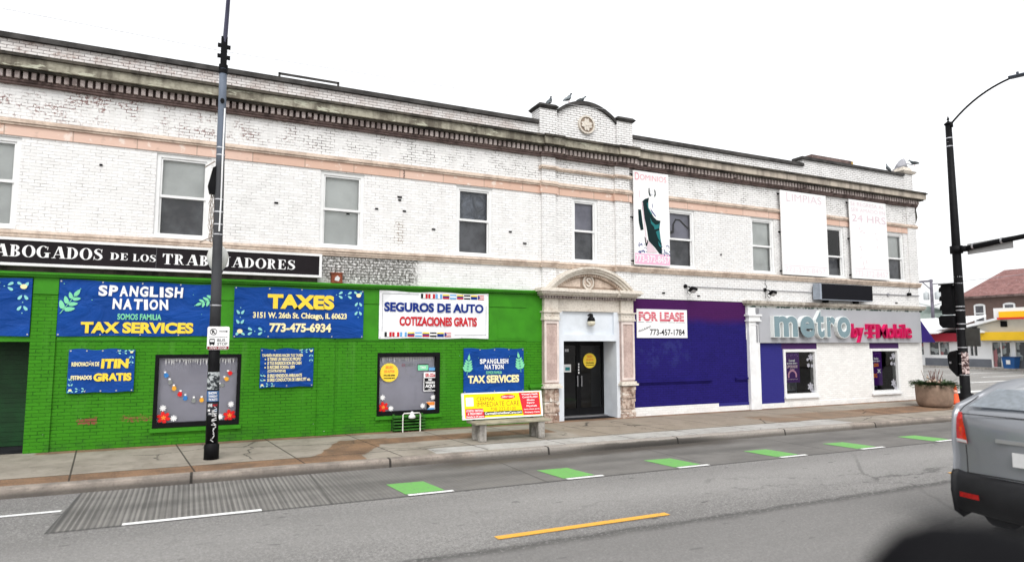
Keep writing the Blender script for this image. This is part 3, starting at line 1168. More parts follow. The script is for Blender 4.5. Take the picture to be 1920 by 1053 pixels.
# ---- entrance
BORD = plain('pink_white_border', (.66, .57, .53), .6, .3, .15, 4.)
for a, b in ((8.59, 9.05), (11.19, 11.65)):
    mb = MB()
    mb.box(a, b, -.14, .0, 1.061, 2.84)
    pil = mb.build('marble_pilaster', M['marble'], B)
    mb = MB(); rr = random.Random(int(a * 10)); z = 0.
    for h in (.27, .30, .36):
        # rock-faced blocks with a rough bulging front
        n = 6
        for ix in range(n):
            for iz in range(3):
                x0, x1 = a + (b - a) * ix / n, a + (b - a) * (ix + 1) / n
                y = -.13 - rr.uniform(0, .07)
                mb.box(x0, x1, y, .0, z + h * iz / 3, z + h * (iz + 1) / 3 - (.015 if iz == 2 else 0))
        z += h
    mb.build('rock_faced_base', M['rubble'], pil)
    mp = MB()
    mp.box(a, a + .06, -.17, -.139, 1.10, 2.83); mp.box(b - .06, b, -.17, -.139, 1.10, 2.83)
    mp.box(a + .06, b - .06, -.17, -.139, 2.75, 2.83); mp.box(a + .06, b - .06, -.17, -.139, 1.10, 1.16)
    mp.build('border', BORD, pil)
    mc = MB()
    mc.box(a - .07, b + .07, -.25, .0, .94, 1.0)
    mc.box(a - .03, b + .03, -.21, .0, 1.001, 1.06)
    mc.build('base_moulding', M['pale_stone'], pil)
    mc = MB()
    mc.box(a - .03, b + .03, -.20, .0, 2.841, 2.90)
    mc.box(a - .02, b + .02, -.18, .0, 2.901, 3.06)
    mc.box(a - .06, b + .06, -.23, .0, 3.061, 3.10)
    mc.box(a + .01, b - .01, -.15, .0, 3.101, 3.46)
    for k in range(4):
        cx = a + (b - a) * (k + .5) / 4
        mc.p([(cx, -.181, 2.94), (cx + .035, -.181, 2.98), (cx, -.181, 3.02), (cx - .035, -.181, 2.98), (cx, -.205, 2.98)], [(0, 1, 4), (1, 2, 4), (2, 3, 4), (3, 0, 4)])
    mc.build('capital', M['pale_stone'], pil)
# white painted surround with a pale blue tinted panel
mb = MB()
mb.box(9.05, 9.27, -.05, .74, 0, 2.44)
mb.box(11.08, 11.19, -.05, .74, 0, 2.44)
mb.box(9.27, 11.08, -.05, .74, 2.25, 2.44)
mb.box(9.05, 9.24, -.05, .1, 2.441, 3.11); mb.box(11.0, 11.19, -.05, .1, 2.441, 3.11)
mb.box(9.24, 11.0, .03, .1, 2.441, 3.11)
mb.build('entrance_surround', M['pale_blue'], B)
mb = MB()
mb.box(9.05, 11.19, -.06, .1, 3.111, 3.46)
ent = mb.build('entrance_lintel', M['pale_stone'], B)
mb = MB()
for i, (a, b, e) in enumerate(((8.46, 9.20, .10), (9.20, 10.98, .0), (10.98, 11.68, .10))):
    a += .001 * i
    k0, k1 = (.14 if i == 0 else 0), (.12 if i == 2 else 0)
    mb.box(a, b, -.22 - e, .0, 3.535, 3.58)
    mb.box(a - k0 * .5, b + k1 * .5, -.30 - e, .0, 3.581, 3.64)
    mb.box(a - k0, b + k1, -.36 - e, .0, 3.641, 3.70)
    mb.box(a - k0 * .7, b + k1 * .7, -.32 - e, .0, 3.701, 3.74)
mb.build('entablature', M['pale_stone'], B)
mb = MB()
x = 8.52
while x < 11.66:
    e = .10 if (x < 9.16 or x > 11.0) else 0.
    mb.box(x, x + .05, -.17 - e, .0, 3.462, 3.534)
    x += .088
mb.box(8.54, 11.64, -.10, .0, 3.461, 3.5345)
mb.build('entablature_dentil', M['dentil'], B)
# segmental pediment
mb = MB()
CX, Z0 = 10.08, 3.742
HW, RS = 1.46, .66
RAD = (HW ** 2 + RS ** 2) / (2 * RS)
CZ = Z0 + RS - RAD
A0 = math.asin(HW / RAD)


def aring(m, r0, r1, y0, y1, n=28, a0=A0):
    for k in range(n):
        t0, t1 = -a0 + 2 * a0 * k / n, -a0 + 2 * a0 * (k + 1) / n
        q = lambda r, t, y: (CX + r * math.sin(t), y, max(Z0, CZ + r * math.cos(t)))
        m.p([q(r0, t0, y0), q(r0, t1, y0), q(r1, t1, y0), q(r1, t0, y0), q(r0, t0, y1), q(r0, t1, y1), q(r1, t1, y1), q(r1, t0, y1)],
            [(0, 1, 2, 3), (3, 2, 6, 7), (0, 4, 5, 1)])


aring(mb, RAD - .07, RAD, -.36, .0)
aring(mb, RAD - .13, RAD - .07, -.31, .0)
aring(mb, RAD - .20, RAD - .13, -.25, .0)
mb.build('pediment_arch', M['pale_stone'], B)
mb = MB()
aring(mb, RAD - .27, RAD - .2, -.16, .0)
for k in range(34):
    t = -A0 * .86 + 2 * A0 * .86 * k / 33
    x, z = CX + (RAD - .235) * math.sin(t), CZ + (RAD - .235) * math.cos(t)
    if z > Z0 + .02:
        mb.box(x - .018, x + .018, -.20, -.155, z - .03, z + .03)
mb.build('pediment_dentil', M['tan'], B)
mb = MB()
n = 24
pl = [(CX - HW + .2, Z0), (CX + HW - .2, Z0)]
pl = [(CX + (RAD - .2) * math.sin(-A0 + 2 * A0 * k / n), max(Z0, CZ + (RAD - .2) * math.cos(-A0 + 2 * A0 * k / n))) for k in range(n + 1)][::-1]
mb.prism(pl, -.07, .0)
tym = mb.build('tympanum', M['recess'], B)
mb = MB()
for s in (-1, 1):
    p_ = [(CX + s * .26, Z0 + .08), (CX + s * .98, Z0 + .08), (CX + s * .66, Z0 + .23), (CX + s * .26, Z0 + .35)]
    if s < 0:
        p_ = p_[::-1]
    mb.prism(p_, -.085, -.069)
mb.disc(CX, Z0 + .22, .165, .19, -.10, 24, .03)
mb.build('tympanum_panel', M['tan'], tym)
mb = MB()
for k in range(24):
    a, b = 2 * math.pi * k / 24, 2 * math.pi * (k + 1) / 24
    q = lambda r, t, y: (CX + r * math.cos(t), y, Z0 + .22 + r * 1.15 * math.sin(t))
    mb.p([q(.19, a, -.13), q(.19, b, -.13), q(.15, b, -.13), q(.15, a, -.13), q(.19, a, -.07), q(.19, b, -.07)], [(0, 3, 2, 1), (0, 1, 5, 4)])
text(mb, 'S', CX - .075, CX + .075, Z0 + .09, Z0 + .35, -.135, .015, .03)
mb.build('crest', M['pale_stone'], tym)
# doors
for (a, b, hx) in ((9.275, 10.175, 10.12), (10.185, 11.075, 10.26)):
    m = MB()
    f = .07
    m.box(a, a + f, .64, .70, .06, 2.24); m.box(b - f, b, .64, .70, .06, 2.24)
    m.box(a + f, b - f, .64, .70, 2.12, 2.24); m.box(a + f, b - f, .64, .70, .06, .26)
    d = m.build('door', M['black'], B)
    MB().quad((a + f, .67, .26), (b - f, .67, .26), (b - f, .67, 2.12), (a + f, .67, 2.12)).build('pane', M['glass'], d)
    m = MB()
    m.tube([(hx, .60, .90), (hx, .60, 1.22)], .013, 8)
    m.box(hx - .008, hx + .008, .60, .64, .93, .95); m.box(hx - .008, hx + .008, .60, .64, 1.17, 1.19)
    m.build('handle', M['steel'], d)
mb = MB()
mb.box(9.27, 11.08, .45, .72, .0125, .055)
mb.build('door_threshold', M['steel'], B)
mb = MB()
for k in range(4):
    mb.box(10.16, 10.195, .632, .639, 1.28 + .085 * k, 1.33 + .085 * k)
mb.build('house_number', M['white_paint'], B)

# ---- purple front
mb = MB()
mb.wall(11.70, 16.30, .26, 3.53, 0., [])
for a, b in ((11.80, 14.75), (15.75, 16.28)):
    mb.box(a, b, -.07, -.001, 1.0, 1.06); mb.box(a, b, -.04, -.001, .955, .999)
mb.build('purple_front_wall', M['purple'], B)
mb = MB()
mb.box(11.70, 16.30, -.035, .0, 0, .259)
mb.build('white_plinth', M['shopwhite'], B)
# ---- corner shop
M1, M2 = (17.97, 19.57, .35, 1.96), (22.45, 24.05, .32, 1.96)
mb = MB()
mb.wall(16.30, XR, 0, 3.55, 0., [M1 + (.2,), M2 + (.2,)], .2)
mb.box(16.6, XR + .02, -.025, -.001, 0, .15)
mb.build('corner_shop_wall', M['shopwhite'], B)
mb = MB()
mb.box(16.32, 16.78, -.12, .0, 0, 2.9)
mb.box(16.26, 16.84, -.17, .0, 2.901, 2.95); mb.box(16.30, 16.80, -.15, .0, 2.951, 3.08); mb.box(16.24, 16.86, -.19, .0, 3.081, 3.14)
mb.box(16.30, 16.80, -.12, .0, 3.141, 3.37)
mb.box(16.38, 16.40, -.135, -.12, .3, 2.8); mb.box(16.70, 16.72, -.135, -.12, .3, 2.8); mb.box(16.401, 16.699, -.135, -.12, 2.78, 2.8)
mb.build('white_column', M['white_paint'], B)
mb = MB()
mb.box(16.18, XR + .12, -.20, .02, 3.50, 3.60)
mb.box(16.22, XR + .08, -.15, .02, 3.44, 3.499)
mb.build('shop_ledge', M['beige'], B)
MB().box(16.30, XR + .02, -.08, .0, 3.372, 3.439).build('peeling_fascia', stone('peeling_green_white_paint', (.70, .72, .68), (.10, .14, .12), sc=5., thr=(.46, .54), streak=False), B)
for rc in (M1, M2):
    ww = shop_window(rc, .085, 'shop_window', 'white_frame', .10, -.03, None)
    MB().box(rc[0] - .03, rc[1] + .05, -.09, .0, rc[2] - .06, rc[2] - .001).build('sill', M['white_paint'], ww)
# awning on the side street
mb = MB()
mb.prism([(25.5, 3.33), (25.5, 2.20), (26.62, 2.20), (26.62, 2.24)], .15, 5., mi=0)
mb.build('awning', plain('purple_awning_canvas', (.030, .012, .16), .75, .2, .2, 2.), B)
# stray brackets and bolts on the brick
mb = MB()
rr = random.Random(11)
for x, z in ((3.82, 5.62), (4.55, 5.62), (4.42, 5.98), (4.42, 5.9), (3.1, 5.42), (1.4, 5.55), (-2.2, 6.05), (7.6, 5.3), (5.35, 5.2), (8.05, 5.0), (10.1, 7.86), (15.3, 5.1), (12.2, 6.4), (12.9, 3.75), (14.3, 3.7), (22.5, 3.75), (24.1, 3.72)):
    s = rr.uniform(.02, .06)
    mb.box(x - s, x + s, -.03, .0, z - .018, z + .018)
mb.build('wall_bracket', M['matt_black'], B)
mb = MB()
for k in range(7):
    z = 6.50 + .045 * k
    mb.box(4.50 + .01 * (k % 2), 4.53 + .01 * (k % 2), -.05, -.031, z, z + .02)
mb.build('bolt_row', M['brown_trim'], B)

# ------------------------------------------------------------------ signs and banners
def banner_mat(name, c, rough=.55, wr=.75):
    m = NT(name, rough, .12)
    n = m.noise(1.3, 4, .55, m.scale(m.pos(), 1., 1., 1.6), dist=.8)
    n2 = m.noise(6., 3, .5)
    m.col(m.mix(m.step(n, .35, .65), tuple(q * .86 for q in c), tuple(min(1, q * 1.1) for q in c)))
    m.bump(m.add(n, m.mul(n2, .12)), wr, .12)
    return m.m


BLUE = banner_mat('blue_vinyl_banner', (.006, .055, .27))
WHT = banner_mat('white_vinyl_banner', (.80, .81, .83), wr=.15)
BOARD = plain('white_sign_board', (.80, .80, .80), .5, .3, .03, 2.)
C = {k: plain(k + '_print', v, .6, .12, .05, 5.) for k, v in dict(
    white=(.82, .82, .82), yellow=(.85, .62, .06), mint=(.20, .62, .36), teal=(.25, .60, .58), cream=(.85, .76, .42), navy=(.010, .03, .20), red=(.52, .02, .03), black=(.012, .012, .014),
    pink=(.80, .44, .58), palepink=(.66, .53, .58), faintpink=(.75, .65, .69), leasered=(.58, .10, .14), cling=(.36, .36, .40), rose=(.72, .28, .34), magenta=(.68, .010, .12), orange=(.80, .26, .05), brightred=(.66, .02, .02), brightyellow=(.90, .72, .01),
    brown=(.30, .10, .02), sky=(.14, .36, .66), dimwhite=(.60, .60, .60), lilac=(.40, .20, .55), darkpurple=(.075, .014, .17), deepgreen=(.006, .020, .022), greenteal=(.02, .16, .17), grey=(.25, .25, .27)).items()}
GROM = plain('metal_grommet', (.5, .5, .5), .4, .5, .1, 5., metal=.6)


def wrinkly(x0, x1, z0, z1, y, seed, amp=.022, sag=.016):
    """hanging sheet with slight folds, thickness and uneven edges"""
    m = MB()
    rr = random.Random(seed)
    nx, nz = 26, 12
    ph = [rr.uniform(0, 6.28) for _ in range(6)]
    P = []
    for j in range(nz + 1):
        for i in range(nx + 1):
            u, v = i / nx, j / nz
            d = math.sin(u * 9 + ph[0] + v * 2) * .5 + math.sin(u * 17 + ph[1] - v * 5) * .25 + math.sin(v * 7 + ph[2] + u * 4) * .35
            ex = sag * (math.sin(u * math.pi * 4 + ph[3]) * (1 if j == nz else (-.6 if j == 0 else 0)))
            P.append((x0 + (x1 - x0) * u, y + amp * (d - 1.1) * .5, z0 + (z1 - z0) * v + ex))
    fs = []
    for j in range(nz):
        for i in range(nx):
            a = j * (nx + 1) + i
            fs.append((a, a + 1, a + nx + 2, a + nx + 1))
    m.p(P, fs)
    # hem turned back to the wall
    rim = [i for i in range(nx + 1)] + [(j + 1) * (nx + 1) - 1 for j in range(1, nz + 1)] + [nz * (nx + 1) + i for i in range(nx - 1, -1, -1)] + [j * (nx + 1) for j in range(nz - 1, 0, -1)]
    Q = [P[i] for i in rim]
    n = len(Q)
    m.p(Q + [(a, y + .02, b) for a, _, b in Q], [(i, n + i, n + (i + 1) % n, (i + 1) % n) for i in range(n)])
    return m


def banner(label, x0, x1, z0, z1, mat, seed, y=-.045, name='banner', cat='banner', group=None, grom=True):
    o = wrinkly(x0, x1, z0, z1, y, seed).build(name, mat, None, True, ((x0 + x1) / 2, y, z0))
    tag(o, label, cat, group)
    if grom:
        m = MB()
        for x in [x0 + .03 + (x1 - x0 - .06) * k / 4 for k in range(5)]:
            for z in (z0 + .03, z1 - .03):
                m.disc(x, z, .016, .016, y - .018, 8, .004)
        m.build('grommet', GROM, o)
    return o


def letters(parent, mat, fn, name='lettering'):
    m = MB()
    fn(m)
    return m.build(name, mat, parent)


YT = -.074   # plane of print just in front of the banner folds
GB = 'blue printed banners on the green shopfront'
b0 = banner('blue banner corner with mint leaves at the far left edge of the green wall', -7.4, -3.26, 2.36, 3.52, BLUE, 1, group=GB)
corner_flowers(b0, -3.40, 3.36, 1, 1, 1., YT)

b1 = banner('wide blue banner with white and yellow lettering and two leafy branches behind the street pole', -2.80, .22, 2.36, 3.53, BLUE, 2, group=GB)
letters(b1, C['white'], lambda m: (jumble(m, 'SPANGLISH', -2.10, -.50, 3.20, 3.45, YT, .045, .06), jumble(m, 'NATION', -1.83, -.78, 2.92, 3.17, YT, .045, .07)))
letters(b1, C['mint'], lambda m: text(m, 'SOMOS FAMILIA', -1.73, -.90, 2.71, 2.84, YT, .03))
letters(b1, C['yellow'], lambda m: text(m, 'TAX SERVICES', -2.38, -.26, 2.42, 2.66, YT, .05))
for q in ((-2.76, 2.82, 1.0, .56, YT, 3), (.20, 3.24, 3.55, .44, YT, 3)):
    m1 = MB(); sprig(m1, *q); m1.build('leaf_print', C['mint'], b1)

b2 = banner('blue banner with huge yellow TAXES over a street address and telephone number', .56, 3.53, 2.33, 3.51, BLUE, 3, group=GB)
letters(b2, C['yellow'], lambda m: text(m, 'TAXES', 1.28, 2.81, 3.01, 3.36, YT, .055))
letters(b2, C['cream'], lambda m: (text(m, '3151 W. 26th St. Chicago, IL 60623', .97, 3.12, 2.75, 2.93, YT, .035), text(m, '773-475-6934', 1.34, 2.75, 2.46, 2.68, YT, .04)))
corner_flowers(b2, 3.40, 3.38, 1, 1, 1., YT); corner_flowers(b2, .70, 2.48, -1, -1, 1., YT)

b3 = banner('white banner with blue and red car insurance lettering and two rows of small flags', 3.93, 6.92, 2.32, 3.52, WHT, 4)
letters(b3, C['navy'], lambda m: text(m, 'SEGUROS DE AUTO', 4.05, 6.77, 3.00, 3.24, YT, .045))
letters(b3, C['red'], lambda m: text(m, 'COTIZACIONES GRATIS', 4.45, 6.58, 2.64, 2.88, YT, .045))
m1 = MB()
for a in ((4.0, 4.01, 2.5, 3.45), (6.84, 6.85, 2.42, 3.2), (4.0, 4.95, 3.45, 3.46), (5.95, 6.85, 2.41, 2.42)):
    m1.quad((a[0], YT, a[2]), (a[1], YT, a[2]), (a[1], YT, a[3]), (a[0], YT, a[3]))
m1.build('border_line', C['grey'], b3)
FL = [('v', 'black', 'white', 'red'), ('v', 'red', 'white', 'red'), ('v', 'sky', 'white', 'sky'), ('h', 'yellow', 'navy', 'red'), ('h', 'sky', 'white', 'sky'), ('h', 'yellow', 'navy', 'red'), ('h', 'black', 'white', 'black'), ('h', 'yellow', 'navy', 'navy'), ('s', 'red', 'white', 'navy')]
for (x0, z0) in ((5.01, 3.36), (4.07, 2.365)):
    for k, (d, *cs) in enumerate(FL):
        a, wd, h = x0 + k * .199, .18, .115
        q = MB()
        for i in range(3):
            if d == 'v':
                q.quad((a + wd * i / 3, YT, z0), (a + wd * (i + 1) / 3, YT, z0), (a + wd * (i + 1) / 3, YT, z0 + h), (a + wd * i / 3, YT, z0 + h), i)
            elif d == 'h':
                q.quad((a, YT, z0 + h * (2 - i) / 3), (a + wd, YT, z0 + h * (2 - i) / 3), (a + wd, YT, z0 + h * (3 - i) / 3), (a, YT, z0 + h * (3 - i) / 3), i)
        if d == 's':
            for i in range(5):
                q.quad((a, YT, z0 + h * i / 5), (a + wd, YT, z0 + h * i / 5), (a + wd, YT, z0 + h * (i + 1) / 5), (a, YT, z0 + h * (i + 1) / 5), i % 2)
            q.flat([(a, z0), (a + .08, z0 + h / 2), (a, z0 + h)], YT - .002, 2)
        q.build('flag_print', [C[c] for c in cs], b3)

b4 = banner('small blue banner offering ITIN renewal and free estimates, left of the decorated window', -2.56, -1.365, 1.18, 2.08, BLUE, 5, group=GB)
letters(b4, C['yellow'], lambda m: (text(m, 'ITIN', -1.98, -1.48, 1.68, 1.88, YT, .06, shear=.05), text(m, 'GRATIS', -2.10, -1.41, 1.41, 1.58, YT, .06)))
letters(b4, C['cream'], lambda m: (text(m, 'RENOVACIÓN DE', -2.50, -2.01, 1.73, 1.84, YT, .045), text(m, 'ESTIMADOS', -2.50, -2.13, 1.45, 1.54, YT, .045)))
corner_flowers(b4, -1.43, 2.02, 1, 1, .5, YT); corner_flowers(b4, -2.50, 1.24, -1, -1, .5, YT)

b5 = banner('small blue banner with a bulleted list of tax cases, right of the street pole', 1.165, 2.36, 1.18, 2.07, BLUE, 6, group=GB)


for s_, x0, x1, z in (('TAMBIÉN PUEDES HACER TUS TAXES:', 1.20, 2.11, 1.89), ('SI TIENES UN NEGOCIO PROPIO', 1.32, 2.07, 1.795), ('SI TUS INGRESOS SON EN CASH', 1.32, 2.08, 1.70), ('SI RECIBES FORMA 1099', 1.32, 1.93, 1.605),
                     ('(CONTRATISTAS)', 1.33, 1.73, 1.51), ('SI ERES VENDEDOR AMBULANTE', 1.33, 2.10, 1.41), ('SI ERES CONDUCTOR DE UBER/LYFT etc.', 1.33, 2.30, 1.315)):
    letters(b5, C['cream'], lambda m: text(m, s_, x0, x1, z, z + .078, YT, .035), 'text_line')
    if x0 == 1.32 or z < 1.45:
        letters(b5, C['cream'], lambda m: m.disc(1.275, z + .035, .016, .016, YT, 8), 'bullet')
corner_flowers(b5, 2.30, 2.02, 1, 1, .5, YT); corner_flowers(b5, 1.22, 1.24, -1, -1, .5, YT)

b6 = banner('square blue banner with white and pale yellow tax lettering above the advertising bench', 6.22, 7.99, .88, 2.05, BLUE, 7, group=GB)
letters(b6, C['white'], lambda m: (jumble(m, 'SPANGLISH', 6.67, 7.51, 1.64, 1.78, YT, .04, .05), jumble(m, 'NATION', 6.81, 7.37, 1.49, 1.63, YT, .04, .05)))
letters(b6, C['mint'], lambda m: text(m, 'SOMOS FAMILIA', 6.85, 7.32, 1.37, 1.45, YT, .03))
letters(b6, C['cream'], lambda m: text(m, 'TAX SERVICES', 6.33, 7.84, 1.13, 1.34, YT, .05))
for q in ((6.30, 1.35, 1.45, .50, YT, 4), (7.90, 1.40, 1.75, .50, YT, 4)):
    m1 = MB(); sprig(m1, *q); m1.build('leaf_print', C['mint'], b6)

# ---- serif capitals for the long black sign
T_, t_, sf = .21, .05, .045


def ring(m, cx, cy, rx, ry, ix, iy, a0, a1, F, n=22, sx=0.):
    for k in range(n):
        q = [R(a0 + (a1 - a0) * (k + e) / n) for e in (0, 1)]
        o = [(cx + rx * math.cos(a), cy + ry * math.sin(a)) for a in q]
        i = [(cx + sx + ix * math.cos(a), cy + iy * math.sin(a)) for a in q]
        F([o[0], o[1], i[1], i[0]])


def serif_glyph(ch, F):
    """bold high-contrast capitals in a unit-height box; F receives convex polygons; returns the advance"""
    bx = lambda a, b, c, d: F([(a, c), (b, c), (b, d), (a, d)])
    if ch in 'BDERL':
        bx(.08, .08 + T_, 0, 1); bx(0, .40 if ch in 'ER' else .3, 0, sf); bx(0, .3, 1 - sf, 1)
    if ch == 'B':
        ring(None, .29, .75, .30, .25, .11, .205, -90, 90, F); ring(None, .29, .26, .36, .26, .14, .215, -90, 90, F)
        return .72
    if ch == 'D':
        ring(None, .29, .5, .46, .5, .24, .455, -90, 90, F)
        return .82
    if ch == 'E':
        bx(.28, .62, 0, t_); bx(.28, .60, 1 - t_, 1); bx(.28, .48, .48, .53)
        F([(.52, t_), (.62, t_), (.66, .30), (.62, .30)]); F([(.60, .72), (.63, .72), (.62, 1 - t_), (.50, 1 - t_)]); bx(.45, .49, .36, .65)
        return .72
    if ch == 'L':
        bx(.28, .60, 0, t_); F([(.50, t_), (.60, t_), (.65, .36), (.61, .36)])
        return .70
    if ch == 'R':
        ring(None, .29, .74, .32, .26, .12, .215, -90, 90, F)
        F([(.30, .50), (.46, .50), (.62, .10), (.50, .10)]); ring(None, .62, .12, .12, .12, .05, .07, 180, 300, F, 8); bx(.62, .72, 0.004, .05)
        return .80
    if ch == 'T':
        bx(.27, .27 + T_, 0, 1); bx(.17, .58, 0, sf); bx(.02, .73, 1 - t_, 1)
        F([(.02, .66), (.06, .66), (.16, 1 - t_), (.02, 1 - t_)]); F([(.69, .66), (.73, .66), (.73, 1 - t_), (.59, 1 - t_)])
        return .78
    if ch == 'A':
        F([(.38, 1.02), (.62, 1.02), (.86, 0), (.62, 0)]); F([(.10, 0), (.16, 0), (.45, .93), (.40, 1.0)]); bx(.2, .66, .29, .34)
        bx(.0, .28, 0, sf); bx(.52, .92, 0, sf)
        return .92
    if ch == 'O':
        ring(None, .42, .5, .42, .52, .20, .475, 0, 360, F, 36)
        return .87
    if ch == 'G':
        ring(None, .42, .5, .42, .52, .19, .475, 48, 318, F, 30)
        bx(.58, .79, .02, .42); bx(.48, .88, .40, .445); F([(.66, .68), (.70, .68), (.74, .96), (.70, .96)])
        return .92
    if ch == 'J':
        bx(.24, .24 + T_, .22, 1); bx(.12, .57, 1 - sf, 1); ring(None, .24, .2, .21, .22, .03, .17, 180, 360, F, 14); F([(.03 + .09 * math.cos(R(a)), .2 + .09 * math.sin(R(a))) for a in range(0, 360, 36)])
        return .62
    if ch == 'S':
        sp = [(.56, .76, .03), (.50, .93, .05), (.33, .975, .055), (.17, .90, .12), (.13, .76, .19), (.20, .63, .21), (.36, .52, .22), (.50, .40, .21), (.55, .26, .19), (.48, .11, .13), (.32, .025, .055), (.13, .08, .05), (.06, .27, .03)]
        pts = []
        for i in range(len(sp)):
            a, b = sp[max(i - 1, 0)], sp[min(i + 1, len(sp) - 1)]
            d = Vector((b[0] - a[0], b[1] - a[1])).normalized()
            n_ = Vector((-d.y, d.x)) * sp[i][2] / 2
            pts.append(((sp[i][0] + n_.x, sp[i][1] + n_.y), (sp[i][0] - n_.x, sp[i][1] - n_.y)))
        for (a, b), (c, d) in zip(pts, pts[1:]):
            F([a, b, d, c])
        F([(.53, .66), (.565, .66), (.60, .98), (.56, .98)]); F([(.02, .02), (.06, .02), (.09, .34), (.05, .34)])
        return .66
    return .4


def serif_text(m, s, x0, x1, z0, z1, y):
    adv = []
    for ch in s:
        adv.append(serif_glyph(ch, lambda p: None) if ch != ' ' else .4)
    tot = sum(adv) + .05 * (len(s) - 1)
    k = (x1 - x0) / tot
    h = z1 - z0
    x = x0
    cnt = [0]

    def F(p):
        pp = [(x + a * k, z0 + b * h) for a, b in p]
        ar = sum(pp[i][0] * pp[(i + 1) % len(pp)][1] - pp[(i + 1) % len(pp)][0] * pp[i][1] for i in range(len(pp)))
        if ar < 0:
            pp = pp[::-1]
        cnt[0] += 1
        m.flat(pp, y - .0002 * (cnt[0] % 40))
    for ch, a in zip(s, adv):
        if ch != ' ':
            serif_glyph(ch, F)
        x += (a + .05) * k


sg = thing('shop_sign', 'long black signboard with white serif lettering in a white frame above the green shopfront', 'sign', (-2., -.1, 3.76))
SX0, SX1, SZ0, SZ1 = -10.4, 2.41, 3.785, 4.335
mb = MB()
mb.box(SX0, SX1, -.20, -.06, SZ0, SZ1)
mb.build('sign_board', plain('black_sign_face', (.010, .007, .009), .5, .15, .3, 1.5), sg)
mb = MB()
mb.box(SX0 - .06, SX1 + .06, -.225, -.05, SZ1 - .045, SZ1 + .01); mb.box(SX0 - .06, SX1 + .06, -.225, -.05, SZ0 - .01, SZ0 + .045)
mb.box(SX1, SX1 + .06, -.225, -.05, SZ0 + .0451, SZ1 - .0451)
mb.build('frame', M['white_frame'], sg)
m = MB(); ys = -.205
serif_text(m, 'ABOGADOS', -3.90, -2.04, 3.955, 4.195, ys)
serif_text(m, 'DE', -1.91, -1.57, 3.98, 4.13, ys); serif_text(m, 'LOS', -1.49, -1.05, 3.97, 4.125, ys)
serif_text(m, 'TRABAJADORES', -.93, 1.86, 3.935, 4.165, ys)
m.build('lettering', C['white'], sg)
m = MB(); m.box(-1.05, -1.046, -.204, -.199, SZ0 + .05, SZ1 - .05); m.build('panel_seam', C['grey'], sg)

# ---- for-lease board
fl = MB().box(11.85, 13.79, -.03, -.002, 2.35, 3.23).build('lease_board', BOARD, None, origin=(12.8, 0, 2.35))
tag(fl, 'white for-lease board with worn red letters on the purple wall', 'sign')
letters(fl, C['leasered'], lambda m: text(m, 'FOR LEASE', 11.92, 13.67, 2.86, 3.15, -.034, .05))
m = MB()
for i, z in enumerate((2.93, 3.0, 3.07)):
    m.quad((11.92, -.037, z), (13.67, -.037, z), (13.67, -.037, z + .010), (11.92, -.037, z + .010))
m.build('worn_stripe', C['white'], fl)
m = MB()
for a, b in ((11.9, 12.12), (12.18, 12.42), (12.72, 13.0), (13.04, 13.3), (13.34, 13.7)):
    m.quad((a, -.034, 2.825), (b, -.034, 2.825), (b, -.034, 2.835), (a, -.034, 2.835))
text(m, '773-457-1784', 12.33, 13.68, 2.43, 2.62, -.034, .015)
pts = [(11.90, 2.54)]
for k in range(26):
    t = k / 25
    pts.append((11.91 + .46 * t + .015 * math.sin(k * 1.9), 2.55 + .15 * t + .035 * math.sin(k * 1.7)))
m.tube([(a, -.035, b) for a, b in pts], .006, 5)
m.build('lettering', C['black'], fl)

# ---- hanging vertical boards
HY = -.15


def hang(label, x0, x1, z0, z1):
    o = MB().box(x0, x1, HY, HY + .03, z0, z1).build('hanging_banner', BOARD, None, origin=((x0 + x1) / 2, HY, z0))
    tag(o, label, 'banner', 'tall white banners hung on the upper wall')
    m = MB()
    for z in (z0 + .12, (z0 + z1) / 2, z1 - .12):
        m.box(x0 + .02, x0 + .06, HY + .03, .0, z - .015, z + .015)
        m.box(x0 - .10, x0 + .02, HY + .035, HY + .06, z - .02, z + .02)
    m.build('bracket', M['matt_black'], o)
    return o


d = hang('tall white banner with a standing figure in a dark green robe', 11.72, 13.07, 4.57, 7.50)
letters(d, C['rose'], lambda m: (text(m, 'D', 11.78, 11.94, 7.21, 7.44, HY - .004, .0), text(m, 'OMINIOS', 11.97, 12.99, 7.23, 7.40, HY - .004, -.008)))
m = MB(); m.quad((11.74, HY - .003, 4.60), (13.06, HY - .003, 4.60), (13.06, HY - .003, 4.93), (11.74, HY - .003, 4.93)); m.build('pink_strip', C['pink'], d)
letters(d, C['white'], lambda m: text(m, '773-372-8457', 11.76, 13.05, 4.66, 4.88, HY - .006, .01))
# figure: px -> board coordinates measured on the print
fx = lambda a: 11.72 + (a - 90) / (455 - 90) * 1.35
fz = lambda b: 7.50 - (b - 38) / (985 - 38) * 2.93
P_ = lambda *q: [(fx(a), fz(b)) for a, b in q][::-1]


def poly(m, pts, y):
    ar = sum(pts[i][0] * pts[(i + 1) % len(pts)][1] - pts[(i + 1) % len(pts)][0] * pts[i][1] for i in range(len(pts)))
    m.flat(pts if ar > 0 else pts[::-1], y)


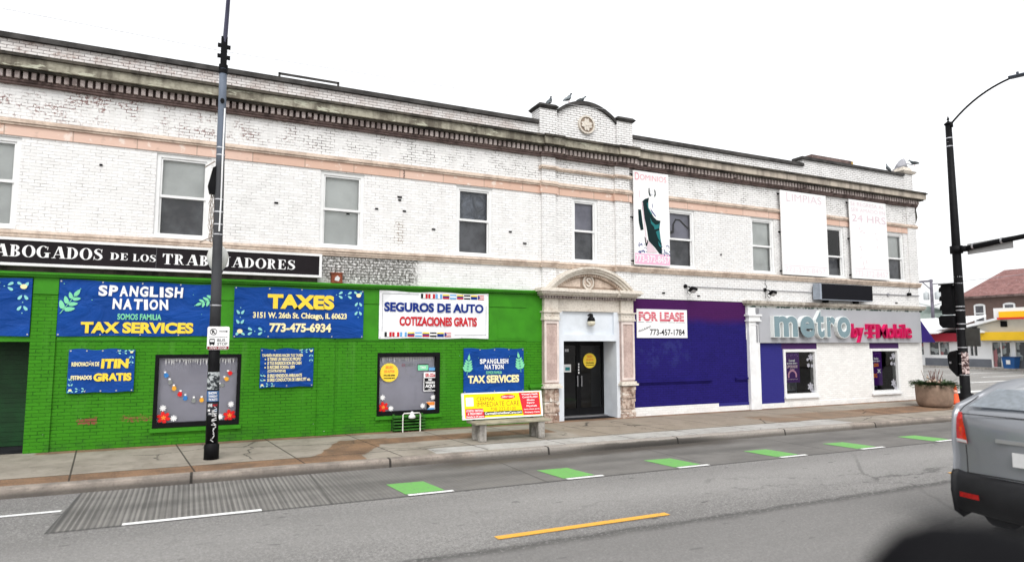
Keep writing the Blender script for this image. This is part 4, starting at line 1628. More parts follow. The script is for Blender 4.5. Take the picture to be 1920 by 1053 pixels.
m = MB()
for k, q in enumerate([
    [(248, 300), (205, 318), (172, 350), (176, 420), (215, 600), (235, 740), (295, 800), (345, 862), (372, 866), (370, 760), (352, 690), (350, 600), (362, 525), (322, 520), (300, 500), (262, 455), (240, 400), (240, 340)],
    [(132, 432), (162, 430), (172, 520), (185, 630), (155, 640), (138, 560)], [(192, 700), (228, 740), (232, 790), (205, 795)],
    [(244, 205), (254, 200), (256, 245), (270, 284), (250, 280), (243, 240)], [(300, 205), (316, 225), (319, 262), (308, 288), (300, 280), (308, 250)]]):
    poly(m, P_(*q), HY - .005 - .0005 * k)
m.build('robe_print', C['deepgreen'], d)
m = MB()
for k, q in enumerate([[(300, 620), (350, 600), (356, 540), (345, 560), (310, 572), (270, 540), (255, 500), (262, 560), (290, 590)], [(310, 640), (350, 620), (358, 700), (366, 760), (330, 700)], [(330, 730), (364, 780), (366, 800), (340, 780)], [(222, 360), (236, 350), (238, 400), (280, 470), (262, 466), (232, 410)]]):
    poly(m, P_(*q), HY - .009 - .0005 * k)
m.build('robe_fold_print', C['greenteal'], d)
m = MB()
for k, q in enumerate([[(172, 350), (180, 350), (218, 760), (208, 760)], [(143, 235), (149, 235), (156, 310), (149, 310)], [(215, 795), (232, 745), (260, 770), (320, 850), (215, 860)]]):
    poly(m, P_(*q), HY - .0095 - .0005 * k)
rr = random.Random(5)
m.build('staff_print', C['palepink'], d)
m = MB()
for k in range(46):
    a = rr.uniform(128, 212) if k % 2 else rr.uniform(370, 455)
    b = rr.uniform(760, 865) if k % 2 else rr.uniform(765, 875)
    leaf(m, fx(a), fz(b), rr.uniform(0, 3), rr.uniform(.03, .08), .025, HY - .0045 - .0001 * (k % 20))
for a, b in ((262, 232), (285, 230)):
    m.disc(fx(a), fz(b), .012, .008, HY - .005, 8)
for q in ([(258, 400), (268, 420), (300, 460), (318, 485), (310, 488), (270, 440)], [(268, 262), (285, 262), (285, 266), (268, 266)], [(276, 360), (282, 360), (284, 400), (280, 400)]):
    poly(m, P_(*q), HY - .0055)
m.build('flower_print', C['navy'], d)

d = hang('wide faded white banner headed LIMPIAS', 17.95, 20.24, 4.55, 7.51)
letters(d, C['palepink'], lambda m: (text(m, 'L', 18.25, 18.44, 7.14, 7.46, HY - .004, -.01), text(m, 'IMPIAS', 18.52, 20.0, 7.16, 7.42, HY - .004, -.01)))
letters(d, C['faintpink'], lambda m: text(m, '773-372-8457', 18.05, 20.07, 4.64, 4.82, HY - .004, .0))
m = MB(); m.quad((18.02, HY - .003, 4.86), (20.15, HY - .003, 4.86), (20.15, HY - .003, 4.875), (18.02, HY - .003, 4.875)); m.build('faded_strip', C['palepink'], d)
d = hang('faded white banner promising a return in 24 HRS, nearest the building corner', 21.48, 23.57, 4.56, 7.52)
letters(d, C['palepink'], lambda m: (text(m, 'SE REGRESA AL', 21.56, 23.46, 7.29, 7.43, HY - .004, -.008), text(m, 'SER AMADO EN', 21.57, 23.49, 7.07, 7.21, HY - .004, -.008), text(m, '24 HRS', 21.60, 23.51, 6.70, 6.97, HY - .004, .0)))
letters(d, C['faintpink'], lambda m: text(m, '773-372-8457', 21.62, 23.5, 4.65, 4.86, HY - .004, .0))
m = MB()
rr = random.Random(9)
for k, (x, z) in enumerate(((22.0, 6.45), (22.1, 6.35), (22.25, 6.3), (22.9, 6.3), (22.95, 6.1), (22.0, 5.75), (22.05, 5.65), (22.95, 5.8), (22.0, 5.35), (22.1, 5.15), (22.3, 5.2), (22.15, 4.98))):
    leaf(m, x, z, rr.uniform(0, 3), rr.uniform(.08, .2), .03, HY - .004 - .0002 * k)
m.quad((21.6, HY - .003, 4.92), (23.5, HY - .003, 4.92), (23.5, HY - .003, 4.935), (21.6, HY - .003, 4.935))
m.build('faded_print', C['palepink'], d)

# ---- corner shop fascia sign with raised letters
fs = thing('fascia_sign', 'silver grey shop sign panel with raised grey and magenta letters above the corner shop', 'sign', (21., -.1, 2.18))
MB().box(16.62, 25.35, -.12, -.03, 2.185, 3.37).build('sign_panel', plain('silver_grey_panel', (.37, .375, .40), .45, .3, .05, 1.), fs, bevel=.01)
LG = plain('slate_blue_letter_face', (.17, .25, .28), .45, .4, .06, 3.)
LW = plain('white_letter_side', (.74, .77, .76), .45, .4, .04, 3.)
LM = plain('magenta_letter_face', (.42, .003, .065), .5, .2, .06, 3.)
LMS = plain('bright_magenta_letter_side', (.72, .012, .13), .5, .2, .06, 3.)
for ch, a, b, z0, z1 in (('m', 17.28, 18.43, 2.37, 3.12), ('e', 18.50, 19.25, 2.35, 3.13), ('t', 19.29, 19.74, 2.35, 3.34), ('r', 19.83, 20.31, 2.37, 3.13), ('o', 20.36, 21.10, 2.35, 3.14)):
    l = MB(); text(l, ch, a, b, z0, z1, -.275, .055, .155)
    lo = l.build('letter', LW, fs)
    f = MB(); text(f, ch, a + .022, b - .022, z0 + .022, z1 - .022, -.281, .035)
    f.build('letter_face', LG, lo)


def magenta(ch, a, b, z0, z1, bold=.012):
    l = MB(); text(l, ch, a, b, z0, z1, -.225, bold, .105)
    lo = l.build('letter', LMS, fs)
    f = MB(); text(f, ch, a + .008, b - .008, z0 + .008, z1 - .008, -.229, bold - .012)
    f.build('letter_face', LM, lo)


for ch, a, b, z0, z1 in (('b', 21.26, 21.52, 2.36, 2.88), ('y', 21.54, 21.87, 2.20, 2.74), ('M', 22.64, 23.20, 2.36, 2.88), ('o', 23.23, 23.60, 2.35, 2.74), ('b', 23.65, 23.95, 2.36, 2.89), ('i', 23.99, 24.10, 2.36, 2.88), ('l', 24.14, 24.25, 2.36, 2.89), ('e', 24.29, 24.62, 2.35, 2.75)):
    magenta(ch, a, b, z0, z1)
for y, dp, g, mt, nm in ((-.225, .105, 0., LMS, 'letter'), (-.229, .004, .007, LM, 'letter_face')):
    l = MB()
    for a, b, c, e in ((22.22, 22.32, 2.36, 2.80), (22.06, 22.48, 2.80, 2.88), (22.06, 22.11, 2.68, 2.799), (22.43, 22.48, 2.68, 2.799), (22.15, 22.2199, 2.36, 2.41), (22.3201, 22.39, 2.36, 2.41), (22.0, 22.09, 2.50, 2.59), (22.45, 22.54, 2.50, 2.59)):
        l.box(a + g, b - g, y, y + dp, c + g, e - g)
    q = l.build(nm, mt, fs if nm == 'letter' else q)

# ---- dark display box
o = thing('display_box', 'blank black display box hung on the white wall above the corner shop sign', 'sign', (21.1, -.2, 3.70))
mb = MB(); mb.box(19.55, 22.25, -.36, -.10, 3.73, 4.27); mb.build('screen_case', plain('black_screen', (.004, .004, .007), .5, .12, .2, 2.), o)
mb = MB(); mb.box(19.46, 19.549, -.37, -.08, 3.71, 4.28); mb.box(19.55, 22.25, -.345, -.09, 3.70, 3.7295); mb.build('side_trim', M['galv'], o)
mb = MB(); mb.box(20.0, 20.1, -.2, .0, 3.61, 3.699); mb.box(21.6, 21.7, -.2, .0, 3.61, 3.699); mb.box(20.0, 20.1, -.11, .0, 3.9, 4.0); mb.box(21.6, 21.7, -.11, .0, 3.9, 4.0); mb.build('bracket', M['matt_black'], o)

# ---- things in and on the shop windows
YW = .055
GREY = plain('grey_bulb_print', (.20, .21, .20), .5, .3, .1, 5.)
bulb_c = {'blue': plain('blue_bulb_print', (.03, .19, .50), .5, .3, .1, 5.), 'grey': GREY, 'orange': plain('amber_bulb_print', (.75, .36, .03), .5, .3, .1, 5.), 'red': C['brightred']}
spots = [('blue', -.76, 1.52, .4, 'blue bulb sticker topmost at the left end of the string'), ('grey', -.67, 1.365, .3, 'grey bulb sticker between the top blue and upper amber ones'), ('orange', -.59, 1.23, .15, 'amber bulb sticker between a grey and a red one'),
         ('red', -.47, 1.10, -.2, 'red bulb sticker on the left slope of the string'), ('blue', -.36, 1.01, 0., 'blue bulb sticker low on the string right of a red one'), ('grey', -.19, .95, 0., 'grey bulb sticker at the bottom of the string'),
         ('orange', -.03, .955, 0., 'amber bulb sticker at the bottom of the string beside the street pole'), ('grey', .37, 1.27, 1.0, 'grey bulb sticker right of the street pole'), ('orange', .46, 1.41, .9, 'amber bulb sticker high on the right of the street pole'),
         ('red', .53, 1.54, .8, 'red bulb sticker topmost at the right end of the string')]
for c, x, z, a, lab in spots:
    m = MB(); leaf(m, 0, -.01, math.pi / 2 + a, .12, .09, 0)
    for q in (m,):
        q.v = [Vector((v.x + x, YW + v.y, v.z + z)) for v in q.v]
    o = m.build('bulb_sticker', bulb_c[c], None, origin=(x, YW, z))
    tag(o, lab, 'window sticker', 'light bulb stickers on the green shop window')
    m = MB(); m.disc(x + .055 * -math.sin(a), z + .055 * math.cos(a), .025, .022, YW - .003, 8); m.build('bulb_cap', C['white'], o)


def star(m, x, z, r, n, y, wd=.5, rot=0.):
    for k in range(n):
        a = 2 * math.pi * k / n + math.pi / 2 + rot
        leaf(m, x + math.cos(a) * r * .52, z + math.sin(a) * r * .52, a + math.pi, r, r * wd, y - .0004 * k)


def snow(x, z, lab, grp, r=.07, y=YW):
    m = MB(); star(m, x, z, r, 8, y, .38)
    tag(m.build('snowflake_sticker', C['white'], None, origin=(x, y, z)), lab, 'window sticker', grp)


G1 = 'white snowflake stickers on the shop windows'
for x, z, lab in ((-.79, .79, 'white snowflake sticker above the left red poinsettia of the bulb window'), (-.57, .56, 'white snowflake sticker right of the left poinsettia in the bulb window'),
                  (.36, .55, 'white snowflake sticker between street pole and right poinsettia'), (.58, .82, 'white snowflake sticker above the right poinsettia of the bulb window'),
                  (4.08, .84, 'white snowflake sticker above the poinsettia in the window with a yellow disc'), (4.30, .56, 'white snowflake sticker right of the poinsettia in the window with a yellow disc'),
                  (5.13, .59, 'white snowflake sticker left of the small striped flag'), (5.41, .80, 'white snowflake sticker above the small striped flag')):
    snow(x, z, lab, G1, .07)
for x, z, lab in ((-.77, .585, 'red poinsettia sticker at lower left of the bulb window'), (.56, .57, 'red poinsettia sticker at lower right of the bulb window'), (4.10, .60, 'red poinsettia sticker under the yellow disc')):
    m = MB(); star(m, x, z, .135, 6, YW - .004, .55, .2)
    o = m.build('poinsettia_sticker', C['brightred'], None, origin=(x, YW, z))
    tag(o, lab, 'window sticker', 'red poinsettia stickers')
    m = MB(); star(m, x, z, .05, 5, YW - .012, .5); m.build('flower_heart', C['orange'], o)


def icicles(x0, x1, z1, lab, sd):
    m = MB(); rr = random.Random(sd)
    x = x0
    m.quad((x0, YW, z1 - .015), (x1, YW, z1 - .015), (x1, YW, z1), (x0, YW, z1))
    while x < x1 - .02:
        w_ = rr.uniform(.03, .055); h = rr.uniform(.06, .15)
        m.flat([(x, z1 - .016), (x + w_ * .55, z1 - .016 - h), (x + w_, z1 - .016)], YW)
        x += w_ + rr.uniform(.0, .03)
    tag(m.build('icicle_trim', C['dimwhite'], None, origin=((x0 + x1) / 2, YW, z1)), lab, 'window trim')


icicles(-.79, .60, 1.86, 'white paper icicles along the top of the window with bulb stickers', 1)
icicles(4.05, 5.44, 1.86, 'white paper icicles along the top of the window with a yellow disc', 2)


def yellow_disc(x, z, rx, rz, y, lab):
    m = MB(); m.disc(x, z, rx, rz, y, 32, .02)
    o = m.build('disc_sign', C['yellow'], None, origin=(x, y, z - rz)); tag(o, lab, 'sign', 'yellow round insurance signs')
    letters(o, C['orange'], lambda m: (text(m, 'SEGURO', x - rx * .42, x + rx * .42, z + rz * .42, z + rz * .72, y - .004, .05), text(m, 'DE AUTOS', x - rx * .56, x + rx * .56, z - rz * .02, z + rz * .27, y - .004, .05)))
    letters(o, C['black'], lambda m: (text(m, '773-475-6934', x - rx * .62, x + rx * .62, z - rz * .40, z - rz * .20, y - .004, .05), text(m, 'COTIZACIONES GRATIS', x - rx * .62, x + rx * .62, z - rz * .66, z - rz * .52, y - .004, .05)))


yellow_disc(4.24, 1.46, .235, .235, .045, 'yellow round sign with orange and black lettering in the green shop window')
yellow_disc(10.57, 1.66, .225, .225, .655 - .02, 'yellow round sign with orange and black lettering on the black door')
p = MB().box(5.15, 5.48, .045, .06, .96, 1.45).build('window_poster', C['white'], None, origin=(5.3, .05, .96)); tag(p, 'black and white SR-22s poster at the right side of the green shop window', 'poster')
MB().quad((5.165, .042, .985), (5.465, .042, .985), (5.465, .042, 1.30), (5.165, .042, 1.30)).build('black_field', C['black'], p)
letters(p, C['red'], lambda m: text(m, 'SR-22s', 5.19, 5.45, 1.325, 1.42, .041, .04))
letters(p, C['white'], lambda m: (text(m, 'SE', 5.27, 5.37, 1.225, 1.285, .038, .04), text(m, 'VENDEN', 5.19, 5.45, 1.15, 1.21, .038, .04), text(m, 'AQUI', 5.19, 5.45, 1.04, 1.135, .038, .05), text(m, 'LLAMANOS', 5.27, 5.37, 1.0, 1.025, .038, .03)))
f = MB().box(5.22, 5.46, .045, .06, .465, .69).build('flag_sticker', C['white'], None, origin=(5.34, .05, .46)); tag(f, 'small striped flag sticker in the lower right corner of the green shop window', 'window sticker')
m = MB(); m.quad((5.23, .042, .60), (5.45, .042, .60), (5.45, .042, .685), (5.23, .042, .685)); m.build('red_stripe', C['orange'], f)
m = MB(); m.quad((5.23, .042, .47), (5.45, .042, .47), (5.45, .042, .53), (5.23, .042, .53)); m.build('blue_stripe', C['sky'], f)
m = MB(); m.flat([(5.222, .475), (5.33, .575), (5.222, .68)], .040); m.build('black_triangle', C['black'], f)
o = MB(); text(o, 'o', 4.58, 4.66, 1.60, 1.67, .10, -.01, .012)
n_ = o.build('open_sign', C['rose'], None, origin=(4.75, .1, 1.6)); tag(n_, 'small unlit neon open sign hanging inside the green shop window', 'neon sign')
letters(n_, C['dimwhite'], lambda m: (text(m, 'pen', 4.68, 4.93, 1.57, 1.68, .10, -.015, .012), m.tube([(4.70, .11, 1.55), (4.69, .11, 1.45), (4.74, .11, 1.38), (4.80, .11, 1.40), (4.84, .11, 1.34), (4.94, .11, 1.33), (4.97, .11, 1.42), (4.98, .11, 1.6)], .004, 5)), 'tubing')
p = MB().box(4.99, 5.27, .05, .06, 1.50, 1.64).build('green_card', C['mint'], None, origin=(5.1, .05, 1.5)); tag(p, 'small green card under the icicles in the shop window', 'card')
letters(p, C['white'], lambda m: text(m, 'TAX', 5.05, 5.21, 1.54, 1.61, .047, .02))
MB().box(4.98, 5.28, .045, .062, 1.641, 1.66).build('top_edge', C['black'], p)
p = MB().box(5.29, 5.45, .05, .06, 1.49, 1.57).build('blue_card', C['sky'], None, origin=(5.37, .05, 1.49)); tag(p, 'small blue card at the top right of the shop window', 'card')
# door notices
p = MB().box(9.66, 9.90, .62, .632, 1.33, 1.56).build('door_notice', C['dimwhite'], None, origin=(9.78, .62, 1.33)); tag(p, 'small white notice with a teal picture taped to the left door', 'notice')
MB().quad((9.70, .617, 1.38), (9.86, .617, 1.38), (9.86, .617, 1.48), (9.70, .617, 1.48)).build('teal_picture', C['greenteal'], p)
p = MB().box(9.69, 9.83, .625, .632, 1.93, 2.02).build('number_plate', C['grey'], None, origin=(9.7, .62, 1.9)); tag(p, 'small house number plate at the top of the left door', 'number plate')
letters(p, C['white'], lambda m: text(m, '3151', 9.70, 9.82, 1.94, 2.01, .622, .02))

# purple phone posters and snow window clings of the corner shop
for (x0, x1, z0, z1, lab, kind) in ((18.10, 18.82, .82, 1.84, 'purple phone poster with a pink dial in the left corner shop window', 0), (22.56, 23.19, .60, 1.86, 'purple phone poster with orange figures in the right corner shop window', 1)):
    p = MB().box(x0, x1, .08, .09, z0, z1).build('window_poster', C['darkpurple'], None, origin=((x0 + x1) / 2, .08, z0)); tag(p, lab, 'poster')
    cx = (x0 + x1) / 2; w_ = x1 - x0
    letters(p, C['white'], lambda m: (text(m, 'Level' if kind == 0 else 'Realiza', cx - w_ * .2, cx + w_ * .2, z1 - .30, z1 - .22, .076, .04), text(m, 'up your phone', cx - w_ * .34, cx + w_ * .36, z1 - .40, z1 - .32, .076, .05)))
    if kind == 0:
        letters(p, C['palepink'], lambda m: (text(m, 'UPGRADE', cx - w_ * .36, cx + w_ * .36, z1 - .52, z1 - .42, .076, .06), text(m, 'today', cx - w_ * .16, cx + w_ * .16, z1 - .60, z1 - .54, .076, .03), text(m, 'metro', cx - w_ * .34, cx + w_ * .34, z0 + .10, z0 + .13, .076, .02)))
        m = MB()
        F = lambda q: m.flat(q[::-1] if sum(q[i][0] * q[(i + 1) % 4][1] - q[(i + 1) % 4][0] * q[i][1] for i in range(4)) < 0 else q, .075)
        ring(None, cx, z0 + .24, .22, .20, .15, .14, -20, 205, F, 16)
        m.build('dial_print', C['pink'], p)
    else:
        letters(p, C['orange'], lambda m: (text(m, '$25', cx - w_ * .25, cx + w_ * .2, z1 - .58, z1 - .44, .076, .06), text(m, '5G', cx - w_ * .3, cx + w_ * .02, z0 + .28, z0 + .44, .076, .05)))
        letters(p, C['white'], lambda m: (text(m, 'X', cx + w_ * .02, cx + w_ * .4, z1 - .80, z1 - .66, .076, .09), text(m, 'l', cx - w_ * .42, cx - w_ * .34, z1 - .92, z1 - .72, .076, .05)))
    m = MB()
    for k in range(8):
        m.disc(x0 + .04 + (w_ - .08) * ((k * 37) % 10) / 9.5, z1 - .05 - .02 * (k % 4), .014, .014, .077, 6)
    m.build('dot_print', C['lilac'], p)
G2 = 'snowflake clings on the corner shop windows'
rr = random.Random(4)
for wi, (x0, x1) in enumerate(((19.14, 19.46), (23.62, 23.94))):
    wn = ('left', 'right')[wi]
    for (u, z, r, lab) in ((.7, 1.68, .13, 'big snowflake cling at the top of the %s corner shop window'), (.2, 1.60, .06, 'small snowflake cling at the top of the %s corner shop window'), (.3, 1.40, .08, 'snowflake cling below the two top ones of the %s corner shop window'),
                           (.85, 1.38, .07, 'rightmost middle snowflake cling of the %s corner shop window'), (.5, .66, .15, 'biggest low snowflake cling of the %s corner shop window'), (.85, .48, .10, 'lowest snowflake cling of the %s corner shop window')):
        m = MB()
        star(m, x0 + (x1 - x0) * u, z, r, 6, YW, .5)
        tag(m.build('snowflake_cling', C['cling'], None, origin=(x0 + (x1 - x0) * u, YW, z)), lab % wn, 'window sticker', G2)
# shelves and goods dimly seen through the corner shop glass
for wi, (x0, x1) in enumerate(((18.1, 19.5), (22.6, 24.))):
    o = thing('display_shelf', 'dim shelf rack with boxes inside the %s corner shop window' % ('left', 'right')[wi], 'shelf', ((x0 + x1) / 2, 1.2, .02))
    mb = MB()
    for z in (.45, .9, 1.35):
        mb.box(x0 + .7, x1 + .2, 1.0, 1.5, z, z + .03)
    mb.box(x0 + .7, x0 + .74, 1.0, 1.5, .02, 1.8); mb.box(x1 + .16, x1 + .2, 1.0, 1.5, .02, 1.8)
    mb.build('rack', M['galv'], o)
    mb = MB()
    for z in (.48, .93, 1.38):
        for k in range(4):
            mb.box(x0 + .8 + k * .2, x0 + .93 + k * .2, 1.05, 1.3, z, z + .12 + .05 * (k % 3))
    mb.build('goods', C['grey'], o)

# ------------------------------------------------------------------ things fixed to the front
def floodlight(x, lab):
    o = thing('floodlight', lab, 'floodlight', (x, 0, 3.95), 'black floodlights on the white wall')
    m = MB(); m.disc(x, 3.99, .06, .06, -.05, 14, .05); m.tube([(x, -.05, 3.99), (x + .02, -.16, 3.97), (x + .05, -.22, 3.90)], .018, 6); m.build('mount', M['matt_black'], o)
    m = MB(); m.M = Matrix.Translation((x + .10, -.27, 3.86)) @ Matrix.Rotation(R(-38), 4, 'X') @ Matrix.Rotation(R(12), 4, 'Z')
    m.loft([[(-.15, -.10, .03), (.15, -.10, .03), (.15, .11, .03), (-.15, .11, .03)], [(-.11, -.07, -.05), (.11, -.07, -.05), (.11, .08, -.05), (-.11, .08, -.05)]][::-1])
    for k in range(5):
        m.box(-.1 + k * .045, -.085 + k * .045, -.06, .07, .031, .06)
    m.build('lamp_housing', M['matt_black'], o, bevel=.006)
    m = MB(); m.M = Matrix.Translation((x + .10, -.27, 3.86)) @ Matrix.Rotation(R(-38), 4, 'X') @ Matrix.Rotation(R(12), 4, 'Z')
    m.quad((-.09, .06, -.053), (.09, .06, -.053), (.09, -.05, -.053), (-.09, -.05, -.053)); m.build('lens', C['dimwhite'], o)
    m = MB(); m.tube([(x - .02, -.12, 3.93), (x - .04, -.16, 3.78), (x + .03, -.20, 3.70), (x + .08, -.2, 3.76), (x + .06, -.22, 3.86)], .009, 5); m.build('cable_loop', M['matt_black'], o)
    return o


floodlight(13.76, 'black floodlight on the white wall above the purple wall')
floodlight(17.20, 'black floodlight on the white wall above the white column')
o = thing('floodlight', 'small black floodlight at the right end of the conduit near the building corner', 'floodlight', (24.9, 0, 4.05))
m = MB(); m.tube([(24.55, -.03, 4.42), (24.82, -.05, 4.45), (24.86, -.05, 4.40), (24.86, -.06, 4.2), (24.76, -.08, 4.12)], .012, 6); m.disc(24.76, 4.06, .06, .06, -.16, 10, .12); m.build('lamp_housing', M['matt_black'], o)
m = MB(); m.tube([(13.8, -.03, 3.99), (17.2, -.03, 3.985), (19.5, -.03, 3.98)], .014, 6); m.tube([(22.3, -.03, 4.02), (25.5, -.03, 4.03)], .016, 6); m.disc(23.6, 4.02, .06, .06, -.06, 10, .05)
tag(m.build('conduit', C['grey'], None, origin=(18, 0, 4)), 'thin grey electrical conduit running along the white wall between the floodlights', 'conduit')
m = MB(); m.tube([(17.25, -.02, 4.35), (17.22, -.02, 4.22), (17.30, -.02, 4.1), (17.22, -.02, 3.98), (17.23, -.02, 3.72)], .010, 5)
tag(m.build('loose_cable', M['matt_black'], None, origin=(17.2, 0, 3.8)), 'loose dark cable hanging down beside the second floodlight', 'cable')

# entrance lamp
o = thing('wall_lamp', 'black jelly-jar wall lamp with frosted globe above the black double door', 'wall lamp', (10.15, .0, 2.8))
m = MB(); m.lathe([(.02, .22), (.05, .20), (.06, .12), (.10, .09), (.115, .03), (.115, 0.)], (10.15, -.14, 2.83), 16); m.tube([(10.15, .03, 3.0), (10.15, -.08, 3.04), (10.15, -.14, 3.02)], .025, 8); m.build('lamp_cap', M['black'], o, True)
m = MB(); m.lathe([(.105, .0), (.12, -.05), (.10, -.11), (.06, -.14), (.01, -.15)], (10.15, -.14, 2.83), 16); m.build('globe', plain('frosted_globe', (.62, .58, .46), .3, .4, .2, 8.), o, True)

o = thing('alarm_box', 'small rusty red box with a white sticker on the ledge above the green wall', 'alarm box', (2.88, -.05, 3.67))
m = MB(); m.box(2.72, 2.98, -.16, -.002, 3.667, 3.90); m.box(2.70, 3.0, -.18, -.001, 3.901, 3.92); m.build('case', plain('rusty_red_box', (.22, .06, .03), .7, .2, .4, 9.), o)
m = MB(); m.flat([(2.79, 3.73), (2.89, 3.71), (2.92, 3.79), (2.86, 3.85), (2.80, 3.80)], -.164); m.build('sticker', C['dimwhite'], o)

# gas pipes and louvred guard under the second green window
o = thing('basement_grille', 'green painted louvred basement grille with bars below the window with the yellow disc', 'grille', (4.75, -.1, 0))
m = MB()
for k in range(5):
    z = .04 + .075 * k
    m.box(4.30, 5.12, -.26 + .012 * k, -.06, z, z + .028)
m.box(4.32, 4.36, -.10, -.001, 0, .42); m.box(5.06, 5.10, -.10, -.001, 0, .42)
m.build('slat', plain('dark_green_worn_paint', (.03, .14, .015), .6, .3, .3, 6.), o)
MB().quad((4.3, -.004, .01), (5.12, -.004, .01), (5.12, -.004, .40), (4.3, -.004, .40)).build('opening', M['dark_room'], o)
o = thing('gas_pipe', 'white gas riser pipe with valve in front of the green basement grille', 'pipe', (4.75, -.3, 0))
m = MB(); m.tube([(4.52, -.28, .0), (4.52, -.28, .42), (4.55, -.28, .455), (4.94, -.28, .455), (4.97, -.28, .42), (4.97, -.28, .0)], .018, 8); m.build('pipe_loop', plain('flaking_white_pipe', (.62, .62, .58), .6, .3, .3, 9.), o)
m = MB(); m.lathe([(.02, .14), (.035, .12), (.04, .08), (.085, .03), (.09, -.02), (.03, -.04)], (4.75, -.29, .36), 12); m.build('regulator', M['white_paint'], o, True)

# added dark shape standing in for a curved reflection in an upstairs window
m = MB(); m.tube([(13.48, .18, 5.72), (13.50, .18, 6.0), (13.60, .18, 6.16), (13.76, .18, 6.16), (13.90, .18, 6.05), (14.1, .18, 5.9)], .028, 8); m.loft([[(13.28 + .17 * math.cos(a), .18 + .02 * math.sin(a), 5.68) for a in [k * math.pi / 6 for k in range(12)]], [(13.46 + .06 * math.cos(a), .18 + .02 * math.sin(a), 5.78) for a in [k * math.pi / 6 for k in range(12)]]])
tag(m.build('gooseneck_lamp', C['black'], None, origin=(13.5, .18, 5.7)), 'dark curved gooseneck lamp behind the upstairs window beside the robed figure banner', 'lamp')

# roof bits
m = MB(); m.box(1.36, 1.41, .1, .14, 8.65, 8.82); m.box(2.78, 2.83, .1, .14, 8.65, 8.82); m.box(1.36, 2.83, .1, .14, 8.78, 8.83)
tag(m.build('roof_rail', M['tar'], None, origin=(2.1, .12, 8.65)), 'low dark rail frame standing on the parapet coping at the left', 'rail')
o = thing('roof_beam', 'dark brown timber beam with a yellow end lying on the parapet near the corner', 'beam', (20.8, .1, 8.9))
m = MB(); m.box(19.72, 21.85, -.06, .25, 8.901, 9.03); m.build('timber', M['brown_trim'], o)
m = MB(); m.box(21.851, 21.95, -.055, .25, 8.90, 9.02); m.build('yellow_end', plain('yellow_wood_end', (.40, .26, .06), .7, .2, .2, 8.), o)
o = thing('roof_lamp', 'old grey roof lamp with bent arms on the brick pier at the building corner', 'lamp', (25.2, .2, 9.2))
m = MB(); m.loft([[(25.02 + .02, .0, 9.2), (25.30, .0, 9.2), (25.30, .4, 9.2), (25.02, .4, 9.2)], [(25.08, .05, 9.36), (25.30, .05, 9.36), (25.30, .35, 9.36), (25.08, .35, 9.36)], [(25.20, .1, 9.52), (25.31, .1, 9.52), (25.31, .3, 9.52), (25.20, .3, 9.52)], [(25.28, .15, 9.60), (25.32, .15, 9.60), (25.32, .25, 9.60), (25.28, .25, 9.60)]])
m.build('shade', plain('grey_metal_shade', (.34, .34, .37), .5, .4, .2, 5.), o, True)
m = MB(); m.tube([(25.30, .2, 9.42), (25.55, .15, 9.41), (25.75, .1, 9.38)], .018, 6); m.tube([(24.50, .15, 8.92), (24.62, .15, 9.06), (24.8, .15, 9.16), (25.02, .15, 9.24)], .02, 6); m.build('arm', C['grey'], o)


# ------------------------------------------------------------------ pigeons
def pigeon(x, y, z, rz, lab, pitch=0., s=1., wing=.5):
    o = thing('pigeon', lab, 'pigeon', (0, 0, 0), 'pigeons on the roof')
    secs = [(-.175, .035, .020, .006), (-.12, .045, .030, .012), (-.07, .065, .045, .04), (-.01, .085, .058, .06), (.05, .105, .058, .066), (.095, .135, .042, .05), (.115, .175, .026, .03), (.135, .205, .026, .028), (.160, .205, .018, .018), (.175, .198, .006, .005), (.195, .192, .002, .002)]
    m = MB(); m.M = Matrix.Rotation(-pitch, 4, 'Y') @ Matrix.Scale(s, 4)
    m.loft([[(a, w * math.cos(t), b + h * math.sin(t)) for t in [2 * math.pi * k / 12 for k in range(12)]] for a, b, w, h in secs])
    nt_ = NT('pigeon_feathers', .6, .3); n = nt_.noise(9., 3, .5); nt_.col(nt_.mix(nt_.step(n, .42, .58), (.035, .045, .055), (.10, .13, .14)))
    m.build('body', nt_.m, o, True)
    m = MB(); m.M = Matrix.Rotation(-pitch, 4, 'Y') @ Matrix.Scale(s, 4)
    for sg in (-1, 1):
        m.loft([[(a, sg * (.05 + .012 * math.cos(t)), b + h * math.sin(t)) for t in [2 * math.pi * k / 8 for k in range(8)]] for a, b, h in ((-.15, .05, .008), (-.09, .075, .03), (-.02, .095, .045), (.05, .115, .03), (.075, .12, .01))])
    m.build('wing', plain('grey_wing', (.15 * wing, .17 * wing, .18 * wing), .6, .3, .3, 12.), o, True)
    m = MB()
    for sg in (-1, 1):
        m.tube([(.01, sg * .025, .03), (.015, sg * .025, -.045)], .006, 5)
    m.build('leg', plain('pink_leg', (.4, .12, .1), .6, .3, .1, 9.), o)
    o.location = (x, y, z)
    o.rotation_euler = (0, 0, rz)
    return o


pigeon(8.93, .05, 9.19, R(25), 'dark pigeon sitting upright on the left pier of the gable', R(25), 1.05)
pigeon(9.56, .05, 9.39, R(5), 'pale grey pigeon standing on the left slope of the arched gable', R(15), 1.1, 1.6)
pigeon(9.98, .05, 9.41, R(-20), 'hunched greenish pigeon just left of the top of the arched gable', R(0), 1.0)
pigeon(24.05, .05, 8.94, R(100), 'dark pigeon on the coping left of the corner pier', R(35), 1.0)
pigeon(25.85, .08, 9.37, R(150), 'pigeon with outstretched tail perched on the lamp arm beyond the corner pier', R(-8), 1.15)

# ------------------------------------------------------------------ street pole in front of the green shop
PX, PY = .185, -2.28
o = thing('street_pole', 'tall tapering steel street pole with a black painted foot, stickers and straps', 'street pole', (PX, PY, 0))


def px_at(z):
    return PX - .045 * min(1, z / 4.) - .035 * max(0, min(1, (z - 4) / 4))


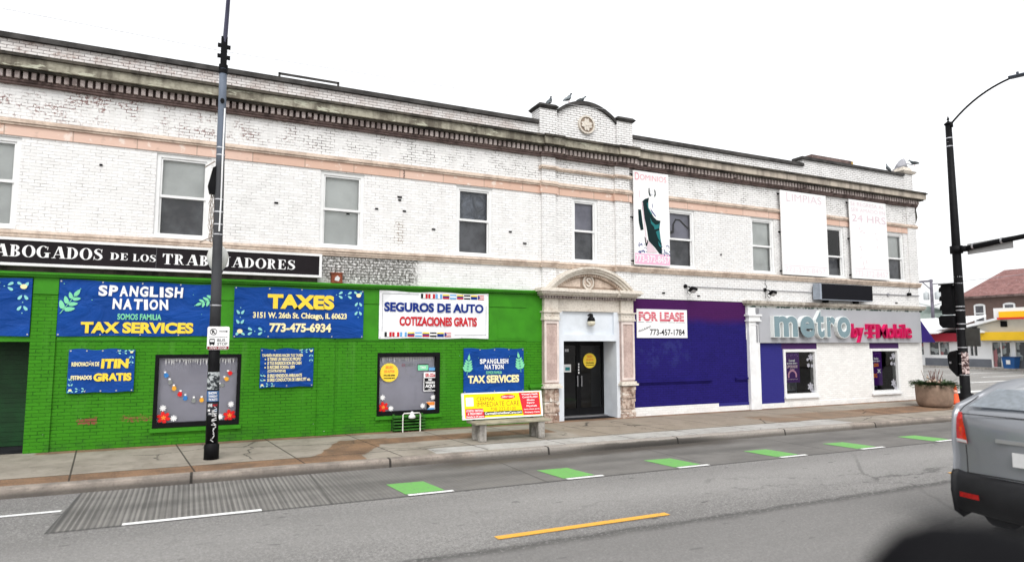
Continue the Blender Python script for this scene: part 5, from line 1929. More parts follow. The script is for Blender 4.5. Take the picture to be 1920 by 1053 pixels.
def pole_paint():
    m = NT('grey_painted_steel', .55, .2)
    z = m.sep(m.pos())[2]
    n = m.noise(2.2, 5, .6)
    c = m.mix(m.step(m.add(z, m.mul(m.sub(n, .5), .6)), 5.6, 6.3), (.055, .057, .062), (.13, .155, .20))
    m.col(m.mix(m.mul(m.step(n, .5, .7), .4), c, (.03, .03, .033)))
    return m.m


m = MB(); m.lathe([(.135, 0), (.135, .27), (.115, .29), (.112, .31)], (PX, PY, 0), 20); m.build('base_collar', M['black'], o, True)
m = MB(); zz = [.31, .8, 1.3, 1.8, 2.45]; m.tube([(px_at(z), PY, z) for z in zz], [.112, .11, .108, .105, .101], 20); m.build('lower_shaft', M['black'], o, True)
m = MB(); zz = [2.451, 3.2, 4., 4.8, 5.6, 6.4, 7.2, 7.75]; m.tube([(px_at(z), PY, z) for z in zz], [.101, .096, .091, .086, .081, .077, .073, .070], 20); m.build('upper_shaft', pole_paint(), o, True)
m = MB(); xs = px_at(7.9); m.tube([(xs, PY, 7.6), (xs, PY, 8.0), (xs + .01, PY - .02, 8.35), (xs + .03, PY - .15, 8.9), (xs + .05, PY - .5, 9.6), (xs + .06, PY - 1.2, 10.3), (xs + .06, PY - 2.2, 10.7)], [.05, .05, .045, .04, .035, .032, .03], 12); m.build('lamp_arm', plain('purplish_steel_arm', (.05, .05, .09), .5, .4, .2, 3.), o, True)
m = MB()
for z, r in ((7.68, .085), (7.78, .085)):
    m.lathe([(r, -.04), (r, .04)], (px_at(z), PY, z), 14)
for z in (8.0, 8.22):
    m.box(xs - .12, xs - .04, PY - .05, PY + .03, z - .03, z + .03); m.box(xs + .04, xs + .12, PY - .05, PY + .03, z - .05, z + .01)
m.box(xs - .06, xs + .06, PY - .06, PY + .06, 7.82, 8.4)
m.build('arm_clamp', M['matt_black'], o)
m = MB()
for z in (5.05, 4.8, 4.55, 4.35, 2.3, 2.95, 5.95, 6.1):
    r = .125 - .006 * z
    m.lathe([(r, -.012), (r, .012)], (px_at(z), PY, z), 14)
m.build('steel_strap', M['steel'], o)
m = MB(); m.tube([(px_at(6.6) + .05, PY - .075, 6.9), (px_at(6) + .04, PY - .10, 6.0), (px_at(5) + .035, PY - .11, 5.0), (px_at(4.4) + .02, PY - .11, 4.4)], .016, 6); m.build('white_conduit', M['white_paint'], o)
m = MB(); m.disc(px_at(7.05), 7.05, .04, .055, PY - .085, 12, .02); m.build('hand_hole', M['matt_black'], o)
m = MB(); rr = random.Random(2)
pts = [(px_at(.9) + .03, PY - .113, 1.0)]
for k in range(30):
    z = .98 - .019 * k
    pts.append((PX + .02 + .05 * math.sin(k * 2.1) * (1 if k < 20 else .3), PY - .118, z + .02 * math.cos(k * 1.4)))
pts += [(PX - .03, PY - .112, .38), (PX + .02, PY - .115, .34)]
m.tube(pts, .006, 5); m.build('graffiti', C['white'], o)

# wires and junction box tied to the pole
q = thing('junction_box', 'black junction box with tangled cables tied to the left side of the street pole', 'junction box', (px_at(5.4), PY, 5.4))
m = MB(); x = px_at(5.45) - .13; m.loft([[(x - .05, PY - .05, 5.15), (x + .05, PY - .05, 5.15), (x + .05, PY + .05, 5.15), (x - .05, PY + .05, 5.15)], [(x - .08, PY - .06, 5.3), (x + .05, PY - .06, 5.3), (x + .05, PY + .06, 5.3), (x - .08, PY + .06, 5.3)], [(x, PY - .05, 5.68), (x + .06, PY - .05, 5.72), (x + .06, PY + .05, 5.72), (x, PY + .05, 5.68)]]); m.build('case', M['matt_black'], q)
m = MB()
for k in range(6):
    m.tube([(px_at(z) - .12 - .07 * math.sin(z * 5 + k) * rr.random(), PY - .02 + .02 * k, z) for z in [5.3 - .11 * i for i in range(11)]] + [(px_at(4.3) - .1, PY, 4.2)], .007, 5)
m.tube([(px_at(5) - .1, PY, 5.82), (px_at(5) - .28, PY + .02, 5.68)], .012, 6); m.tube([(px_at(4.3) - .1, PY, 4.30), (px_at(4.3) - .32, PY + .02, 4.18)], .012, 6); m.build('cable', plain('weathered_cable', (.32, .27, .23), .7, .2, .5, 14.), q)

q = thing('globe_lantern', 'milky white acorn globe lantern on the wall side of the street pole', 'lantern', (px_at(4), PY + .38, 3.9))
cx_ = px_at(4.) + .015
m = MB(); m.lathe([(.03, .28), (.09, .25), (.17, .16), (.205, .04), (.19, -.08), (.14, -.19), (.10, -.25)], (cx_, PY + .40, 3.93), 22); m.build('globe', plain('milky_globe', (.62, .63, .60), .35, .5, .1, 4.), q, True)
m = MB(); m.lathe([(.10, -.25), (.11, -.29), (.05, -.34), (.05, -.40)], (cx_, PY + .40, 3.93), 14); m.tube([(cx_, PY + .40, 3.55), (cx_, PY + .2, 3.45), (cx_, PY + .08, 3.44)], .03, 8); m.build('bracket', M['matt_black'], q)

# bus stop sign
SY = PY - .125
q = thing('bus_stop_sign', 'white no-parking and bus stop sign with maroon tow zone strip on the street pole', 'road sign', (.22, SY, 2.1))


def rrect(x0, x1, z0, z1, r, n=5):
    return [(cx + r * math.cos(a), cz + r * math.sin(a)) for cx, cz, s in ((x1 - r, z0 + r, -90), (x1 - r, z1 - r, 0), (x0 + r, z1 - r, 90), (x0 + r, z0 + r, 180)) for a in [R(s + 90 * k / n) for k in range(n + 1)]]


X0, X1, Z0_, Z1_ = .025, .415, 2.09, 2.535
m = MB(); m.prism(rrect(X0, X1, Z0_, Z1_, .03), SY, SY + .006); m.build('sign_plate', C['white'], q)
def P2(u, v):  # sign fractions measured on the photograph
    return X0 + (X1 - X0) * u, Z1_ - (Z1_ - Z0_) * v
m = MB(); y = SY - .003
cx, cz = P2(.27, .23)
for k in range(24):
    a, b = 2 * math.pi * k / 24, 2 * math.pi * (k + 1) / 24
    m.flat([(cx + .064 * math.cos(a), cz + .064 * math.sin(a)), (cx + .064 * math.cos(b), cz + .064 * math.sin(b)), (cx + .052 * math.cos(b), cz + .052 * math.sin(b)), (cx + .052 * math.cos(a), cz + .052 * math.sin(a))], y)
text(m, 'R', cx - .026, cx + .03, cz - .036, cz + .036, y - .001, .03)
m.flat([(cx - .045, cz + .035), (cx - .036, cz + .043), (cx + .045, cz - .035), (cx + .036, cz - .043)][::-1], y - .002)
a, b = P2(.53, .21), P2(.93, .21)
m.quad((a[0], y, a[1] - .007), (b[0] - .03, y, a[1] - .007), (b[0] - .03, y, a[1] + .007), (a[0], y, a[1] + .007))
m.flat([(b[0] - .035, a[1] - .02), (b[0], a[1]), (b[0] - .035, a[1] + .02)], y)
a, b = P2(.08, .46), P2(.92, .46)
m.quad((a[0], y, a[1]), (b[0], y, a[1]), (b[0], y, a[1] + .006), (a[0], y, a[1] + .006))
(bx0, bz1), (bx1, bz0) = P2(.10, .53), P2(.35, .81)
m.prism(rrect(bx0, bx1, bz0 + .016, bz1, .015), y, y + .002)
m.quad((bx0 + .008, y, bz0), (bx0 + .028, y, bz0), (bx0 + .028, y, bz0 + .02), (bx0 + .008, y, bz0 + .02)); m.quad((bx1 - .028, y, bz0), (bx1 - .008, y, bz0), (bx1 - .008, y, bz0 + .02), (bx1 - .028, y, bz0 + .02))
for s, v0, v1 in (('BUS', .53, .65), ('STOP', .69, .81)):
    a, b = P2(.46, v1), P2(.92 if s == 'STOP' else .82, v0)
    text(m, s, a[0], b[0], a[1], b[1], y, .008)
m.build('symbol', C['black'], q)
m = MB(); m.quad((bx0 + .012, y - .002, bz1 - .06), (bx1 - .012, y - .002, bz1 - .06), (bx1 - .012, y - .002, bz1 - .022), (bx0 + .012, y - .002, bz1 - .022)); m.build('bus_window', C['white'], q)
m = MB(); a, b = P2(.02, .985), P2(.98, .86); m.quad((a[0], y, a[1]), (b[0], y, a[1]), (b[0], y, b[1]), (a[0], y, b[1])); m.build('maroon_strip', plain('maroon_print', (.20, .012, .02), .5, .3, .1, 5.), q)
m = MB(); text(m, 'TOW ZONE', X0 + .04, X1 - .04, a[1] + .012, b[1] - .012, y - .002, .03); m.build('lettering', C['white'], q)


def wrap(z0, z1, lab, mat, extra, nm='flyer', a0=-165, a1=-20):
    n = 12
    m = MB(); r = .1155
    for k in range(n):
        A, B_ = [R(a0 + (a1 - a0) * (k + e) / n) for e in (0, 1)]
        xm = px_at((z0 + z1) / 2)
        m.quad((xm + r * math.cos(A), PY + r * math.sin(A), z0), (xm + r * math.cos(B_), PY + r * math.sin(B_), z0), (xm + r * math.cos(B_), PY + r * math.sin(B_), z1), (xm + r * math.cos(A), PY + r * math.sin(A), z1))
    f = m.build(nm, mat, None, origin=(PX, PY, z0)); tag(f, lab, 'flyer', 'flyers pasted round the street pole')
    for (c, fn) in extra:
        mm = MB(); fn(mm)
        # bend the flat print round the pole
        mm.v = [Vector((xm + (r + .003) * math.sin((v.x) / r), PY - (r + .003) * math.cos(v.x / r), v.z)) for v in mm.v]
        mm.build('lettering', c, f)
    return f


BLK = plain('black_flyer', (.02, .022, .03), .6, .3, .2, 9.); BLU = plain('blue_flyer', (.05, .13, .30), .6, .3, .2, 9.)
wrap(1.10, 1.30, 'small blue flyer with white lettering pasted on the street pole above a black one', BLU, [(C['white'], lambda m: (text(m, 'SHOW', -.09, .07, 1.24, 1.285, 0, .03), text(m, 'THURSDAY', -.09, .08, 1.18, 1.22, 0, .03), text(m, 'TICKETS', -.085, .08, 1.115, 1.16, 0, .03)))])
wrap(.83, 1.08, 'black flyer with red and white print pasted lowest on the street pole', BLK, [(C['white'], lambda m: (text(m, 'LIVE', -.09, -.01, 1.0, 1.06, 0, .03), text(m, 'M', -.09, -.05, .91, .96, 0, .03), text(m, 'FREE ENTRY', -.07, .08, .855, .885, 0, .02))), (C['red'], lambda m: text(m, 'MUSIC', .0, .09, 1.01, 1.05, 0, .03)), (C['sky'], lambda m: text(m, 'O', .03, .08, .90, .96, 0, .02))])
gm = NT('torn_grey_paper', .8, .2); n = gm.noise(11., 4, .6, gm.scale(gm.pos(), 1., 1., 1.)); gm.col(gm.mix(gm.step(n, .46, .54), (.03, .035, .04), (.42, .45, .46)))
wrap(1.33, 1.66, 'torn remains of grey paper flyers on the street pole under the bus stop sign', gm.m, [])

# ------------------------------------------------------------------ advertising bench
o = thing('advertising_bench', 'weathered concrete bus bench with a slanted yellow and red clinic advertisement as backrest', 'bench', (6.45, -2.35, 0))
WOOD = plain('weathered_board', (.30, .28, .21), .8, .2, .3, 3., bump=.3)
m = MB(); m.box(5.50, 7.42, -2.66, -2.10, .385, .44); m.build('seat', WOOD, o, bevel=.012)
for x in (5.62, 7.10):
    m = MB()
    # slab support with an arched cut-out between two stout feet
    pts = [(-2.63, 0), (-2.63, .384), (-2.13, .384), (-2.13, 0), (-2.27, 0)] + [(-2.38 + .11 * math.cos(R(a)), .10 + .16 * math.sin(R(a))) for a in range(0, 181, 20)] + [(-2.49, 0)]
    m.prism(pts, x, x + .17, 'x'); m.build('support', M['concrete'], o, bevel=.015)
TB = Matrix.Translation((5.34, -2.28, .47)) @ Matrix.Rotation(R(-9), 4, 'X')
m = MB(); m.M = TB; m.box(0, 2.06, -.02, .03, 0, .60); bd = m.build('backrest', C['white'], o)
m = MB()
for x in (.25, 1.75):
    m.M = TB; m.box(x, x + .07, .031, .07, -.05, .5)
m.build('bracket', M['matt_black'], o)


def pr(fn, mat, nm='print'):
    m = MB(); m.M = TB; fn(m); return m.build(nm, mat, bd)


# fractions across the board measured from the photograph
U = lambda u: 2.06 * u
V = lambda v: .60 * (1 - v)
fl4 = lambda m, q, y: m.flat([(U(a), V(b)) for a, b in q], y)
pr(lambda m: fl4(m, [(.025, .945), (.975, .945), (.975, .05), (.025, .05)], -.022), C['brightyellow'], 'yellow_field')
RED_F = plain('red_print_field', (.62, .02, .035), .5, .3, .05, 5.)
pr(lambda m: (fl4(m, [(.745, .93), (.97, .93), (.965, .06), (.70, .06)], -.024), None), RED_F, 'red_field')
pr(lambda m: fl4(m, [(.035, .95), (.265, .95), (.245, .60), (.035, .60)], -.024), RED_F, 'red_field')
pr(lambda m: m.disc(U(.56), V(.20), .19, .055, -.024, 24), RED_F, 'red_badge')
pr(lambda m: fl4(m, [(.255, .875), (.735, .875), (.73, .735), (.255, .735)], -.024), C['black'], 'black_strip')
pr(lambda m: (text(m, 'CERMAK', U(.175), U(.40), V(.33), V(.17), -.024, .0), text(m, 'IMMEDIATE CARE', U(.175), U(.70), V(.54), V(.36), -.024, -.006), text(m, '708-222-0100', U(.335), U(.655), V(.71), V(.585), -.024, -.008)), C['brown'], 'lettering')
for q in (('CermakImmediateCare.com', .265, .725, .85, .75), ('OPEN 7 DAYS', .485, .635, .235, .165), ('STI/STD TESTING', .045, .245, .715, .64), ('& TREATMENT', .06, .235, .825, .75), ('Results in 24 hours', .045, .25, .925, .86),
          ("Women's Health", .735, .945, .16, .09), ('Covid-Flu-RSV', .745, .945, .275, .205), ('Illness', .80, .90, .39, .32), ('Injury', .80, .90, .51, .435), ('Physicals', .79, .925, .635, .555), ('(work, school, sports)', .755, .955, .745, .685), ('Primary Care', .765, .955, .875, .80)):
    pr(lambda m: text(m, q[0], U(q[1]), U(q[2]), V(q[3]), V(q[4]), -.027, .03), C['white'], 'text_line')
pr(lambda m: fl4(m, [(.045, .50), (.135, .50), (.135, .17), (.045, .17)], -.0245), C['white'], 'white_square')

# ------------------------------------------------------------------ planter, cone, signal pole at the corner
QX, QY = 22.86, -2.02
o = thing('planter', 'round brown concrete planter with evergreen sprays at the street corner', 'planter', (QX, QY, 0))
m = MB(); m.lathe([(.42, .0), (.50, .05), (.545, .16), (.56, .4), (.565, .74), (.545, .76), (.50, .75), (.49, .66)], (QX, QY, 0), 36); m.build('pot', plain('exposed_aggregate', (.25, .175, .13), .85, .2, .25, 3., bump=.6), o, True)
m = MB(); m.lathe([(.495, .66), (.3, .70), (.01, .72)], (QX, QY, 0), 24); m.build('soil', plain('dark_soil', (.05, .035, .025), .9, .1, .4, 8.), o)
rr = random.Random(21)
mg, mt = MB(), MB()
for k in range(230):
    a = rr.uniform(0, 2 * math.pi); r0 = rr.uniform(.2, .52); ln = rr.uniform(.22, .42)
    el = rr.uniform(-.05, .75)
    p = Vector((QX + r0 * math.cos(a), QY + r0 * math.sin(a), .76))
    a2 = a + rr.uniform(-.8, .8)
    d_ = Vector((math.cos(a2) * math.cos(el), math.sin(a2) * math.cos(el), math.sin(el)))
    sd_ = d_.cross(Vector((0, 0, 1))).normalized()
    n = 10
    for i in range(n):
        t = i / n
        c = p + d_ * ln * t - Vector((0, 0, .14 * t * t))
        for s in (-1, 1):
            tip = c + d_ * .06 + sd_ * s * (.085 * (1 - t * .6)) + Vector((0, 0, rr.uniform(-.03, .04)))
            mg.p([tuple(c - d_ * .012), tuple(c + d_ * .022), tuple(tip)], [(0, 1, 2)])
for k in range(34):
    a = rr.uniform(0, 2 * math.pi); r0 = rr.uniform(0, .25)
    p = Vector((QX + r0 * math.cos(a), QY + r0 * math.sin(a), .70)); h = rr.uniform(.25, .62)
    q = p + Vector((rr.uniform(-.16, .16), rr.uniform(-.16, .16), h))
    mt.tube([tuple(p), tuple(p.lerp(q, .5) + Vector((rr.uniform(-.03, .03), 0, 0))), tuple(q)], .006, 4)
nt_ = NT('evergreen_needles', .7, .2); nt_.col(nt_.mix(nt_.step(nt_.noise(11., 3, .6), .4, .62), (.022, .045, .018), (.075, .115, .05)))
mg.build('evergreen_spray', nt_.m, o)
mt.build('dry_twig', plain('reddish_twig', (.16, .075, .06), .8, .2, .4, 12.), o)
m = MB()
for k in range(9):
    a = rr.uniform(0, 6.28); r0 = rr.uniform(.05, .33); z = rr.uniform(.82, 1.02)
    m.lathe([(.005, -.05), (.035, -.02), (.04, .02), (.01, .05)], (QX + r0 * math.cos(a), QY + r0 * math.sin(a), z), 8)
m.build('seed_head', plain('pale_seed_head', (.50, .40, .32), .8, .2, .3, 12.), o, True)

CX_, CY_ = 24.45, -1.78
o = thing('traffic_cone', 'orange traffic cone on the sidewalk between planter and signal pole', 'traffic cone', (CX_, CY_, 0))
m = MB(); m.box(CX_ - .19, CX_ + .19, CY_ - .19, CY_ + .19, 0, .035); m.build('base', plain('cone_base_rubber', (.52, .10, .03), .7, .2, .2, 6.), o, bevel=.02)
m = MB(); m.lathe([(.14, .036), (.125, .06), (.085, .37), (.083, .37)], (CX_, CY_, 0), 20); m.lathe([(.068, .5), (.035, .70), (.012, .715)], (CX_, CY_, 0), 20); m.build('cone_body', plain('cone_orange', (.75, .10, .03), .6, .3, .12, 6.), o, True)
m = MB(); m.lathe([(.0855, .371), (.0685, .50)], (CX_, CY_, 0), 20); m.build('pale_band', plain('dirty_pale_band', (.70, .36, .28), .6, .3, .2, 9.), o, True)

RX, RY = 25.2, -1.70
o = thing('signal_pole', 'tall black traffic signal pole with long mast arm and curved lamp arm at the corner', 'signal pole', (RX, RY, 0))
m = MB(); m.tube([(RX, RY, z) for z in (0, .06, .35, .36, 3., 6., 10.45)], [.27, .27, .24, .165, .155, .14, .105], 18); m.build('shaft', M['black'], o, True)
m = MB(); m.lathe([(.13, -.03), (.15, .0), (.13, .03), (.05, .09), (.02, .14), (.05, .18), (.03, .23), (.01, .30)], (RX, RY, 10.45), 12); m.build('finial', M['black'], o, True)
m = MB()
BZ = [(RX, RY - .05, 10.2)]
p0, p1, p2 = Vector((RX, RY - .09, 10.42)), Vector((RX, -2.85, 11.42)), Vector((RX, -4.2, 11.46))
bz = [p0 * (1 - t) ** 2 + p1 * 2 * t * (1 - t) + p2 * t * t for t in [k / 14 for k in range(15)]]
m.tube([tuple(q) for q in bz], .035, 8); m.box(RX - .06, RX + .06, RY - .14, RY, 10.3, 10.5); m.build('lamp_arm', M['black'], o, True)
m = MB(); m.loft([[(RX + .13 * math.cos(a), y_, z_ + .06 * math.sin(a)) for a in [k * math.pi / 6 for k in range(12)]] for y_, z_ in ((-3.85, 11.46), (-4.4, 11.40), (-4.75, 11.36))]); m.box(RX - .03, RX + .03, -4.12, -4.06, 11.47, 11.58); m.build('luminaire', plain('dark_luminaire', (.04, .05, .07), .5, .4, .2, 4.), o, True)
m = MB(); m.tube([(RX, RY - .1, 5.62), (RX, -3., 5.74), (RX, -6., 6.0), (RX, -9.5, 6.2)], [.10, .09, .08, .06], 14); m.lathe([(.21, -.14), (.21, .14)], (RX, RY, 5.64), 16); m.box(RX - .1, RX + .1, RY - .38, RY - .15, 5.54, 5.74); m.build('mast_arm', M['black'], o, True)
m = MB()
for z in (9.9, 9.58, 4.62, 4.38, 3.52, 3.38, 2.88, 2.70, 2.02, 1.80, 1.42, 1.02):
    r = .178 - .0068 * z
    m.lathe([(r, -.018), (r, .018)], (RX, RY, z), 16)
m.build('steel_strap', M['steel'], o)
m = MB(); m.lathe([(.25, .0), (.26, .06), (.20, .14), (.17, .3)], (RX, RY, 0.), 8)
for k in range(8):
    a = k * math.pi / 4
    m.box(RX + .27 * math.cos(a) - .05, RX + .27 * math.cos(a) + .05, RY + .27 * math.sin(a) - .05, RY + .27 * math.sin(a) + .05, 0, .09 + .05 * (k % 3))
m.build('base_plate', plain('rusty_black_base', (.04, .03, .025), .8, .2, .5, 9.), o)
# street name sign seen from behind
o = thing('street_name_sign', 'grey back of a street name sign clamped to the mast arm', 'street sign', (RX + .11, -2.8, 5.8))
m = MB(); m.prism([(-3.52, 5.48), (-2.02, 5.42), (-2.02, 5.82), (-3.52, 5.90)], RX + .115, RX + .13, 'x'); m.build('sign_plate', plain('bare_aluminium', (.42, .42, .42), .5, .4, .1, 3., metal=.3), o)
m = MB()
for y_ in (-2.3, -3.25):
    m.lathe([(.0, 0), (.12, 0), (.12, .03), (.0, .03)], (0, 0, 0), 16) if False else m.tube([(RX, y_ - .03, 5.69 + (-2.3 - y_) * .085), (RX, y_ + .03, 5.69 + (-2.3 - y_) * .085)], .112, 14)
m.build('clamp', M['steel'], o)
# signal head seen from the side, with visors
o = thing('traffic_light', 'black three-lamp traffic light on the building side of the signal pole', 'traffic light', (RX, RY + .5, 3.7))
m = MB(); m.box(RX - .15, RX + .1, RY + .20, RY + .58, 3.24, 4.34)
m.build('signal_housing', M['matt_black'], o, bevel=.02)
m = MB()
for z in (3.45, 3.80, 4.14):
    for k in range(10):
        a, b = R(-20 + 22 * k), R(-20 + 22 * (k + 1))
        m.quad((RX + .13 * math.cos(a), RY + .58, z + .15 * math.sin(a)), (RX + .13 * math.cos(b), RY + .58, z + .15 * math.sin(b)), (RX + .13 * math.cos(b), RY + .66, z + .15 * math.sin(b)), (RX + .13 * math.cos(a), RY + .66, z + .15 * math.sin(a)))
m.build('visor', M['matt_black'], o)
m = MB(); m.box(RX - .03, RX + .03, RY + .1, RY + .2, 4.2, 4.26); m.box(RX - .2, RX + .12, RY + .06, RY + .62, 4.35, 4.40); m.build('bracket', M['matt_black'], o)
o = thing('pedestrian_signal', 'black pedestrian signal box below the three-lamp traffic light', 'pedestrian signal', (RX, RY + .5, 2.8))
m = MB(); m.prism([(RY + .12, 2.72), (RY + .55, 2.74), (RY + .66, 2.86), (RY + .68, 3.12), (RY + .6, 3.2), (RY + .12, 3.2)], RX - .22, RX + .2, 'x'); m.build('housing', M['matt_black'], o, bevel=.02)
m = MB(); m.box(RX - .2, RX + .18, RY + .685, RY + .74, 3.12, 3.15); m.build('visor', M['matt_black'], o)
o = thing('control_box', 'black control box strapped to the signal pole at chest height', 'control box', (RX, RY + .3, 1.1))
m = MB(); m.prism([(RY + .15, .95), (RY + .42, 1.25), (RY + .46, 1.7), (RY + .36, 1.86), (RY + .1, 1.92)], RX - .20, RX + .16, 'x'); m.build('case', M['matt_black'], o, bevel=.02)
m = MB(); m.lathe([(.001, 0), (.04, 0)], (0, 0, 0), 8) if False else m.box(RX - .24, RX - .2, RY + .3, RY + .36, 1.42, 1.5); m.build('push_button', M['steel'], o)
o = MB(); o.box(RX - .04, RX + .02, RY - .62, RY - .13, 2.06, 2.72); tag(o.build('road_sign', plain('dark_sign_back', (.05, .05, .045), .6, .3, .2, 4.), None, origin=(RX, RY - .4, 2.06)), 'dark back of a small sign on the street side of the signal pole', 'road sign')
m = MB()
rr = random.Random(8)
n = 7
for k in range(n):
    a0_, a1_ = R(-170 + 100 * k / n), R(-170 + 100 * (k + 1) / n)
    m.quad((RX + .168 * math.cos(a0_), RY + .168 * math.sin(a0_), 1.05), (RX + .168 * math.cos(a1_), RY + .168 * math.sin(a1_), 1.05 + .04 * (k % 2)), (RX + .168 * math.cos(a1_), RY + .168 * math.sin(a1_), 1.85 - .06 * (k % 3)), (RX + .168 * math.cos(a0_), RY + .168 * math.sin(a0_), 1.85))
pm = NT('torn_poster_paper', .8, .2); pn = pm.noise(9., 4, .7); pm.col(pm.mix(pm.step(pn, .45, .55), (.06, .03, .03), (.62, .50, .48)))
tag(m.build('torn_poster', pm.m, None, origin=(RX, RY, 1.05)), 'torn pinkish paper pasted on the signal pole beside the control box', 'poster')

# thin overhead wires along the street
for pts, lab in (([(.12, -2.3, 8.1), (6, -2.2, 8.25), (12, -2.05, 8.55), (18, -1.9, 9.0), (25.2, -1.72, 9.75)], 'thin overhead wire strung from the street pole to the signal pole'), ([(.12, -2.3, 8.1), (-4, -2.4, 8.15), (-9, -2.5, 8.4), (-16, -2.6, 8.9)], 'thin overhead wire running left from the street pole above the signboard')):
    m = MB(); m.tube(pts, .004, 5)
    tag(m.build('overhead_wire', plain('pale_wire', (.45, .45, .47), .6, .3, .1, 3.), None, origin=pts[0]), lab, 'wire')

# ------------------------------------------------------------------ cars
def side_body(prof, hw, belt, roof, tumble, bow_f, bow_r, x0, x1, n=13):
    """car shell: side profile (x,z) swept across the width, rounded at the shoulders, narrowing above the belt"""
    m = MB()
    cx = sum(p[0] for p in prof) / len(prof)
    czz = sum(p[1] for p in prof) / len(prof)
    ys = [-1, -.985, -.94, -.84, -.6, -.3, 0, .3, .6, .84, .94, .985, 1]
    ins = [.09, .035, .012, .0, 0, 0, 0, 0, 0, 0, .012, .035, .09]
    secs = []
    L = len(prof)
    for s, i in zip(ys, ins):
        sec = []
        for k, (x, z) in enumerate(prof):
            a, b = prof[k - 1], prof[(k + 1) % L]
            d = Vector((b[0] - a[0], b[1] - a[1]))
            d = d.normalized() if d.length > 1e-6 else Vector((1, 0))
            nx, nz = -d.y, d.x          # profile runs clockwise seen from -y: inward normal
            x2, z2 = x - nx * i * -1, z - nz * i * -1
            t = max(0., min(1., (z - belt) / (roof - belt)))
            w_ = hw * (1 - tumble * t * (2 - t) * .6 - tumble * .4 * t)
            fx_ = (x - x0) / (x1 - x0)
            x2 += (1 - fx_) ** 4 * bow_r * abs(s) ** 3 - fx_ ** 4 * bow_f * abs(s) ** 3
            low = max(0., (.55 - z) / .55)
            sec.append((x2, s * w_ * (1 - .05 * low * low), z2))
        secs.append(sec)
    m.loft(secs)
    return m, secs


def wheel(parent, x, y, r, wd, sg):
    m = MB(); m.M = Matrix.Translation((x, y, r)) @ Matrix.Rotation(R(90), 4, 'X')
    m.lathe([(r * .62, -wd / 2), (r * .93, -wd / 2), (r, -wd / 2 + .03), (r, wd / 2 - .03), (r * .93, wd / 2), (r * .62, wd / 2)], (0, 0, 0), 28)
    t = m.build('wheel', plain('tyre_rubber', (.016, .016, .017), .8, .2, .2, 6.), parent, True)
    m = MB(); m.M = Matrix.Translation((x, y + sg * wd * .42, r)) @ Matrix.Rotation(R(90), 4, 'X')
    m.lathe([(.03, -.02), (r * .2, -.02), (r * .62, -.03), (r * .64, .03), (r * .2, .03), (.03, .02)], (0, 0, 0), 20)
    m.build('rim', M['steel'], t, True)


def paint(name, c, rough=.28):
    return plain(name, c, rough, .5, .05, 1.5, metal=.35, coat=.6)


ZG = -.15
# silver crossover ahead in the near lane
o = thing('silver_car', 'silver grey crossover with a red taillight and frosted rear window on the road', 'car', (7.95, -12.5, ZG))
XR0, YC, HWD = 8.55, -12.02, 1.0
prof = [(.12, .42), (.02, .56), (.0, .70), (.05, .95), (.03, 1.15), (.05, 1.34), (.07, 1.46), (.14, 1.53), (.24, 1.555), (.50, 1.68), (.78, 1.78), (1.2, 1.82), (1.9, 1.83), (2.7, 1.80), (3.1, 1.68), (3.6, 1.34), (3.9, 1.25), (4.5, 1.16), (4.8, 1.02), (4.9, .76), (4.86, .5), (4.75, .36), (.3, .36)]
mb, _ = side_body([(XR0 + a, b) for a, b in prof], HWD, 1.54, 1.83, .20, .45, .16, XR0, XR0 + 4.9)
for q in mb.v:
    q.y += YC; q.z += ZG
SV = paint('silver_grey_paint', (.22, .23, .25))
body = mb.build('body', SV, o, True)
wk = lambda x, y, z: (XR0 + x, YC + y, z + ZG)
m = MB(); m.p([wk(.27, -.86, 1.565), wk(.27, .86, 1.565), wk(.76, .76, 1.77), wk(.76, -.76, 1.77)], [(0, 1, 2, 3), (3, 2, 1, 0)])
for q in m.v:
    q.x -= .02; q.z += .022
m.build('rear_window', plain('frost_covered_glass', (.40, .44, .48), .35, .5, .18, 14.), o)  # pale mottled base colour, fairly rough
m = MB()
for s in (1, -1):
    p_ = [wk(.9, s * .96, 1.56), wk(3.2, s * .97, 1.54), wk(2.7, s * .84, 1.74), wk(1.15, s * .83, 1.76)]
    m.p(p_, [(0, 1, 2, 3), (3, 2, 1, 0)])
for q in m.v:
    q.y += .012 * (1 if q.y > YC else -1)
m.build('side_window', plain('dark_car_glass', (.02, .022, .025), .05, .8, .1, 3.), o)
TL = plain('red_taillight_lens', (.60, .008, .006), .15, .6, .25, 30., coat=.8)
for s in (1, -1):
    # wrap-round lamp: tall, leaning inward to the top
    m = MB()
    fr = []
    for z, yi, yo, base in ((1.14, .80, 1.015, .035), (1.23, .82, 1.015, .04), (1.33, .84, 1.01, .045), (1.43, .87, 1.0, .06), (1.51, .90, .975, .10)):
        row = []
        for k in range(5):
            t = k / 4
            y_ = yi + (yo - yi) * t
            bow = .16 * min(1., y_ / HWD) ** 3
            row.append(wk(base + bow - .035 + (.10 if k == 4 else 0), s * y_, z))
        fr.append(row)
    for a, b in zip(fr, fr[1:]):
        for k in range(4):
            m.quad(a[k], a[k + 1], b[k + 1], b[k]) if s < 0 else m.quad(a[k + 1], a[k], b[k], b[k + 1])
    tl = m.build('taillight', TL, o, True)
    m = MB(); m.p([wk(.09, s * .80, 1.145), wk(.17, s * .98, 1.145), wk(.17, s * .98, 1.18), wk(.09, s * .805, 1.18)], [(0, 1, 2, 3), (3, 2, 1, 0)])
    for q in m.v:
        q.x -= .02
    m.build('reverse_lamp', C['dimwhite'], tl)
mb2, _ = side_body([(XR0 + a, b) for a, b in ((.10, .28), (-.03, .34), (-.06, .55), (-.04, .72), (.0, .78), (.3, .78), (.3, .28))], 1.0, 2., 3., 0., 0., .16, XR0, XR0 + 4.9)
for q in mb2.v:
    q.y += YC; q.z += ZG
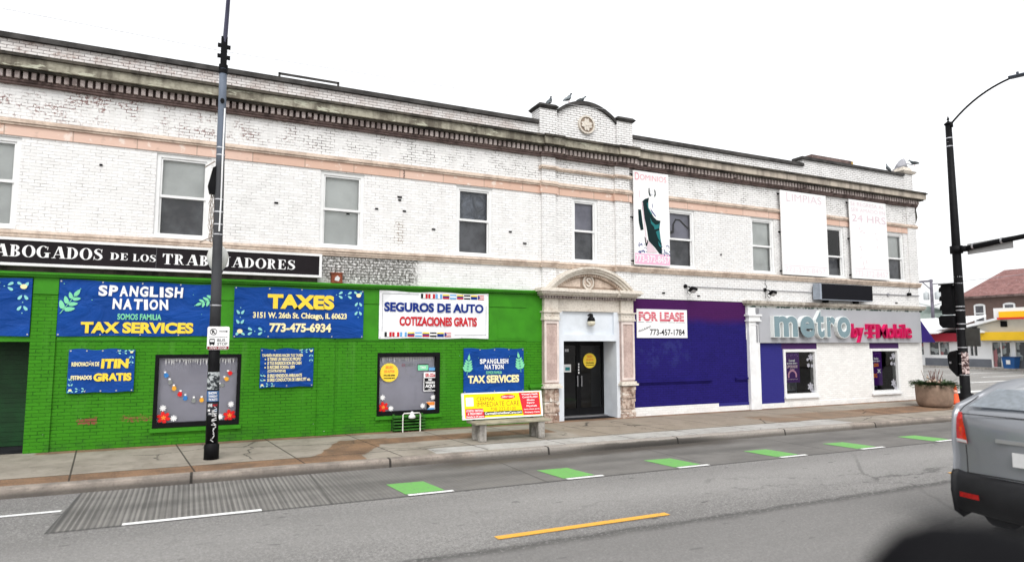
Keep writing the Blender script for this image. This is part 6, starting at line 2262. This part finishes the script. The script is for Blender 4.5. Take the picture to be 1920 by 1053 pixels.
mb2.build('rear_bumper', plain('black_bumper_plastic', (.012, .012, .014), .6, .3, .2, 6.), o, True)
m = MB()
for s_ in (1, -1):
    m.tube([wk(.02, s_ * .78, .80), wk(.03, s_ * .785, 1.0), wk(.03, s_ * .79, 1.13)], .006, 5)
    m.tube([wk(.12, s_ * .885, 1.53), wk(.22, s_ * .90, 1.575), wk(.5, s_ * .87, 1.70)], .006, 5)
m.tube([wk(-.005, y_, .80) for y_ in (-.78, -.4, 0, .4, .78)], .007, 5)
m.tube([wk(.10, y_, 1.50) for y_ in (-.86, -.4, 0, .4, .86)], .006, 5)
m.build('panel_seam', plain('dark_seam_rubber', (.02, .02, .02), .8, .1, .2, 5.), o)
m = MB(); m.tube([wk(.20, .02, 1.575), wk(.30, -.2, 1.625), wk(.38, -.52, 1.645)], .012, 6); m.build('rear_wiper', plain('black_wiper', (.012, .012, .012), .7, .2, .2, 5.), o)
m = MB()
for s_ in (1, -1):
    m.p([wk(-.075, s_ * .62, .50), wk(-.04, s_ * .86, .50), wk(-.04, s_ * .86, .56), wk(-.075, s_ * .62, .56)], [(0, 1, 2, 3), (3, 2, 1, 0)])
m.build('reflector', TL, o)
m = MB(); m.box(XR0 - .0, XR0 + .02, YC - .27, YC + .27, .95 + ZG, 1.11 + ZG); m.build('number_plate', C['dimwhite'], o)
m = MB(); m.box(XR0 + .02, XR0 + .06, YC - .45, YC + .45, 1.20 + ZG, 1.24 + ZG); m.build('hatch_trim', M['steel'], o)
for x in (.95, 3.95):
    for s in (1, -1):
        OFFW = (XR0 + x, YC + s * .88)
        m = MB(); m.M = Matrix.Translation((OFFW[0], OFFW[1], .37 + ZG)) @ Matrix.Rotation(R(90), 4, 'X')
        r, wd = .37, .24
        m.lathe([(r * .62, -wd / 2), (r * .93, -wd / 2), (r, -wd / 2 + .03), (r, wd / 2 - .03), (r * .93, wd / 2), (r * .62, wd / 2)], (0, 0, 0), 28)
        t = m.build('wheel', plain('tyre_rubber', (.016, .016, .017), .8, .2, .2, 6.), o, True)
        m = MB(); m.M = Matrix.Translation((OFFW[0], OFFW[1] + s * .08, .37 + ZG)) @ Matrix.Rotation(R(90), 4, 'X')
        m.lathe([(.03, -.03), (r * .2, -.035), (r * .62, -.03), (r * .64, .03), (r * .2, .035), (.03, .03)], (0, 0, 0), 20)
        m.build('rim', M['steel'], t, True)

# the lorry the picture is taken from: its door and wing mirror, close by at the lower right
o = thing('truck_door', 'black truck door with a large rounded wing mirror, closest of all at the bottom right', 'truck', (.6, -15.75, .9))
TK = plain('black_truck_plastic', (.003, .003, .004), .9, .03, .2, 3.)
TKG = plain('satin_black_plastic', (.003, .003, .004), .7, .09, .3, 20.)
m = MB(); m.loft([[(-.6, -16.06, .75), (1.0, -16.06, .75), (1.0, -15.98, .75), (-.6, -15.98, .75)], [(-.6, -16.05, 1.3), (1.0, -16.05, 1.3), (1.0, -15.93, 1.3), (-.6, -15.93, 1.3)], [(-.6, -16.06, 1.80), (.8, -16.06, 1.80), (.8, -15.98, 1.80), (-.6, -15.98, 1.80)]])
m.build('door_panel', TK, o, bevel=.02)
m = MB(); m.box(-.2, .0, -15.92, -15.90, 1.45, 1.49); m.build('handle', M['steel'], o)
MC = Vector((.622, -15.846, 2.004))
ax = Vector((-.904, .427, 0))
nrm = Vector((.427, .904, 0))
m = MB()
rings = []
for u, sc_ in ((-.28, .35), (-.26, .62), (-.20, .85), (-.10, .97), (-.02, 1.), (.05, .93), (.10, .78), (.14, .52), (.155, .28)):
    u *= .65
    rings.append([tuple(MC + ax * u + nrm * (.055 * sc_ * math.cos(2 * math.pi * k / 20)) + Vector((0, 0, (.100 + .06 * u) * sc_ * math.sin(2 * math.pi * k / 20) + .16 * u))) for k in range(20)])
m.loft(rings)
mm_ = m.build('wing_mirror', TKG, o, True)
m = MB(); m.quad(*[tuple(MC + ax * a - nrm * .058 + Vector((0, 0, b))) for a, b in ((-.13, -.085), (.04, -.085), (.04, .0), (-.13, .0))]); m.build('mirror_glass', M['steel'], mm_)
m = MB(); m.tube([tuple(MC - Vector((0, 0, .05))), tuple(MC + Vector((-.04, -.06, -.10))), (.55, -16.0, 1.74)], .022, 10); m.build('mirror_arm', TK, o, True)

# ------------------------------------------------------------------ across the side street
# petrol station shop
GX = 62.
o = thing('petrol_station', 'white petrol station shop with yellow and red fascias across the side street', 'petrol station', (GX + 4, 18, -.05))
GW = plain('white_render_wall', (.72, .73, .74), .7, .2, .06, .6)
mb = MB()
gh = [(25.0, 26.4, .95, 2.2), (22.9, 24.6, .95, 2.2), (20.55, 22.5, .95, 2.2), (18.15, 18.9, .95, 2.2), (15.55, 17.1, 0., 2.2), (13.6, 15.3, .3, 2.2), (10.5, 12.0, .3, 2.2)]
# wall built in the x plane: use y as the running axis
xs = sorted({8., 34.} | {q for h in gh for q in h[:2]}); zs = sorted({-.05, 2.9} | {q for h in gh for q in h[2:4]})
for i in range(len(xs) - 1):
    for j in range(len(zs) - 1):
        a, b, c, d = xs[i], xs[i + 1], zs[j], zs[j + 1]
        if any(h[0] < (a + b) / 2 < h[1] and h[2] < (c + d) / 2 < h[3] for h in gh):
            continue
        mb.p([(GX, a, c), (GX, b, c), (GX, b, d), (GX, a, d)], [(3, 2, 1, 0)])
mb.box(GX + .3, GX + 9, 8.05, 33.9, -.05, 2.88)
mb.build('wall', GW, o)
mb = MB()
for h in gh:
    for (a, b, c, d) in ((h[0], h[0] + .08, h[2], h[3]), (h[1] - .08, h[1], h[2], h[3]), ((h[0] + h[1]) / 2 - .04, (h[0] + h[1]) / 2 + .04, h[2], h[3]), (h[0], h[1], h[3] - .06, h[3])):
        mb.box(GX - .03, GX + .1, a, b, c, d)
mb.build('window_surround', M['white_frame'], o)
gm = NT('cluttered_shop_glass', .15, .5)
v = gm.t.nodes.new('ShaderNodeTexVoronoi'); v.distance = 'CHEBYCHEV'; gm.put(v.inputs['Vector'], gm.scale(gm.pos(), 1., 2.4, 2.)); v.inputs['Scale'].default_value = 1.3
sx, sy_, sz_ = gm.sep(v.outputs['Color'])
c = gm.mix(gm.step(sx, .35, .9), (.05, .055, .06), (.30, .33, .33)); c = gm.mix(gm.step(sy_, .90, .91), c, (.30, .12, .13)); gm.col(c)
for h in gh:
    mb = MB()
    mb.p([(GX + .12, h[0], h[2]), (GX + .12, h[1], h[2]), (GX + .12, h[1], h[3]), (GX + .12, h[0], h[3])], [(3, 2, 1, 0)])
    mb.build('window', gm.m, o)
mb = MB(); mb.box(GX - .04, GX + .02, 8., 15.5, -.05, .62); mb.box(GX - .04, GX + .02, 17.15, 22.9, -.05, .66); mb.build('grey_base', plain('slate_grey_base', (.13, .14, .16), .7, .2, .1, 2.), o)
mb = MB(); mb.box(GX - .5, GX - .001, 19.7, 27.5, 2.2, 2.95); mb.build('red_fascia', plain('red_fascia_panel', (.36, .015, .035), .5, .3, .1, 1.), o)
mb = MB(); mb.box(GX - .6, GX - .001, 8., 17.9, 2.30, 3.02); mb.build('yellow_fascia', plain('yellow_fascia_panel', (.80, .50, .02), .5, .3, .06, 1.), o)
mb = MB()
# low white roof with broad eaves and the cream gable over the entrance
def roofslab(m, pts, th):
    m.p([(a, b, c) for a, b, c in pts] + [(a, b, c + th) for a, b, c in pts], [(0, 1, 2, 3), (7, 6, 5, 4), (0, 4, 5, 1), (1, 5, 6, 2), (2, 6, 7, 3), (3, 7, 4, 0)])
roofslab(mb, [(GX - 1.2, 17.2, 2.95), (GX - 1.2, 19.6, 3.45), (GX + 9, 19.6, 3.45), (GX + 9, 17.2, 2.95)], .16)
roofslab(mb, [(GX - 1.2, 19.61, 3.45), (GX - 1.2, 23.2, 2.75), (GX + 9, 23.2, 2.75), (GX + 9, 19.61, 3.45)], .16)
roofslab(mb, [(GX - 1.6, 20.6, 2.92), (GX - 1.6, 26.2, 2.70), (GX + 6, 29., 4.35), (GX + 6, 20.6, 4.6)], .14)
roofslab(mb, [(GX - .9, 10.5, 3.35), (GX - .9, 14.5, 4.40), (GX + 9, 14.5, 4.40), (GX + 9, 10.5, 3.35)], .2)
roofslab(mb, [(GX - .9, 14.501, 4.40), (GX - .9, 19.2, 3.30), (GX + 9, 19.2, 3.30), (GX + 9, 14.501, 4.40)], .2)
mb.build('roof', plain('white_metal_roof', (.78, .79, .80), .5, .3, .04, .8), o)
mb = MB(); mb.prism([(10.6, 2.9), (18.0, 2.9), (18.0, 3.55), (14.5, 4.40), (10.6, 3.36)][::-1], GX - .25, GX + 8, 'x'); mb.build('gable', plain('cream_gable_board', (.60, .57, .50), .7, .2, .1, 1.), o)
mb = MB(); mb.box(GX - .32, GX - .251, 15.6, 16.1, 3.45, 3.95); mb.build('vent', M['matt_black'], o)

o = thing('station_canopy', 'flat pump canopy with a yellow and red band beside the petrol shop', 'canopy', (55, 8, -.15))
mb = MB(); mb.box(54.2, 60., 0.5, 12.6, 4.0, 4.72); mb.build('canopy_roof', plain('white_canopy_panel', (.80, .80, .80), .5, .3, .03, 1.), o)
mb = MB(); mb.box(54.1, 54.199, 0.4, 12.2, 4.0, 4.45); mb.build('yellow_band', plain('bright_yellow_panel', (.88, .50, .01), .45, .3, .04, 1.), o)
mb = MB(); mb.box(54.02, 54.199, 0.4, 12.3, 3.86, 3.999); mb.build('red_band', plain('bright_red_panel', (.60, .03, .02), .45, .3, .04, 1.), o)
mb = MB()
for y in (3., 8.):
    mb.box(57., 57.3, y, y + .3, -.15, 4.05)
mb.build('column', M['white_paint'], o)

# brick house with a long shingle roof
HX = 74.
o = thing('brick_house', 'dark brick house with a reddish shingle roof and white arched windows behind the petrol station', 'house', (HX + 5, 16, -.15))
hb = brick('dark_brown_brick', (.15, .095, .08), (.10, .085, .075), groove=.5, grime=.4)
YE = 26.1
mb = MB(); mb.box(HX, HX + 11, -6., YE, -.15, 6.85); mb.build('wall', hb, o)
mb = MB()
RZ, RX_ = 10.0, 4.6
A_, B__, C_, D_ = (HX - .4, -6., 6.95), (HX - .4, YE + .4, 6.95), (HX + 11.4, YE + .4, 6.95), (HX + 11.4, -6., 6.95)
E1, E2 = (HX + 5.2, YE - 1.6, RZ), (HX + 5.2, -6., RZ)
mb.p([A_, B__, C_, D_, E1, E2], [(1, 0, 5, 4), (2, 1, 4), (3, 2, 4, 5), (0, 1, 2, 3)])
sm = NT('reddish_shingles', .85, .2); n1 = sm.noise(1.6, 5, .6, sm.scale(sm.pos(), 1., 1., 3.)); c = sm.mix(sm.step(n1, .35, .65), (.26, .135, .125), (.17, .085, .08)); c = sm.mix(sm.step(sm.noise(5., 3, .6), .55, .75), c, (.36, .25, .24)); sm.col(c)
mb.build('roof', sm.m, o)
mb = MB(); mb.box(HX - .5, HX - .38, -6., YE + .5, 6.75, 6.97); mb.build('gutter', M['brown_trim'], o)
for y, z0, z1 in ((23.9, 4.2, 6.1), (21.1, 4.2, 6.1), (18.6, 4.2, 6.15), (16.2, 4.2, 6.2)):
    a, b = y - .05, y + 1.05
    m = MB()
    arc_ = [((a + b) / 2 + .55 * math.cos(R(t)), z1 - .15 + .2 * math.sin(R(t))) for t in range(0, 181, 20)]
    m.prism([(a, z0), (b, z0)] + arc_, HX - .08, HX + .02, 'x')
    f = m.build('window', M['white_frame'], o)
    m = MB(); m.p([(HX - .085, a + .16, z0 + .14), (HX - .085, b - .16, z0 + .14), (HX - .085, b - .16, (z0 + z1) / 2 - .05), (HX - .085, a + .16, (z0 + z1) / 2 - .05), (HX - .085, a + .16, (z0 + z1) / 2 + .05), (HX - .085, b - .16, (z0 + z1) / 2 + .05), (HX - .085, b - .16, z1 - .17), (HX - .085, a + .16, z1 - .17)], [(3, 2, 1, 0), (7, 6, 5, 4)])
    m.build('pane', plain('dim_window_pane', (.09, .09, .10), .15, .5, .4, 1.5), f)
o = MB(); o.box(HX - 2.2, HX - .6, 21.4, 24.2, 3.3, 3.5); q = o.build('porch_roof', M['white_paint'], None, origin=(HX - 1.4, 22.8, 3.3)); tag(q, 'small white porch roof against the dark brick house', 'porch')
m = MB()
for y in (21.45, 24.1):
    m.box(HX - 2.15, HX - 2.05, y, y + .1, -.15, 3.3)
m.build('post', M['white_paint'], q)

# grey-green frame house, left of the signal pole
o = thing('frame_house', 'grey-green wooden house with a steep gable far off beside the corner', 'house', (80, 33, -.15))
gg = plain('grey_green_siding', (.34, .40, .37), .7, .2, .12, 1.2)
mb = MB(); mb.box(80, 90, 31.0, 38., -.15, 5.6); mb.prism([(31.0, 5.6), (38., 5.6), (34.5, 6.7)][::-1], 82., 90, 'x'); mb.build('wall', gg, o)
mb = MB(); roofslab(mb, [(79.7, 30.6, 5.61), (79.7, 34.5, 6.8), (91, 34.5, 6.8), (91, 30.6, 5.61)], .15); roofslab(mb, [(79.7, 29.2, 4.6), (79.7, 30.9, 5.6), (84, 30.9, 5.6), (84, 29.2, 4.6)], .12); mb.build('roof', plain('pale_roof_edge', (.55, .57, .56), .7, .2, .1, 1.), o)
mb = MB()
for y in (31.6, 32.8, 34.0):
    mb.box(79.95, 79.999, y, y + .6, 4.0, 5.0)
mb.build('window', plain('pale_window', (.62, .66, .66), .4, .4, .2, 2.), o)
mb = MB(); mb.box(79.9, 79.949, 31.1, 31.4, 4.0, 5.0); mb.box(79.9, 79.949, 32.3, 32.7, 4.0, 4.8); mb.build('meter', M['matt_black'], o)
o = thing('pale_house', 'pale house with a white porch gable between the corner shop and the signal pole', 'house', (76, 28.5, -.15))
mb = MB(); mb.box(76, 79, 27.2, 32.5, -.15, 4.3); mb.prism([(27., 4.3), (30.6, 4.3), (28.8, 5.6)][::-1], 76., 79.5, 'x'); mb.build('wall', plain('pale_blue_siding', (.66, .71, .72), .7, .2, .08, 1.), o)
mb = MB(); roofslab(mb, [(75.7, 26.6, 4.1), (75.7, 28.8, 5.62), (79.5, 28.8, 5.62), (79.5, 26.6, 4.1)], .15); mb.build('roof', M['white_paint'], o)
mb = MB(); mb.box(75.97, 75.999, 28., 28.6, 3.1, 4.0); mb.box(75.97, 75.999, 29.4, 30., 3.1, 4.0); mb.build('window', plain('grey_window', (.25, .30, .32), .3, .4, .2, 2.), o)

o = thing('utility_pole', 'wooden utility pole with crossarm and two transformers beyond the building corner', 'utility pole', (70, 26.9, -.15))
WP = plain('grey_purple_timber', (.13, .12, .15), .8, .2, .3, 2.)
mb = MB(); mb.tube([(70, 26.9, -.15), (70, 26.85, 8.8)], [.2, .14], 10); mb.build('pole', WP, o, True)
mb = MB(); mb.box(69.9, 70.1, 26.7, 28.2, 8.55, 8.72); mb.tube([(70, 27.8, 8.6), (70, 26.9, 7.7)], .05, 6); mb.tube([(70, 26.9, 8.25), (70, 26.2, 8.3), (70, 26.0, 8.2)], .05, 6); mb.tube([(70, 26.9, 5.9), (70, 26., 6.2)], .03, 6); mb.build('crossarm', WP, o)
for y in (27.45, 26.25):
    mb = MB(); mb.lathe([(.24, 0), (.27, .05), (.27, .7), (.2, .76), (.05, .8), (.05, .95)], (70, y, 6.65), 14); mb.build('transformer', plain('pale_grey_tank', (.42, .45, .46), .5, .3, .1, 3.), o, True)
m = MB(); m.tube([(70, 26.0, 8.3), (72, 22, 8.6), (76, 14, 9.4)], .02, 5); m.tube([(70, 28.1, 8.7), (66, 34, 8.9), (60, 44, 9.4)], .02, 5)
tag(m.build('overhead_wire', C['grey'], None, origin=(70, 27, 8.5)), 'thin overhead wire strung from the distant utility pole', 'wire')

o = thing('recycling_bin', 'blue recycling bin against the petrol station wall', 'bin', (GX - .6, 15.3, -.05))
m = MB(); m.loft([[(GX - .9, 14.95, -.05), (GX - .25, 14.95, -.05), (GX - .25, 15.75, -.05), (GX - .9, 15.75, -.05)], [(GX - 1., 14.85, .85), (GX - .15, 14.85, .85), (GX - .15, 15.85, .85), (GX - 1., 15.85, .85)]]); m.build('bin_body', plain('blue_bin_plastic', (.02, .10, .30), .5, .3, .1, 3.), o)
m = MB(); m.box(GX - 1.05, GX - .1, 14.8, 15.9, .851, .93); m.build('lid', plain('dark_blue_lid', (.01, .05, .16), .5, .3, .1, 3.), o)
m = MB(); m.p([(GX - .985, 15.2, .3), (GX - .995, 15.5, .3), (GX - 1.003, 15.5, .65), (GX - 1.003, 15.2, .65)], [(3, 2, 1, 0)]); m.build('sign', C['white'], o)
o = thing('trash_can', 'black wheeled trash can standing on the forecourt right of the blue bin', 'bin', (GX - 1., 12.4, -.05))
m = MB(); m.loft([[(GX - 1.2, 12.1, .1), (GX - .6, 12.1, .1), (GX - .6, 12.8, .1), (GX - 1.2, 12.8, .1)], [(GX - 1.3, 11.95, 1.0), (GX - .5, 11.95, 1.0), (GX - .5, 12.9, 1.0), (GX - 1.3, 12.9, 1.0)]]); m.build('can_body', M['matt_black'], o)
m = MB(); m.loft([[(GX - 1.35, 11.9, 1.001), (GX - .45, 11.9, 1.001), (GX - .45, 12.95, 1.001), (GX - 1.35, 12.95, 1.001)], [(GX - 1.2, 12.1, 1.3), (GX - .6, 12.1, 1.3), (GX - .6, 12.8, 1.3), (GX - 1.2, 12.8, 1.3)]]); m.build('hood', M['white_paint'], o)
for y in (12.15, 12.75):
    m = MB(); m.M = Matrix.Translation((GX - 1.1, y, .05)) @ Matrix.Rotation(R(90), 4, 'X'); m.lathe([(.10, -.03), (.10, .03)], (0, 0, 0), 12); m.build('wheel', M['black'], o)
o = MB(); o.box(GX - .12, GX - .05, 15.3 - 1.85, 15.3 - 1.2, .95, 2.15); q = o.build('phone_sign', C['darkpurple'], None, origin=(GX, 13.8, .95)); tag(q, 'tall dark purple sign on the petrol station wall beside the glass door', 'sign')
m = MB(); m.p([(GX - .125, 13.7, 1.2), (GX - .125, 13.85, 1.2), (GX - .125, 13.85, 1.9), (GX - .125, 13.7, 1.9)], [(3, 2, 1, 0)]); m.build('print', C['white'], q)
# bush and thin white post just past the corner
o = thing('corner_bush', 'dark rounded bush at the side wall just past the building corner', 'bush', (27.3, 3.2, 0))
rr = random.Random(31); m = MB()
for k in range(900):
    a, b = rr.uniform(0, 6.28), rr.uniform(-.2, 1.5)
    r = rr.uniform(.5, 1.) ** .5
    p = Vector((27.25 + .42 * r * math.cos(a) * math.cos(b), 3.2 + .42 * r * math.sin(a) * math.cos(b), .12 + .75 * r * max(0, math.sin(b)) + .2 * rr.random()))
    d1 = Vector((rr.uniform(-1, 1), rr.uniform(-1, 1), rr.uniform(-1, 1))) * .05; d2 = Vector((rr.uniform(-1, 1), rr.uniform(-1, 1), rr.uniform(-1, 1))) * .03
    m.p([tuple(p - d1), tuple(p + d2), tuple(p + d1), tuple(p - d2)], [(0, 1, 2, 3)])
m.build('crown', plain('dark_bush_leaves', (.028, .04, .022), .8, .2, .5, 9.), o)
m = MB(); m.tube([(27.25, 3.2, 0), (27.25, 3.2, .6)], .04, 6); m.build('stem', M['brown_trim'], o)
m = MB(); m.tube([(27.1, 2.3, 0), (26.95, 2.3, 2.3)], .035, 8)
tag(m.build('white_post', M['white_paint'], None, origin=(27.1, 2.3, 0)), 'thin white post holding the outer edge of the purple awning', 'post')
